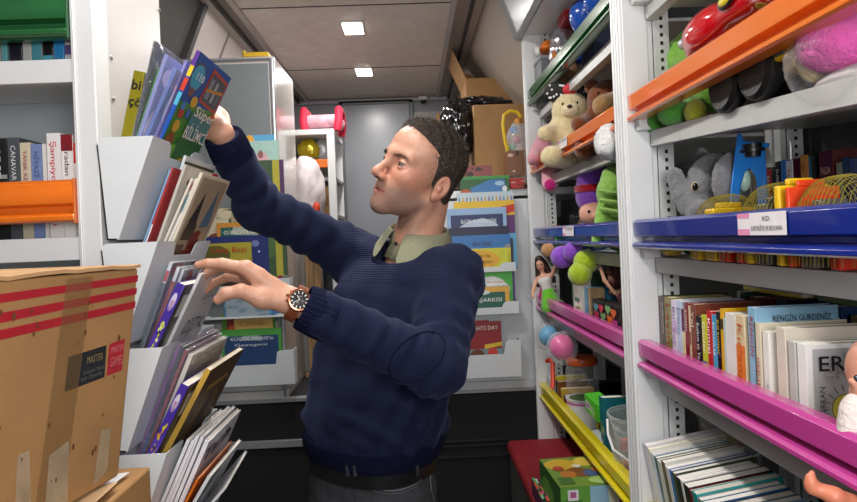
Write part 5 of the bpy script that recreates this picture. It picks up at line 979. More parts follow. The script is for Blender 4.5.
t = thing('doll', 'lying doll whose bare foot sticks out below the near pink rail', 'doll', (.55, .75, zP-.12), None); o3 = Vector((.55, .75, zP-.12)); sk = M('#c8795c', .45); dq = lambda a, b, Y: tuple(at(a, b, Y=Y)-o3)
blob('body', t, [K(dq(816, 488, .70), dq(834, 496, .69), .0075, .009, .006), K(dq(834, 496, .69), dq(870, 512, .70), .009, .014, .008), E(dq(811, 484, .70), (.0075, .0075, .011), .005), E(dq(812, 474, .70), (.0035, .0035, .005), .003), E(dq(808, 477, .70), (.003, .003, .004), .002), K(dq(812, 489, .70), dq(826, 493, .695), .006, .007, .004), E(dq(905, 515, .72), (.045, .05, .045), .02)], sk, res=.002)
MB().ball(dq(905, 520, .72), (.05, .055, .05), M('#b8a2b0', .8), 16, 12).build('dress', t)
t = thing('bucket', 'clear bucket of red and yellow blocks behind the low row of books', 'bucket', (.72, 1.42, zY+.07), None)
MB().lathe([(.055, 0), (.057, .002), (.07, .17), (.074, .172), (.074, .18), (.069, .18), (.056, .006), (.001, .006)], clearfilm('#e8eef4', .2), 28).build('bucket_body', t)
r = random.Random(18)
for i in range(16): a, d_ = r.random()*6.28, .04*math.sqrt(r.random()); MB().box(-.016, .016, -.012, .012, -.012, .012, M(['#c8281f', '#d8b81f', '#d8b81f', '#2858b0'][i % 4], .3), T=TR((d_*math.cos(a), d_*math.sin(a), .03+.028*(i//4)), rotz(r.random()*90))).build('block', t)
MB().tube([(-.072, -.01, .165), (-.05, -.06, .12), (0, -.075, .10), (.05, -.06, .12), (.072, -.01, .165)], .003, M('#dcdcdc', .4), 6).build('handle', t); MB().box(-.05, .05, -.05, .05, -.07, 0, M('#3a3a3c', .6)).build('stand', t)

# ------------------------------------------------------------------- back of the van
def carton(x0, x1, y0, y1, z0, z1, label, col='#a07a50', open_=False, group='brown cardboard boxes at the back'):
    t = thing('cardboard_box', label, 'box', ((x0+x1)/2, (y0+y1)/2, z0), None, group); w, d, h = (x1-x0)/2, (y1-y0)/2, z1-z0; m = M(col, .8, var=.07, vs=20)
    MB().box(-w, w, -d, d, 0, h, m).build('carton', t, .004)
    if open_:
        MB().hexa([(-w, -d, h), (-w+.004, -d, h), (-w+.004, d, h), (-w, d, h)], [(-w-.07, -d, h+.16), (-w-.066, -d, h+.16), (-w-.066, d, h+.16), (-w-.07, d, h+.16)], m).build('flap', t)
        MB().hexa([(-w, d-.004, h), (w, d-.004, h), (w, d, h), (-w, d, h)], [(-w, d+.02, h+.12), (w, d+.02, h+.12), (w, d+.024, h+.12), (-w, d+.024, h+.12)], m).build('flap', t)
    return t
t = thing('storage_rack', 'white storage rack behind the right display panel carrying boxes', 'rack', (0, 0, 0)); rz = at(490, 192, Y=2.75).z
MB().box(.10, .80, 2.62, 3.9, rz-.03, rz, W).build('top_board', t, .003)
for x in (.10, .76):
    for y in (2.62, 3.86): MB().box(x, x+.04, y, y+.04, ZP, rz-.03, W).build('leg', t)
a = at(473, 105, Y=3.0); b = at(523, 162, Y=3.0); carton(a.x, .62, 3.0, 3.3, rz+.045, a.z, 'plain brown carton behind the top of the right display panel', '#a88054')
carton(.20, .60, 2.98, 3.32, rz+.001, rz+.044, 'flat dark carton under the plain brown one', '#3a2f28')
a = at(462, 100, Y=3.5); b = at(530, 78, Y=3.5); carton(a.x+.02, .74, 3.45, 3.8, rz+.001, at(480, 80, Y=3.5).z, 'open carton with raised flaps high under the ceiling', '#9c7448', open_=True)
a = at(428, 124, Y=4.4); carton(at(437, 140, Y=4.4).x, at(452, 140, Y=4.4).x, 4.3, 4.55, rz-.1+.3, at(440, 116, Y=4.4).z, 'small brown carton left of the black rubbish bag', '#a07a50')
t2 = thing('cupboard', 'low grey cupboard at the back wall behind the man', 'cupboard', (0, 0, 0)); MB().box(at(434, 140, Y=4.4).x, .6, 4.2, 4.58, ZP, rz+.2, M('#6d7074', .5)).build('body', t2, .005); MB().box(.1, .35, 4.19, 4.2, ZP+.05, rz+.1, M('#75787c', .5)).build('door', t2, .003)
c = at(459, 118, Y=3.05); t = thing('rubbish_bag', 'shiny black plastic rubbish bag beside the plain brown carton', 'bag', (c.x-.0, 3.12, c.z-.05), None); blk = M('#0c0c0e', .18, coat=.3)
crinkle('bag', t, (-.005, 0, .0), (.085, .12, .14), blk, 6, .34, 64, 44); crinkle('bag_neck', t, (.13, .20, .16), (.16, .10, .045), blk, 8, .35, 56, 32)
MB().box(-.04, .03, -.06, .06, rz-(c.z-.05), -.09, M('#1a1a1c', .5)).build('bag_bottom', t, .01)
a = at(514, 145, Y=2.72); t = thing('toy_bag', 'clear bag of toys with a yellow rope handle right of the plain carton', 'bag', (a.x+.03, 2.75, rz+.13), None)
crinkle('clear_bag', t, (0, 0, .04), (.06, .05, .13), clearfilm('#e8eef8', .25), 12, .22)
MB().tube([tuple(Vector(at(u, v, Y=2.70))-Vector((a.x+.03, 2.75, rz+.13))) for u, v in ((508, 152), (505, 140), (503, 125), (504, 115), (510, 111), (517, 112), (521, 117))], .008, M('#d8b41c', .5), 8).build('handle', t)
for i, (u, v, cc) in enumerate(((514, 130, '#3f78b8'), (517, 140, '#b83a4a'), (512, 148, '#3fa05a'), (518, 122, '#c8862e'))): MB().ball(Vector(at(u, v, Y=2.74))-Vector((a.x+.03, 2.75, rz+.13)), .018, M(cc, .4), 10, 8).build('toy', t)
for i, (x0, x1, z0_, z1_, Yq, cc, lab) in enumerate(((466, 492, 165, 180, 2.72, '#8a4a4a', 'pinkish flat box lying on the rack beside the man’s ear'), (508, 524, 150, 168, 2.64, '#7a5238', 'small brown patterned box under the clear toy bag'), (511, 524, 178, 198, 2.60, '#a82a24', 'small red box at the top corner of the right display panel'))):
    p, q = at(x0, z1_, Y=Yq), at(x1, z0_, Y=Yq); zb0 = rz+.001 if i != 1 else rz+.06
    simplebox((p.x, Yq, zb0), None, q.x-p.x, .12 if i != 2 else .03, max(.04, q.z-zb0), cc, lab, 'box', None, 'small_box', faces=[('front', art(cc, '#3a2f2a', '#c9a89a', seed=70+i, n=8))])
q = at(505, 168, Y=2.62); t = thing('toy_ball', 'little purple ball on the rack beside the small brown box', 'ball', (q.x, 2.63, rz+.025), None); MB().ball((0, 0, 0), .024, M('#8a2f9c', .4), 14, 10).build('ball', t); MB().ball((.0, -.01, .022), .008, M('#c9b02e', .4), 10, 8).build('button', t)
# dome camera and sheet on the back wall
q = at(423, 97, Y=YW-.05); t = thing('dome_camera', 'white dome camera on the strip above the back door', 'camera', (q.x, YW-.05, HC-.035), None); MB().lathe([(.001, .022), (.038, .022), (.038, .0), (.03, -.006), (.001, -.006)], M('#c9c9c9', .35), 22).build('base', t); MB().ball((0, 0, -.008), (.024, .024, .022), M('#1c1d20', .1), 16, 10).build('dome', t)
a, b = at(411, 130, Y=YW-.004), at(444, 111, Y=YW-.004); MB().box(a.x, b.x, YW-.006, YW-.001, a.z, b.z, M('#a8a6a4', .6)).build('notice', None); tag(C.objects[-1], 'pale grey sheet of paper on the back wall above the man’s head', 'notice')
o = C.objects[-1]
# back left: white rack, doll bed, bags
t = thing('storage_rack', 'white rack at the back left with an orange rail and bags on it', 'rack', (0, 0, 0)); Yr = 3.3; xr1 = at(335, 160, Y=Yr).x; zt = at(318, 129, Y=Yr).z
MB().box(xr1-.5, xr1, Yr, Yr+.4, zt-.03, zt, W).build('top_board', t, .003)
for x in (xr1-.5, xr1-.04): MB().box(x, x+.04, Yr, Yr+.04, ZP, zt-.03, W).build('post', t, .002); MB().box(x, x+.04, Yr+.36, Yr+.4, ZP, zt-.03, W).build('post', t, .002)
z1 = at(318, 177, Y=Yr).z; MB().box(xr1-.5, xr1, Yr+.02, Yr+.38, z1-.02, z1, M('#9a9c9c', .4)).build('shelf_board', t, .002); zo = at(318, 165, Y=Yr).z; MB().box(xr1-.46, xr1-.04, Yr-.004, Yr+.02, zo-.015, zo+.03, railmat['orange']).build('front_rail', t, .003)
z2 = at(318, 215, Y=Yr).z; MB().box(xr1-.5, xr1, Yr+.02, Yr+.38, z2-.02, z2, M('#9a9c9c', .4)).build('shelf_board', t, .002)
MB().box(xr1-.5, xr1, Yr+.38, Yr+.4, ZP, zt-.03, M('#4a4d50', .5)).build('back_panel', t)
t = thing('doll_bed', 'pink doll bed with red padded ends on top of the back left rack', 'doll bed', ((at(319, 115, Y=Yr).x), Yr+.16, zt), None); pk = M('#c81c40', .7); 
for s in (-1, 1):
    MB().tube([(s*.085, -.1, .0), (s*.095, -.1, .05), (s*.095, -.06, .12), (s*.095, .06, .12), (s*.095, .1, .05), (s*.085, .1, 0)], .022, pk, 10).build('padded_end', t)
    MB().ball((s*.085, -.1, .018), .019, pk, 10, 8).build('foot', t)
blob('mattress', t, [K((-.075, -.06, .06), (.075, -.06, .06), .035, .035, .03), K((-.075, .05, .06), (.075, .05, .06), .04, .04, .05)], M('#d6a2b0', .8, var=.25, vs=25), res=.006)
for u, v, cc, lab in ((309, 146, '#b8a81c', 'yellow shiny snack packet in the back left rack'), (314, 152, '#2f8a4a', 'green shiny snack packet in the back left rack'), (322, 145, '#b9bcc0', 'silver shiny snack packet in the back left rack')):
    q = at(u, v, Y=Yr+.12); t = thing('snack_packet', lab, 'packet', (q.x, Yr+.10+.03*(u % 3), z1+.155), None, 'snack packets at the back'); crinkle('packet', t, (0, 0, .0), (.055, .03, .06), M(cc, .2, metal=.3, var=.15), u, .25); MB().box(-.04, .04, -.02, .02, -.154, -.04, M('#5a5550', .6)).build('carton', t); 
q = at(311, 192, Y=3.1); t = thing('plastic_bag', 'white plastic bag of pinkish things in front of the back left rack', 'bag', (q.x-.02, 3.12, q.z), None); crinkle('bag', t, (0, 0, 0), (.085, .1, .17), M('#d9cfd2', .35, var=.1, vs=8, alpha=1), 31, .2, 56, 40); MB().ball((.05, -.075, -.08), (.02, .015, .03), M('#d8401f', .4), 10, 8).build('orange_tag', t)
MB().box(-.06, .05, -.05, .06, ZP-q.z, -.1, M('#8d8a88', .5)).build('box_below', t, .004)
q = at(325, 190, Y=Yr+.1); t = thing('paper_bag', 'tan paper bag on the second shelf of the back left rack', 'bag', (q.x, Yr+.1, z2+.001), None); MB().hexa([(-.03, -.03, 0), (.03, -.03, 0), (.03, .03, 0), (-.03, .03, 0)], [(-.035, -.03, .15), (.03, -.03, .16), (.03, .02, .15), (-.03, .02, .15)], M('#a8835a', .8)).build('bag', t, .003); MB().box(-.02, .02, -.032, -.03, .05, .1, M('#8d6a44', .8)).build('fold', t)
a = at(305, 260, Y=2.95); b = at(324, 345, Y=2.95); t = thing('wooden_board', 'upright wooden board standing on the raised deck beside the left cabinet', 'board', (0, 0, 0)); wd = bpy.data.materials.new('wood'); wd.use_nodes = True; nt = wd.node_tree; wv = nt.nodes.new('ShaderNodeTexNoise'); mp = nt.nodes.new('ShaderNodeMapping'); tc = nt.nodes.new('ShaderNodeTexCoord'); cr = nt.nodes.new('ShaderNodeValToRGB')
mp.inputs['Scale'].default_value = (30, 30, 2); wv.inputs['Scale'].default_value = 2; nt.links.new(tc.outputs['Object'], mp.inputs[0]); nt.links.new(mp.outputs[0], wv.inputs['Vector']); nt.links.new(wv.outputs['Fac'], cr.inputs[0]); nt.links.new(cr.outputs[0], nt.nodes['Principled BSDF'].inputs['Base Color']); cr.color_ramp.elements[0].color = (.10, .05, .02, 1); cr.color_ramp.elements[0].position = .3; cr.color_ramp.elements[1].color = (.36, .22, .10, 1); cr.color_ramp.elements[1].position = .65
MB().box(a.x, b.x, 2.95, 2.97, ZP, at(310, 238, Y=2.95).z, wd).build('plank', t, .002); MB().box(a.x-.02, b.x+.0, 2.945, 2.975, ZP, ZP+.02, wd).build('foot', t, .002)
q = at(259, 50, Y=YB+.1); t = thing('toy_box', 'flat yellow thing lying on top of the left display cabinet', 'box', (q.x, YB+.066, CZ+.775), None); MB().box(-.05, .055, -.04, .04, .001, .022, M('#c9a31c', .5)).build('box', t, .004); MB().box(-.055, -.045, -.03, .03, .001, .035, M('#b8902a', .5)).build('clip', t, .002)
# ---------------------------------------------------------- cardboard boxes at the left front
fr = at(139, 268, Y=.80); bl_ = at(119, 476, Y=.80)
ang = math.radians(90-10.5); t = thing('cardboard_box', 'big taped brown cardboard box with three red stripes at the lower left', 'box', (0, 0, 0), None); bigbox = t
kb = M('#a27a4c', .75, var=.10, vs=9, bump=.12, bs=60)
d1 = Vector((-.185, -1, 0)).normalized()          # along the striped face, toward the camera
TLn = fr+d1*.56; nrm = Vector((-d1.y, d1.x, 0)); nrm = nrm if nrm.x > 0 else -nrm; back = -nrm*.42
zt_, zb_ = fr.z, bl_.z; lean = Vector((bl_.x-fr.x, bl_.y-fr.y, 0))
def corner(a, b, top): p = Vector((fr.x, fr.y, 0))+d1*a+back*b; p = p+(Vector((0, 0, zt_)) if top else lean+Vector((0, 0, zb_))); return p
MB().hexa([corner(0, 0, 0), corner(.56, 0, 0), corner(.56, 1, 0), corner(0, 1, 0)], [corner(0, 0, 1), corner(.56, 0, 1), corner(.56, 1, 1), corner(0, 1, 1)], kb).build('carton', t, .004, seg=3)
fl = MB(); r = random.Random(12); N = 30; e = []
for i in range(N+1): a = .56*i/N; e.append(corner(a, -.004-.004*r.random(), 1)+Vector((0, 0, .003+.003*r.random())))
f2 = [corner(.56*i/N, .5, 1)+Vector((0, 0, .005+.002*math.sin(i*.3))) for i in range(N+1)]
vs_ = e+f2+[p-Vector((0, 0, .004)) for p in e]+[p-Vector((0, 0, .004)) for p in f2]; n1 = N+1; fs_ = []
for i in range(N): fs_ += [(i, i+1, n1+i+1, n1+i), (2*n1+i, 3*n1+i, 3*n1+i+1, 2*n1+i+1), (i, 2*n1+i, 2*n1+i+1, i+1), (n1+i, n1+i+1, 3*n1+i+1, 3*n1+i)]
fl.add(vs_, fs_, M('#b08a60', .8, var=.08, vs=12)); fl.build('top_flap', t)
MB().hexa([corner(0, .5, 1), corner(.56, .5, 1), corner(.56, 1, 1), corner(0, 1, 1)], [corner(0, .5, 1)+Vector((0, 0, .006)), corner(.56, .5, 1)+Vector((0, 0, .006)), corner(.56, 1, 1)+Vector((0, 0, .006)), corner(0, 1, 1)+Vector((0, 0, .006))], kb).build('top_flap', t, .002)
# face frame: u along the face (0 at the far edge), v downward
H_ = zt_-zb_
def fp(u, v): return corner(u, 0, 1)+(lean+Vector((0, 0, -H_)))*v
U = (fp(1, 0)-fp(0, 0)); V = fp(0, 1)-fp(0, 0)
def facepx(a, b):                       # photo pixel to (u,v) on the striped face
    d = CR*((a-PX)/F)-CU*((b-PY)/F)+CF; n = U.cross(V); s = n.dot(fp(0, 0)-EYE)/n.dot(d); q = EYE+d*s-fp(0, 0)
    A = np.array([[U.x, V.x], [U.y, V.y], [U.z, V.z]]); return np.linalg.lstsq(A, np.array(q), rcond=None)[0]
redm = '#a8202c'
def quadpx(pts): return [tuple(facepx(*p)) for p in pts]
def onface(name, shapes, lift=.0006, mat=paper):
    return decor(name, t, fp(0, 0)+Vector((0, 0, 0)), -U, -V, [('p', [(-a, -b) for a, b in s[1]], s[2]) for s in shapes], mat=mat, lift=lift)
for y0_, y1_, y2_, y3_ in ((294, 303, 275, 281.5), (313, 323, 287.5, 294), (330, 340, 300.5, 307.5)):
    u0, v0 = facepx(0, y0_); u1, v1 = facepx(0, y1_); ua, va = facepx(138, y2_); ub, vb = facepx(137, y3_); ext = .54
    k0 = (v0-va)/(u0-ua); k1 = (v1-vb)/(u1-ub)
    onface('red_stripe', [('p', [(.001, va), (ext, va+k0*(ext-ua)), (ext, vb+k1*(ext-ub)), (.001, vb)], redm)])
onface('dark_label', [('p', quadpx([(68, 357), (106, 345), (104, 377), (64, 392)]), '#23262c')], lift=.0007); onface('red_label', [('p', quadpx([(109, 344), (124.5, 338.5), (121.5, 370), (106, 376)]), '#b02a34')], lift=.0007)
ux_ = -U.normalized(); uy_ = -V.normalized()
for s, a, b, a2, hh, cc in (('MASTER', 85, 364, 101, .009, '#8d7a54'), ('Gelecek Nesil', 81, 375, 102, .005, '#6a6a66'), ('için Oyunlar', 79, 381, 101, .005, '#6a6a66'), ('MASTER', 109.5, 353, 122, .008, '#d87a80'), ('GAMES', 108.5, 367, 120.5, .012, '#d87a80')):
    u, v = facepx(a, b); u2 = facepx(a2, b-(a2-a)*.3)[0]; text(t, s, fp(0, 0)+U*u+V*v, ux_, uy_, hh, cc, 'lettering', lift=.0022, w=abs(u-u2)*U.length)
tape = M('#8a6a44', .18, var=.1, alpha=.36, coat=.3); tape2 = M('#c9b89a', .12, var=.2, alpha=.5, coat=.6)
onface('brown_tape', [('p', quadpx([(66, 279), (92, 276), (62, 502), (35, 502)]), '0')], lift=.0012, mat=lambda c: tape)
onface('clear_tape', [('p', quadpx([(100, 430), (110, 428), (106, 470), (92, 486)]), '0')], lift=.0014, mat=lambda c: tape2)
for pts in ([(16, 455), (28, 450), (30, 502), (14, 502)], [(48, 455), (68, 440), (66, 502), (44, 502)]): onface('clear_tape', [('p', quadpx(pts), '0')], lift=.0016, mat=lambda c: tape2)
sp = MB(); r = random.Random(2)
for k in range(60):
    u, v = .02+.45*r.random(), .1+.85*r.random(); rr = .0012+.003*r.random()
    sp.add([fp(0, 0)+U*(u+rr*.6*math.cos(a*.9))+V*(v+rr*6*math.sin(a*.9)*.7)+nrm*.0022 for a in range(7)], [tuple(range(7))], M('#6a3d1e', .7))
o = sp.build('stain', t); o['kind'] = 'stuff'
# lower box with sheets of paper
q = at(150, 485, Y=.86); t = thing('cardboard_box', 'smaller brown cardboard box with loose papers under the striped one', 'box', (0, 0, 0)); zq = zb_-.012
MB().box(-.95, q.x, .28, .865, zq-.40, zq, M('#9c7446', .8, var=.1, vs=10)).build('carton', t, .004)
MB().box(-.9, q.x-.09, .34, .82, zq-1.0 if False else 0.0, zq-.401, M('#8a6a44', .8)).build('carton_below', t, .004)
pt_ = [at(a, b, Y=y) for a, b, y in ((95, 500, .70), (140, 478, .83), (128, 500, .70))]
t = thing('paper_sheet', 'white paper sheet lying on the smaller box at the foot of the striped one', 'paper', (0, 0, 0)); MB().add([(q.x-.13, .62, zq+.002), (q.x-.03, .63, zq+.003), (q.x-.012, .83, zq+.006), (q.x-.07, .82, zq+.004)], [(0, 1, 2, 3)], M('#d8d8da', .6)).build('sheet', t); MB().add([(q.x-.12, .60, zq+.001), (q.x-.01, .61, zq+.001), (q.x-.004, .78, zq+.012), (q.x-.06, .79, zq+.001)], [(0, 1, 2, 3)], M('#c2a27a', .7)).build('brown_sheet', t)
# -------------------------------------------------------------------- the man
V = lambda *p: np.array(p, np.float32)
n3 = lambda v: np.array(v, np.float32)
def yaw_frame(th, pitch=0, roll=0):
    a, p = math.radians(th), math.radians(pitch)
    f = Vector((-math.sin(a)*math.cos(p), -math.cos(a)*math.cos(p), math.sin(p))); l = Vector((math.cos(a), -math.sin(a), 0))
    if roll: l = Matrix.Rotation(math.radians(roll), 3, f) @ l
    return f, l, f.cross(l)
HS = 1.05
hf, hl, hu = yaw_frame(54, 17, -17)
earp = at(441, 188, Y=1.455); HO = earp-hl*.077*HS+hu*.012*HS+hf*.010*HS
HR = np.array(Matrix((hf, hl, hu)).transposed(), np.float32)       # columns: face forward, his left, up
def h2w(x, y, z): return HO+(hf*x+hl*y+hu*z)*HS
def to_head(p): return ((p-n3(HO)) @ HR)/HS
def mir(fn): return [fn(1), fn(-1)]
HEAD = [
 E((-.006, 0, .042), (.087, .076, .075), 0), E((.040, 0, .047), (.052, .063, .058), .03), E((.036, 0, -.030), (.052, .056, .068), .03),
 E((.032, 0, -.066), (.048, .041, .036), .03)]
for s in (1, -1):
    HEAD += [K((.004, s*.048, -.056), (.070, s*.015, -.094), .012, .014, .026), E((.058, s*.042, -.020), (.028, .022, .024), .03), E((.056, s*.029, -.056), (.022, .014, .024), .022),
             K((.089, s*.010, .024), (.074, s*.046, .022), .0115, .0105, .018)]
HEAD += [E((.079, 0, -.099), (.015, .021, .015), .02), E((.0685, 0, -.063), (.0265, .036, .033), .022)]
for s in (1, -1): HEAD += [E((.0985, s*.035, .0035), (.016, .019, .012), .02, None, '-')]
HEAD += [K((.090, 0, .016), (.112, 0, -.022), .0075, .0085, .014), E((.1155, 0, -.031), (.0118, .0100, .0098), .012)]
for s in (1, -1): HEAD += [E((.103, s*.0125, -.036), (.0105, .0075, .0075), .008)]
for s in (1, -1): HEAD += [E((.110, s*.007, -.043), (.005, .003, .003), .003, None, '-')]
HEAD += [K((.0922, .0, -.0595), (.081, .023, -.0630), .0046, .003, .008), K((.0922, .0, -.0595), (.081, -.023, -.0630), .0046, .003, .008),
         K((.0915, .0, -.0715), (.081, .021, -.067), .0056, .0035, .008), K((.0915, .0, -.0715), (.081, -.021, -.067), .0056, .0035, .008), E((.094, 0, -.050), (.006, .006, .006), .01),
         K((.0975, .0, -.0652), (.0845, .026, -.0655), .0020, .0014, .003, '-'), K((.0975, .0, -.0652), (.0845, -.026, -.0655), .0020, .0014, .003, '-')]
EYC = [(.0765, .0360, .0045), (.0765, -.0360, .0045)]
for c in EYC:   # lids around the eyeball, with the slit cut through them
    s = 1 if c[1] > 0 else -1
    HEAD += [E((c[0], c[1], c[2]), .0146, .004), E((c[0]+.016, c[1]+s*.001, c[2]-.0008), (.02,   .0150, .0043), .0015, None, '-')]
for s in (1, -1):
    ra = np.array((Matrix.Rotation(math.radians(-s*22), 3, 'Z') @ Matrix.Rotation(math.radians(-10), 3, 'Y')), np.float32)
    HEAD += [E((-.012, s*.077, -.012), (.017, .0072, .029), .006, ra), E((-.010, s*.0835, -.008), (.011, .006, .019), .003, ra, '-'), E((-.006, s*.079, -.016), (.006, .005, .009), .004, ra),
             E((-.004, s*.072, -.037), (.009, .006, .010), .008)]
headf = field(HEAD)
NB = at(416, 246, Y=1.55); 
def headw(p): return headf(to_head(p))*HS
neck = field([K(h2w(-.034, 0, -.035), NB, .053*HS, .060, 0), K(NB, NB-Vector((.01, 0, .06)), .064, .075, .02), K(h2w(-.010, .052, -.050), NB+hf*.05+hl*.018, .014, .013, .02)])
# joints
SL, EL, WL = at(452, 276, Y=1.46), at(436, 366, Y=1.225), at(293, 302, Y=1.165)
SR, ER, WR = at(346, 250, Y=1.68), at(258, 207, Y=1.50), at(222, 134, Y=1.365)
def hand(wr, el, fingers, thumb, palmr=.015, k=.012):
    pr = [K(el, wr, .040, .0235, 0)]
    ax = (wr-el).normalized()
    for j, (mc, pip, dip, tip, r) in enumerate(fingers):
        pr += [K(wr+(mc-wr)*.06, mc, .0185, palmr, k)]
    for j in range(len(fingers)-1): pr += [K(wr.lerp(fingers[j][0], .75), wr.lerp(fingers[j+1][0], .75), .0135, .0135, k)]
    pr += [K(wr+(thumb[0]-wr)*.1, thumb[0], .021, .0165, k), K(thumb[0], thumb[1], .0165, .0135, k), K(thumb[1], thumb[2], .0125, .0118, .005), K(thumb[2], thumb[3], .0118, .0088, .004)]
    for mc, pip, dip, tip, r in fingers: pr += [K(mc, pip, r*1.12, r, .006), K(pip, dip, r*1.0, r*.9, .003), K(dip, tip, r*.9, r*.72, .003)]
    return field(pr)
LF = [(at(246, 268, Y=1.150), at(222, 263.5, Y=1.14), at(208, 263.5, Y=1.137), at(198, 265, Y=1.137), .0100),
      (at(246, 271, Y=1.172), at(221, 267, Y=1.185), at(208, 273, Y=1.20), at(200, 281, Y=1.21), .0098),
      (at(250, 279, Y=1.188), at(228, 277, Y=1.215), at(214, 283, Y=1.235), at(206, 291, Y=1.245), .0092),
      (at(256, 290, Y=1.198), at(238, 290, Y=1.225), at(228, 294, Y=1.24), at(220, 299, Y=1.25), .0082)]
LT = (at(262, 299, Y=1.142), at(241, 291, Y=1.128), at(226, 293.5, Y=1.122), at(218, 300, Y=1.122))
handL = hand(WL, EL, LF, LT)
RF = [(at(209, 115, Y=1.385), at(199, 109, Y=1.40), at(192, 112, Y=1.395), at(188, 117, Y=1.385), .0095),
      (at(212, 112, Y=1.405), at(203, 104, Y=1.42), at(195, 106, Y=1.42), at(190, 111, Y=1.41), .0095),
      (at(217, 113, Y=1.42), at(210, 103, Y=1.44), at(202, 102, Y=1.445), at(195, 106, Y=1.44), .009),
      (at(222, 118, Y=1.43), at(217, 108, Y=1.45), at(211, 105, Y=1.46), at(204, 107, Y=1.46), .008)]
RT = (at(209, 131, Y=1.37), at(202, 125, Y=1.365), at(195, 122, Y=1.365), at(190, 121, Y=1.365))
handR = hand(WR, ER, RF, RT, palmr=.017)
core = field([K(NB-Vector((0, 0, .02)), at(385, 400, Y=1.53), .055, .06, 0), K(SL-Vector((0, 0, .03)), EL, .036, .036, .02), K(SR-Vector((0, 0, .03)), ER, .036, .036, .02), K(SL-Vector((0, 0, .05)), SR-Vector((0, 0, .06)), .04, .04, .03)])
GRP = [(n3(h2w(.01, 0, 0)), .19, headw), (n3(h2w(-.02, 0, -.10)), .20, neck), (n3((WL+EL)/2), .30, handL), (n3((WR+ER)/2), .28, handR), (n3((SL+SR)/2-Vector((0, 0, .1))), .55, core)]
GK = [0, .014, .01, .01, .02]
def bodyf(p):
    c = p.mean(0); rad = np.sqrt(((p-c)**2).sum(-1)).max(); d = None
    for (ct, r, fn), k in zip(GRP, GK):
        v = fn(p) if np.sqrt(((c-ct)**2).sum())-rad < r+.02 else np.sqrt(((p-ct)**2).sum(-1))-r+.08
        d = v if d is None else smin(d, v, k)
    return d
bv, bf = surf(bodyf, (-.56, 1.05, CZ-.36), (.22, 1.80, CZ+.33), .0024)
bv = relax(bv, bf, 1, .4)
# colour of the skin: lips, stubble, cheeks
lp_ = to_head(bv.astype(np.float32)); X_, Y_, Z_ = lp_[:, 0], lp_[:, 1], lp_[:, 2]
base = np.array(lin('#c4937a')); colr = np.tile(base, (len(bv), 1))
ishead = (np.abs(X_) < .16) & (np.abs(Y_) < .11) & (np.abs(Z_) < .17)
ss = lambda e0, e1, x: np.clip((x-e0)/(e1-e0), 0, 1)**2*(3-2*np.clip((x-e0)/(e1-e0), 0, 1))
st = ss(-.030, -.062, Z_+.35*np.maximum(0, .055-X_)*0)*ss(-.02, .02, X_)*ss(-.145, -.125, Z_)*ishead
st = np.maximum(st, ss(-.046, -.052, Z_)*ss(.06, .075, X_)*ishead); st *= .78*(.7+.3*np.random.RandomState(4).rand(len(bv)))
lip = (np.exp(-((Z_+.0655)/.0085)**2*1.2)*ss(.074, .079, X_)*ss(.029, .023, np.abs(Y_)))*ishead
chk = np.exp(-((Z_+.02)/.03)**2-((X_-.065)/.035)**2)*ishead*.5+np.exp(-((Z_+.03)/.014)**2-((X_-.116)/.02)**2)*ishead*.5
ear_ = ss(.070, .080, np.abs(Y_))*ss(.03, .02, np.abs(X_+.005))*ishead*.5
def mixc(c, m_): 
    global colr
    m_ = np.clip(m_, 0, 1)[:, None]; colr = colr*(1-m_)+np.array(lin(c))*m_
mixc('#b8705c', chk); mixc('#bf7a66', ear_); mixc('#79655c', st); mixc('#9a5a52', lip*.95); mixc('#4a2622', np.exp(-((Z_+.0653)/.0014)**2)*ss(.074, .079, X_)*ss(.029, .025, np.abs(Y_))*ishead*.8)
skm = bpy.data.materials.new('skin'); skm.use_nodes = True; nt = skm.node_tree; b = nt.nodes['Principled BSDF']
at_ = nt.nodes.new('ShaderNodeAttribute'); at_.attribute_name = 'tint'
nz = nt.nodes.new('ShaderNodeTexNoise'); nz.inputs['Scale'].default_value = 240; nz.inputs['Detail'].default_value = 4; tc = nt.nodes.new('ShaderNodeTexCoord'); nt.links.new(tc.outputs['Object'], nz.inputs['Vector'])
mxn = nt.nodes.new('ShaderNodeMix'); mxn.data_type = 'RGBA'; mxn.blend_type = 'MULTIPLY'; mxn.inputs[0].default_value = .35
nt.links.new(at_.outputs['Color'], mxn.inputs[6]); nt.links.new(nz.outputs['Color'], mxn.inputs[7])
cr = nt.nodes.new('ShaderNodeValToRGB'); cr.color_ramp.elements[0].position = .35; cr.color_ramp.elements[0].color = (.72, .68, .66, 1); cr.color_ramp.elements[1].position = .65; cr.color_ramp.elements[1].color = (1.0, 1.0, 1.0, 1)
nt.links.new(nz.outputs['Fac'], cr.inputs[0]); nt.links.new(cr.outputs[0], mxn.inputs[7]); nt.links.new(mxn.outputs[2], b.inputs['Base Color'])
b.inputs['Roughness'].default_value = .46; b.inputs['Subsurface Weight'].default_value = .12; b.inputs['Subsurface Radius'].default_value = (.012, .005, .003); b.inputs['Subsurface Scale'].default_value = .5
bp = nt.nodes.new('ShaderNodeBump'); bp.inputs['Strength'].default_value = .25; bp.inputs['Distance'].default_value = .001; nt.links.new(nz.outputs['Fac'], bp.inputs['Height']); nt.links.new(bp.outputs['Normal'], b.inputs['Normal'])
man = mesh_np('person', bv, bf, skm)
ca = man.data.color_attributes.new('tint', 'FLOAT_COLOR', 'POINT'); ca.data.foreach_set('color', np.concatenate([colr, np.ones((len(bv), 1))], 1).astype(np.float32).ravel())
tag(man, 'man in a navy jumper reaching into the pockets of books with both hands', 'person')
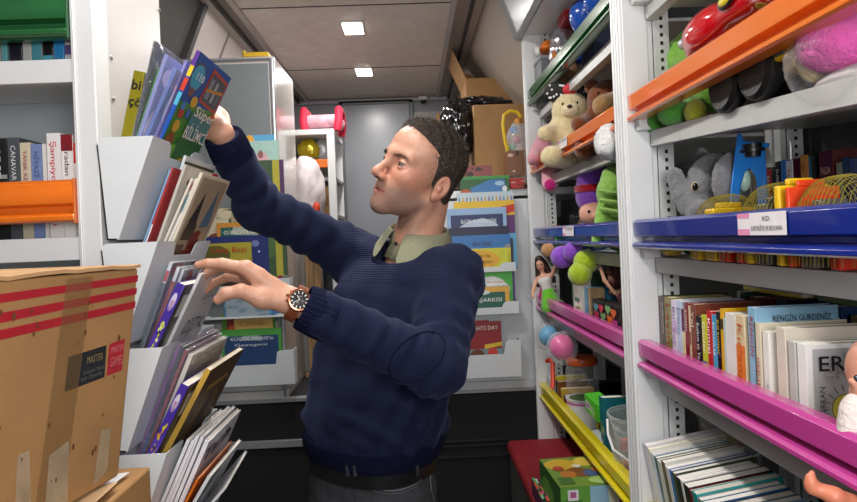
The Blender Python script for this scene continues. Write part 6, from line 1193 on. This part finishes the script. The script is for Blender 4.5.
# eyes
gaze = (h2w(.5, .06, -.02)-HO).normalized()
for c in EYC:
    o = Vector(h2w(*c)); r = .0122*HS
    e = MB().ball((0, 0, 0), r, M('#8f857f', .4, var=.03), 24, 16).build('eye', man); e.location = o
    g = gaze; u = g.cross(Vector((0, 0, 1))).normalized(); w = u.cross(g); ir = MB()
    def cap(rad, lift, mat, N=18): ir.add([g*(math.sqrt(max(0, r*r-0))+lift)]+[(g*math.sqrt(r*r-rad*rad)+(u*math.cos(2*math.pi*k/N)+w*math.sin(2*math.pi*k/N))*rad)*(1+lift/r) for k in range(N)], [(0, 1+k, 1+(k+1) % N) for k in range(N)], mat)
    cap(.0068*HS, .0003, M('#20140c', .5, var=.1, spec=.2)); cap(.003*HS, .0006, M('#050505', .4, var=0, spec=.2)); i_ = ir.build('iris', e)
# hair cap and strands
HX = [(-.12, -.050), (-.075, -.046), (-.040, -.036), (-.022, -.020), (-.012, .010), (.010, .020), (.030, .024), (.046, .030), (.060, .046), (.072, .064), (.084, .075), (.098, .083), (.15, .088)]
hz = np.array([a for a, _ in HX], np.float32); hx = np.array([b_ for _, b_ in HX], np.float32)
cran = field([E((-.006, 0, .042), (.087, .076, .075), 0), E((.040, 0, .047), (.052, .063, .058), .03), E((-.022, 0, -.030), (.058, .060, .06), .03)])
def hairf(p):
    q = to_head(p); top = np.clip((q[:, 2]-.02)/.09, 0, 1); th = .0035+.006*top+.0022*np.sin(q[:, 0]*260+q[:, 1]*90)*top
    th = th; d0 = cran(q); xb = np.interp(q[:, 2], hz, hx)-np.clip(np.abs(q[:, 1])-.035, 0, 1)*.25*(q[:, 2] > .05); d = d0-th*np.clip((xb-q[:, 0])/.022, .18, 1)
    d = smax(d, (q[:, 0]-xb)*.8, .012); d = smax(d, -(q[:, 2]+.082+.2*np.maximum(0, q[:, 0]+.05)), .01)
    return d*HS
hv, hf_ = surf(hairf, n3(HO)-.17, n3(HO)+.18, .003); hv = relax(hv, hf_, 2)
hair = mesh_np('hair', hv, hf_, M('#3a332e', .95, var=.4, vs=220, bump=.5, bs=900, spec=.1), man)
rr = np.random.RandomState(11); me = hair.data; nr = np.zeros(len(hv)*3); me.vertices.foreach_get('normal', nr); nr = nr.reshape(-1, 3)
dark, mid, grey = M('#2b2521', .6, var=.1, spec=.2), M('#4a423c', .6, var=.1, spec=.2), M('#7d756f', .6, var=.1, spec=.2)
q = to_head(hv.astype(np.float32)); sel = rr.choice(len(hv), 17000); mb = MB()
for i in sel:
    p, n = Vector(hv[i]+rr.normal(0, .0012, 3)), Vector(nr[i]); x, y, z = q[i]; top = min(1, max(0, (z-.03)/.08))
    flow = hf*(.55*top-.15)+hu*(-.75*(1-top))+hl*(-.25*top)+Vector(rr.normal(0, .22, 3)); flow -= n*flow.dot(n); d = (n*(.35+.55*top)+flow*.9).normalized(); L = (.0050+.0065*top)*(.6+.8*rr.rand())
    side = d.cross(n); side = side.normalized() if side.length > 1e-4 else hl; w = .0004; b0 = p-n*.002; m1 = b0+d*L*.55; tp = b0+d*L-n*L*.25
    pg = .10+.75*(1-top)*(1 if -.05 < x < .05 else .4)+.30*top*(x > .03); u = rr.rand(); mt = grey if u < pg*.5 else (mid if u < pg+.3 else dark)
    mb.add([b0-side*w, b0+side*w, m1+side*w*.8, m1-side*w*.8, tp], [(0, 1, 2, 3), (3, 2, 4)], mt)
edge = np.where((np.interp(q[:, 2], hz, hx)-np.clip(np.abs(q[:, 1])-.035, 0, 1)*.25*(q[:, 2] > .05)-q[:, 0] < .010) & (q[:, 2] > -.012) & (q[:, 0] > -.02))[0]
for i in rr.choice(edge, 2600):
    p = (q[i]+np.array([.011*rr.rand()**1.5, 0, -.004*rr.rand()])+rr.normal(0, .0008, 3)).astype(np.float32); n = Vector(nr[i]); nl = np.array([n.dot(hf), n.dot(hl), n.dot(hu)], np.float32)
    for _ in range(4): p = p-nl*headf(p[None])[0]*.8
    if abs(headf(p[None])[0]) > .0015: continue
    b0 = h2w(*p); flow = hu*(-.8 if p[2] < .06 else .5)+hf*(-.35)+Vector(rr.normal(0, .3, 3)); flow -= n*flow.dot(n); d = (n*.35+flow).normalized(); L = .0045*(.6+.8*rr.rand()); sd = d.cross(n).normalized()*.00032
    mb.add([b0-sd, b0+sd, b0+d*L*.6+sd*.7, b0+d*L*.6-sd*.7, b0+d*L], [(0, 1, 2, 3), (3, 2, 4)], grey if rr.rand() < .3 else mid)
hs_ = mb.build('hair_strands', hair); hs_['kind'] = 'stuff'
# eyebrows and lashes
for s in (1, -1):
    mb = MB()
    for k in range(170):
        t_ = rr.rand(); y = s*(.013+.040*t_); z = .0165+.006*math.sin(t_*2.4)+rr.normal(0, .0017); x = .1005-.020*t_**1.6-.0
        p = V(x, y, z); 
        for _ in range(6): p = p-V(1, 0, 0)*headf(p[None])[0]*.8
        p0 = h2w(*p); d = (hl*s*(.7+.4*t_)+hu*(.55-.7*t_)+hf*.25).normalized(); L = .0065*(.7+.5*rr.rand()); sd = d.cross(hf).normalized()*.0004
        mb.add([p0-sd, p0+sd, p0+d*L*.6+sd*.7+hf*.0008, p0+d*L*.6-sd*.7+hf*.0008, p0+d*L], [(0, 1, 2, 3), (3, 2, 4)], dark)
    mb.build('eyebrow', man)
    mb = MB(); c = EYC[0 if s > 0 else 1]
    pts = [h2w(c[0]+.0125*math.cos(a*.9), c[1]+.0128*math.sin(a*.95), c[2]+.0045*math.cos(a*1.1)) for a in np.linspace(-1.2, 1.2, 9)]
    mb.tube(pts, .0007, dark, 5); mb.build('eyelashes', man)
# jumper
TK = [(412, 255, 1.555, .105, .085), (408, 263, 1.55, .150, .097), (402, 276, 1.545, .178, .118), (392, 305, 1.54, .188, .135), (384, 345, 1.53, .186, .142), (378, 385, 1.52, .184, .145), (375, 415, 1.515, .186, .148), (373, 435, 1.51, .180, .143), (372, 452, 1.51, .166, .131), (372, 475, 1.51, .160, .128), (372, 540, 1.51, .165, .13)]
tp3 = [at(a, b_, Y=c) for a, b_, c, _, _ in TK]; tz = np.array([p.z for p in tp3])[::-1]; tx = np.array([p.x for p in tp3])[::-1]; ty = np.array([p.y for p in tp3])[::-1]; ta = np.array([k[3] for k in TK])[::-1]; tb = np.array([k[4] for k in TK])[::-1]
tf, tl, _u = yaw_frame(42)
def torso(p, grow=0.):
    z = p[:, 2]; x = p[:, 0]-np.interp(z, tz, tx); y = p[:, 1]-np.interp(z, tz, ty); a = np.interp(z, tz, ta)+grow; b_ = np.interp(z, tz, tb)+grow
    u = np.abs(x*tl.x+y*tl.y)/a; v = np.abs(x*tf.x+y*tf.y)/b_
    return ((u**2.3+v**2.3)**(1/2.3)-1)*np.minimum(a, b_)*.9
ZT = tp3[0].z; ZH = at(372, 449, Y=1.51).z
CL = WL.lerp(EL, .085); CRr = WR.lerp(ER, .05)
def lump(p): return .0035*np.sin(p[:, 0]*47+p[:, 2]*31+1)*np.sin(p[:, 2]*39+p[:, 1]*43)+.002*np.sin(p[:, 0]*95-p[:, 2]*70+p[:, 1]*60)
def arm_t(p, a, b_):
    a, b_ = n3(a), n3(b_); ba = b_-a; return ((p-a) @ ba)/float(ba @ ba), math.sqrt(float(ba @ ba))
gauss = lambda x, s: np.exp(-(x/s)**2)
def jumper(p):
    d = smax(torso(p), p[:, 2]-ZT, .02)
    hem = gauss(p[:, 2]-(ZH+.075), .035); d = d-.004*hem*np.sin(p[:, 0]*60+p[:, 2]*110)*.6
    d = d+.0022*gauss(p[:, 2]-(ZH+.10), .06)*np.sin(p[:, 2]*120+p[:, 0]*55+p[:, 1]*48)*np.sin(p[:, 0]*21+2)
    d = smin(d, d_cap(p, NB+Vector((0, 0, -.055)), SL+Vector((0, 0, -.005)), .055, .068), .04); d = smin(d, d_cap(p, NB+Vector((0, 0, -.055)), SR+Vector((0, 0, -.01)), .053, .062), .04)
    UA = d_cap(p, SL, EL, .070, .060); t, L = arm_t(p, SL, EL); UA = UA+.0035*np.sin(t*34+p[:, 0]*30)*gauss(t-.85, .25); d = smin(d, UA, .035)
    FA = d_cap(p, EL, CL, .0615, .0425); t, L = arm_t(p, EL, CL)
    FA = FA+.0032*np.sin(t*58+p[:, 2]*25)*np.clip(1.15-t, 0, 1)*(.45+.55*np.sin(p[:, 2]*55+1.2)); d = smin(d, FA, .012)
    UR = d_cap(p, SR, ER, .064, .055); t, L = arm_t(p, SR, ER); UR = UR+.004*np.sin(t*26+p[:, 2]*30)*gauss(t-.35, .35); d = smin(d, UR, .04)
    FR = d_cap(p, ER, CRr, .0555, .0415); t, L = arm_t(p, ER, CRr); FR = FR+.0028*np.sin(t*30)*gauss(t-.1, .4); d = smin(d, FR, .02)
    d = d+lump(p)
    for c, e in ((CL, EL), (CRr, ER)):        # open cuffs
        ax = n3((c-e).normalized()); d = smax(d, np.where(np.sqrt(((p-n3(c))**2).sum(-1)) < .13, (p-n3(c)) @ ax-.0, -1), .004)
    d = smax(d, -(p[:, 2]-ZH-.026), .014)
    nd = d_cap(p, NB+Vector((.0, 0, -.035))+tf*.012, h2w(-.02, 0, -.05), .086, .090); d = smax(d, -nd, .008)
    return d
jv, jf = surf(jumper, (-.52, 1.05, ZH-.02), (.26, 1.86, CZ+.30), .0048); jv = relax(jv, jf, 2, .5)
jm = bpy.data.materials.new('navy_knit'); jm.use_nodes = True; nt = jm.node_tree; b = nt.nodes['Principled BSDF']
b.inputs['Roughness'].default_value = .85; b.inputs['Specular IOR Level'].default_value = .15; b.inputs['Sheen Weight'].default_value = .12; b.inputs['Sheen Roughness'].default_value = .5; b.inputs['Sheen Tint'].default_value = (.35, .42, .75, 1)
tc = nt.nodes.new('ShaderNodeTexCoord'); nz = nt.nodes.new('ShaderNodeTexNoise'); nz.inputs['Scale'].default_value = 700; nt.links.new(tc.outputs['Object'], nz.inputs['Vector'])
cr = nt.nodes.new('ShaderNodeValToRGB'); cr.color_ramp.elements[0].color = lin('#0f1329')+[1]; cr.color_ramp.elements[1].color = lin('#181e3b')+[1]; nt.links.new(nz.outputs['Fac'], cr.inputs[0]); nt.links.new(cr.outputs[0], b.inputs['Base Color'])
wv = nt.nodes.new('ShaderNodeTexWave'); wv.bands_direction = 'Z'; wv.inputs['Scale'].default_value = 60; wv.inputs['Distortion'].default_value = .6; nt.links.new(tc.outputs['Object'], wv.inputs['Vector'])
sx = nt.nodes.new('ShaderNodeSeparateXYZ'); nt.links.new(tc.outputs['Object'], sx.inputs[0]); mp = nt.nodes.new('ShaderNodeMapRange'); mp.inputs[1].default_value = at(390, 285, Y=1.4).z; mp.inputs[2].default_value = at(390, 280, Y=1.4).z; nt.links.new(sx.outputs[2], mp.inputs[0])
ml = nt.nodes.new('ShaderNodeMath'); ml.operation = 'MULTIPLY'; nt.links.new(wv.outputs['Fac'], ml.inputs[0]); nt.links.new(mp.outputs[0], ml.inputs[1])
mp2 = nt.nodes.new('ShaderNodeMapRange'); mp2.inputs[1].default_value = at(322, 260, Y=1.62).x; mp2.inputs[2].default_value = at(334, 260, Y=1.62).x; nt.links.new(sx.outputs[0], mp2.inputs[0])
ml2 = nt.nodes.new('ShaderNodeMath'); ml2.operation = 'MULTIPLY'; nt.links.new(ml.outputs[0], ml2.inputs[0]); nt.links.new(mp2.outputs[0], ml2.inputs[1]); ml = ml2
ad = nt.nodes.new('ShaderNodeMath'); ad.operation = 'MULTIPLY_ADD'; ad.inputs[1].default_value = .35; nt.links.new(nz.outputs['Fac'], ad.inputs[0]); nt.links.new(ml.outputs[0], ad.inputs[2])
bp = nt.nodes.new('ShaderNodeBump'); bp.inputs['Strength'].default_value = .6; bp.inputs['Distance'].default_value = .002; nt.links.new(ad.outputs[0], bp.inputs['Height']); nt.links.new(bp.outputs['Normal'], b.inputs['Normal'])
jump = mesh_np('jumper', jv, jf, jm, man)
rib = M('#10142e', .9, var=.12, vs=300, bump=.6, bs=500, spec=.12)
from mathutils.bvhtree import BVHTree
jb = BVHTree.FromPolygons([Vector(v) for v in jv], jf.tolist())
def cuff(c, e, r0, r1, L, name='cuff'):
    ax = (e-c).normalized(); u = ax.cross(Vector((0, 0, 1))).normalized(); w = ax.cross(u); N = 56; vs_ = []; fs_ = []
    prof = [(r0-.006, -.004), (r0-.001, -.006), (r0+.001, 0), (r1+.0015, L*.5), (r1+.001, L), (r1-.006, L+.004)]
    for i, (r, z) in enumerate(prof):
        for k in range(N): a = 2*math.pi*k/N; q_ = r+.0009*math.cos(a*28)*(0 < i < 5); vs_.append(c+ax*z+(u*math.cos(a)+w*math.sin(a))*q_)
    for i in range(len(prof)-1):
        for k in range(N): fs_.append((i*N+k, i*N+(k+1) % N, (i+1)*N+(k+1) % N, (i+1)*N+k))
    return MB().add(vs_, fs_, rib).build(name, jump)
cuff(CL, EL, .0425, .045, .055); cuff(CRr, ER, .0415, .044, .055)
N = 120; vs_ = []; fs_ = []
for i, (dz, g) in enumerate(((-.006, -.004), (-.008, .002), (.0, .0045), (.02, .0055), (.04, .004), (.055, -.006))):
    z = ZH+dz; cx, cy, a, b_ = np.interp(z, tz, tx), np.interp(z, tz, ty), np.interp(z, tz, ta)+g, np.interp(z, tz, tb)+g
    for k in range(N):
        an = 2*math.pi*k/N; cu, sv = math.cos(an), math.sin(an); rr_ = (abs(cu)**2.3+abs(sv)**2.3)**(-1/2.3)+(.004*math.cos(an*60) if 0 < i < 5 else 0)
        vs_.append(Vector((cx, cy, z))+tl*(cu*a*rr_)+tf*(sv*b_*rr_))
for i in range(5):
    for k in range(N): fs_.append((i*N+k, i*N+(k+1) % N, (i+1)*N+(k+1) % N, (i+1)*N+k))
MB().add(vs_, fs_, rib).build('hem_band', jump)
# oval elbow patch stitched on the near sleeve
pts = []
for k in range(48):
    a = 2*math.pi*k/48; d = at(417+30*math.cos(a)*.92-9*math.sin(a)*.4, 357+24*math.sin(a)-13*math.cos(a)*.6, Y=2)-EYE; h = jb.ray_cast(EYE, d.normalized())
    if h[0] is not None and h[0].y < 1.4: pts.append(h[0]+h[1]*.0004)
if len(pts) > 20: MB().tube(pts, .0017, rib, 6, closed=True).build('elbow_patch_seam', jump)
# shirt collar
ca_ = (h2w(-.028, 0, -.03)-NB).normalized(); cf = (tf-ca_*tf.dot(ca_)).normalized(); cl_ = ca_.cross(cf); CC = NB+ca_*.016
khaki = M('#8a8a70', .8, var=.08, vs=200, bump=.4, bs=900)
def leaf(a0, a1, name):
    rows = []; N = 26
    for i in range(N+1):
        ph = a0+(a1-a0)*i/N; f_ = (1+math.cos(ph))/2; di = cf*math.cos(ph)+cl_*math.sin(ph); fr_ = f_**3
        tip = max(0, 1-abs(abs(ph)-.42)/.30)*.022
        h0 = .040-.026*f_                       # stand is lower at the throat
        rows.append([CC+di*(.068)+ca_*(h0-.03)-ca_*.0, CC+di*(.0675)+ca_*h0, CC+di*.0705+ca_*(h0+.004), CC+di*(.0755+.004*f_)+ca_*(h0-.004), CC+di*(.083+.010*f_)+ca_*(h0-.022-.010*f_), CC+di*(.088+.016*f_+tip*.3)+ca_*(h0-.034-.020*f_-tip)])
    vs_ = [p for r in rows for p in r]; m_ = len(rows[0]); fs_ = [(i*m_+j, i*m_+j+1, (i+1)*m_+j+1, (i+1)*m_+j) for i in range(N) for j in range(m_-1)]
    o = MB().add(vs_, fs_, khaki).build(name, man); s_ = o.modifiers.new('solid', 'SOLIDIFY'); s_.thickness = .0022; s_.offset = 0; sb = o.modifiers.new('sub', 'SUBSURF'); sb.levels = 1; sb.render_levels = 2; return o
leaf(.28, math.pi+.01, 'shirt_collar'); leaf(-.28, -math.pi-.01, 'shirt_collar')
pk_ = MB(); rows = []
for i in range(9):
    x = -.032+.064*i/8; rows.append([CC+cf*(.067-.25*abs(x))+cl_*x+ca_*(.006-.4*abs(x)), CC+cf*(.083-.2*abs(x))+cl_*x-ca_*.05])
pk_.add([p for r in rows for p in r], [(i*2, i*2+1, i*2+3, i*2+2) for i in range(8)], khaki); o = pk_.build('shirt_front', man); s_ = o.modifiers.new('solid', 'SOLIDIFY'); s_.thickness = .002
MB().lathe([(.0001, .002), (.0045, .002), (.005, 0), (.0001, 0)], M('#3a3a34', .3), 14, T=TR(CC+cf*.074-ca_*.012, Matrix((cl_, ca_.cross(cl_) if False else ca_, cf)).transposed())).build('shirt_button', man)
# ribbed neckline of the jumper
pts = []
for k in range(64):
    a = 2*math.pi*k/64; di = cf*math.cos(a)+cl_*math.sin(a); p = CC+di*(.090+.010*(1+math.cos(a))/2)+ca_*(-.030-.036*((1+math.cos(a))/2)**2)
    pts.append(p)
MB().tube(pts, .008, rib, 8, closed=True).build('neckline', jump)
# watch
ax = (EL-WL).normalized(); wc0 = WL.lerp(EL, .02); toc = (EYE-wc0); toc = (toc-ax*toc.dot(ax)).normalized(); wn = (toc+Vector((0, 0, .25))).normalized(); wn = (wn-ax*wn.dot(ax)).normalized(); wt_ = ax.cross(wn)
wr_a, wr_b = .0325, .029
wth = thing('wristwatch', 'x', 'x'); del wth['label']; del wth['category']; wth.parent = man
st_ = MB(); N = 40; vs_ = []; fs_ = []
for k in range(N):
    a = 2*math.pi*k/N; di = wt_*math.cos(a)*wr_a+wn*math.sin(a)*wr_b
    for j, (dx, g) in enumerate(((-.0095, 1.0), (-.0095, 1.09), (.0095, 1.09), (.0095, 1.0))): vs_.append(wc0+di*g+ax*dx)
for k in range(N):
    for j in range(4): a, b_ = k*4+j, k*4+(j+1) % 4; c_, d_ = ((k+1) % N)*4+(j+1) % 4, ((k+1) % N)*4+j; fs_.append((a, b_, c_, d_))
o = MB().add(vs_, fs_, M('#6e3418', .55, var=.12, bump=.4, bs=300)).build('strap', wth); o['label'] = 'brown leather strap'
WT = Matrix((-wt_*1.0, -ax, wn)).transposed()     # dial: x along 12-6 reversed, z out
if WT.determinant() < 0: WT = Matrix((wt_, -ax, wn)).transposed()
wT = TR(wc0+wn*(wr_b+.001), WT); rg = M('#b8775a', .22, metal=.9, var=.04)
cse = MB().lathe([(.001, 0), (.0195, 0), (.021, .002), (.021, .007), (.0195, .0095), (.0172, .0098), (.0170, .0085)], rg, 36, T=wT)
cse.build('case', wth)['label'] = 'rose gold case'
dl = MB().lathe([(.0001, .0086), (.0171, .0086), (.0171, .008)], M('#0c0d10', .25, var=0), 32, T=wT); dl.build('dial', wth)
mk = MB()
def dialquad(cx, cy, hw, hh, a, col, z=.0089):
    c_, s_ = math.cos(a), math.sin(a); mk.add([wT @ Vector((cx+x*c_-y*s_, cy+x*s_+y*c_, z)) for x, y in ((-hw, -hh), (hw, -hh), (hw, hh), (-hw, hh))], [(0, 1, 2, 3)], col)
cw = M('#e8e4da', .3, var=0)
for k in range(12): a = k*math.pi/6; dialquad(.0138*math.sin(a), .0138*math.cos(a), .0008, .0022, -a, cw)
for cx, cy in ((-.0062, 0), (.0062, 0), (0, -.0068)):
    mk.add([wT @ Vector((cx+.0042*math.cos(k*.5236), cy+.0042*math.sin(k*.5236), .00875)) for k in range(12)], [tuple(range(12))], M('#3a3c42', .3, var=0))
    mk.add([wT @ Vector((cx+.0033*math.cos(k*.5236), cy+.0033*math.sin(k*.5236), .0088)) for k in range(12)], [tuple(range(12))], M('#0c0d10', .3, var=0)); dialquad(cx, cy+.001, .0003, .0018, 0, cw)
dialquad(.003, .0035, .0006, .0048, -.75, cw, .0093); dialquad(-.0045, .004, .0005, .0068, .85, cw, .0094); mk.build('dial_markings', wth)['kind'] = 'stuff'
for dx, dy, r in ((0, .0235, .0028), (.0095, .0205, .0022), (-.0095, .0205, .0022)):
    MB().tube([wT @ Vector((dx*.9, dy*.86, .0045)), wT @ Vector((dx*1.05, dy*1.06, .0045))], r, rg, 10).build('crown', wth)
# jeans, belt, shoes
HC_ = Vector((float(np.interp(ZH-.1, tz, tx)), 1.51, ZH-.10))
KNl, KNr = HC_+tl*.10+tf*.02+Vector((0, 0, -.34)), HC_-tl*.10+tf*.03+Vector((0, 0, -.34)); ANl, ANr = Vector((KNl.x+.01, KNl.y+.03, .09)), Vector((KNr.x-.01, KNr.y+.03, .09))
def jeans(p):
    d = smax(torso(p, -.004), np.abs(p[:, 2]-(ZH-.03))-.12, .03)
    for s, k_, a_ in ((1, KNl, ANl), (-1, KNr, ANr)):
        hp = HC_+tl*s*.082; d = smin(d, d_cap(p, hp, k_, .088, .062), .03); d = smin(d, d_cap(p, k_, a_, .062, .048), .02)
    d = d+.002*np.sin(p[:, 2]*120+p[:, 0]*40)*gauss(p[:, 2]-(ZH-.12), .08)
    d = smax(d, p[:, 2]-(ZH+.03), .004); return smax(d, -(p[:, 2]-.03), .004)
gv, gf = surf(jeans, (HC_.x-.34, 1.2, .0), (HC_.x+.34, 1.85, ZH+.06), .007); gv = relax(gv, gf, 1)
den = M('#34363b', .85, var=.28, vs=35, bump=.5, bs=900); jn = mesh_np('jeans', gv, gf, den, man)
gb = BVHTree.FromPolygons([Vector(v) for v in gv], gf.tolist())
def proj(path, off=.0008):
    out = []
    for a, b_ in path:
        d = (at(a, b_, Y=2)-EYE).normalized(); h = gb.ray_cast(EYE, d)
        if h[0] is not None: out.append(h[0]+h[1]*off)
    return out
N = 90; vs_ = []; fs_ = []
for i, (dz, g) in enumerate(((-.040, -.002), (-.040, .004), (-.008, .004), (-.008, -.002))):
    z = ZH+dz; cx, cy, a, b_ = np.interp(z, tz, tx), np.interp(z, tz, ty), np.interp(z, tz, ta)-.004+g, np.interp(z, tz, tb)-.004+g
    for k in range(N): an = 2*math.pi*k/N; cu, sv = math.cos(an), math.sin(an); q_ = (abs(cu)**2.3+abs(sv)**2.3)**(-1/2.3); vs_.append(Vector((cx, cy, z))+tl*(cu*a*q_)+tf*(sv*b_*q_))
for i in range(4):
    for k in range(N): j = (i+1) % 4; fs_.append((i*N+k, i*N+(k+1) % N, j*N+(k+1) % N, j*N+k))
MB().add(vs_, fs_, M('#121214', .4, var=.05, bump=.2)).build('belt', man)
lp = lambda n, pth, r, c: MB().tube(proj(pth), r, M(c, .8), 5).build(n, jn)
lp('pocket_stitching', [(354+i*3.2, 474+14*math.sin(i/21*math.pi)**.8+i*.25) for i in range(22)], .0012, '#6a6a6c'); lp('pocket_stitching', [(354+i*3.2, 477+14*math.sin(i/21*math.pi)**.8+i*.25) for i in range(22)], .0008, '#55565a')
lp('seam', [(352, 472), (353, 482), (355, 500)], .0012, '#202226'); lp('seam', [(418, 476), (420, 488), (424, 501)], .0012, '#202226'); lp('pocket_edge', [(432, 468), (430, 478), (431, 490), (434, 501)], .0014, '#66676a')
for a in (349, 356, 415, 436): MB().tube(proj([(a, 463), (a+.3, 468), (a+.7, 474)], .007), .0045, den, 6).build('belt_loop', jn)
for s, a_ in ((1, ANl), (-1, ANr)):
    blob('shoe', man, [E((a_.x-.05, a_.y-.07, .045), (.055, .075, .045), .02), E((a_.x, a_.y, .05), (.05, .055, .05), .03), E((a_.x-.09, a_.y-.12, .035), (.045, .05, .033), .03)], M('#1a1a1c', .5), res=.006)
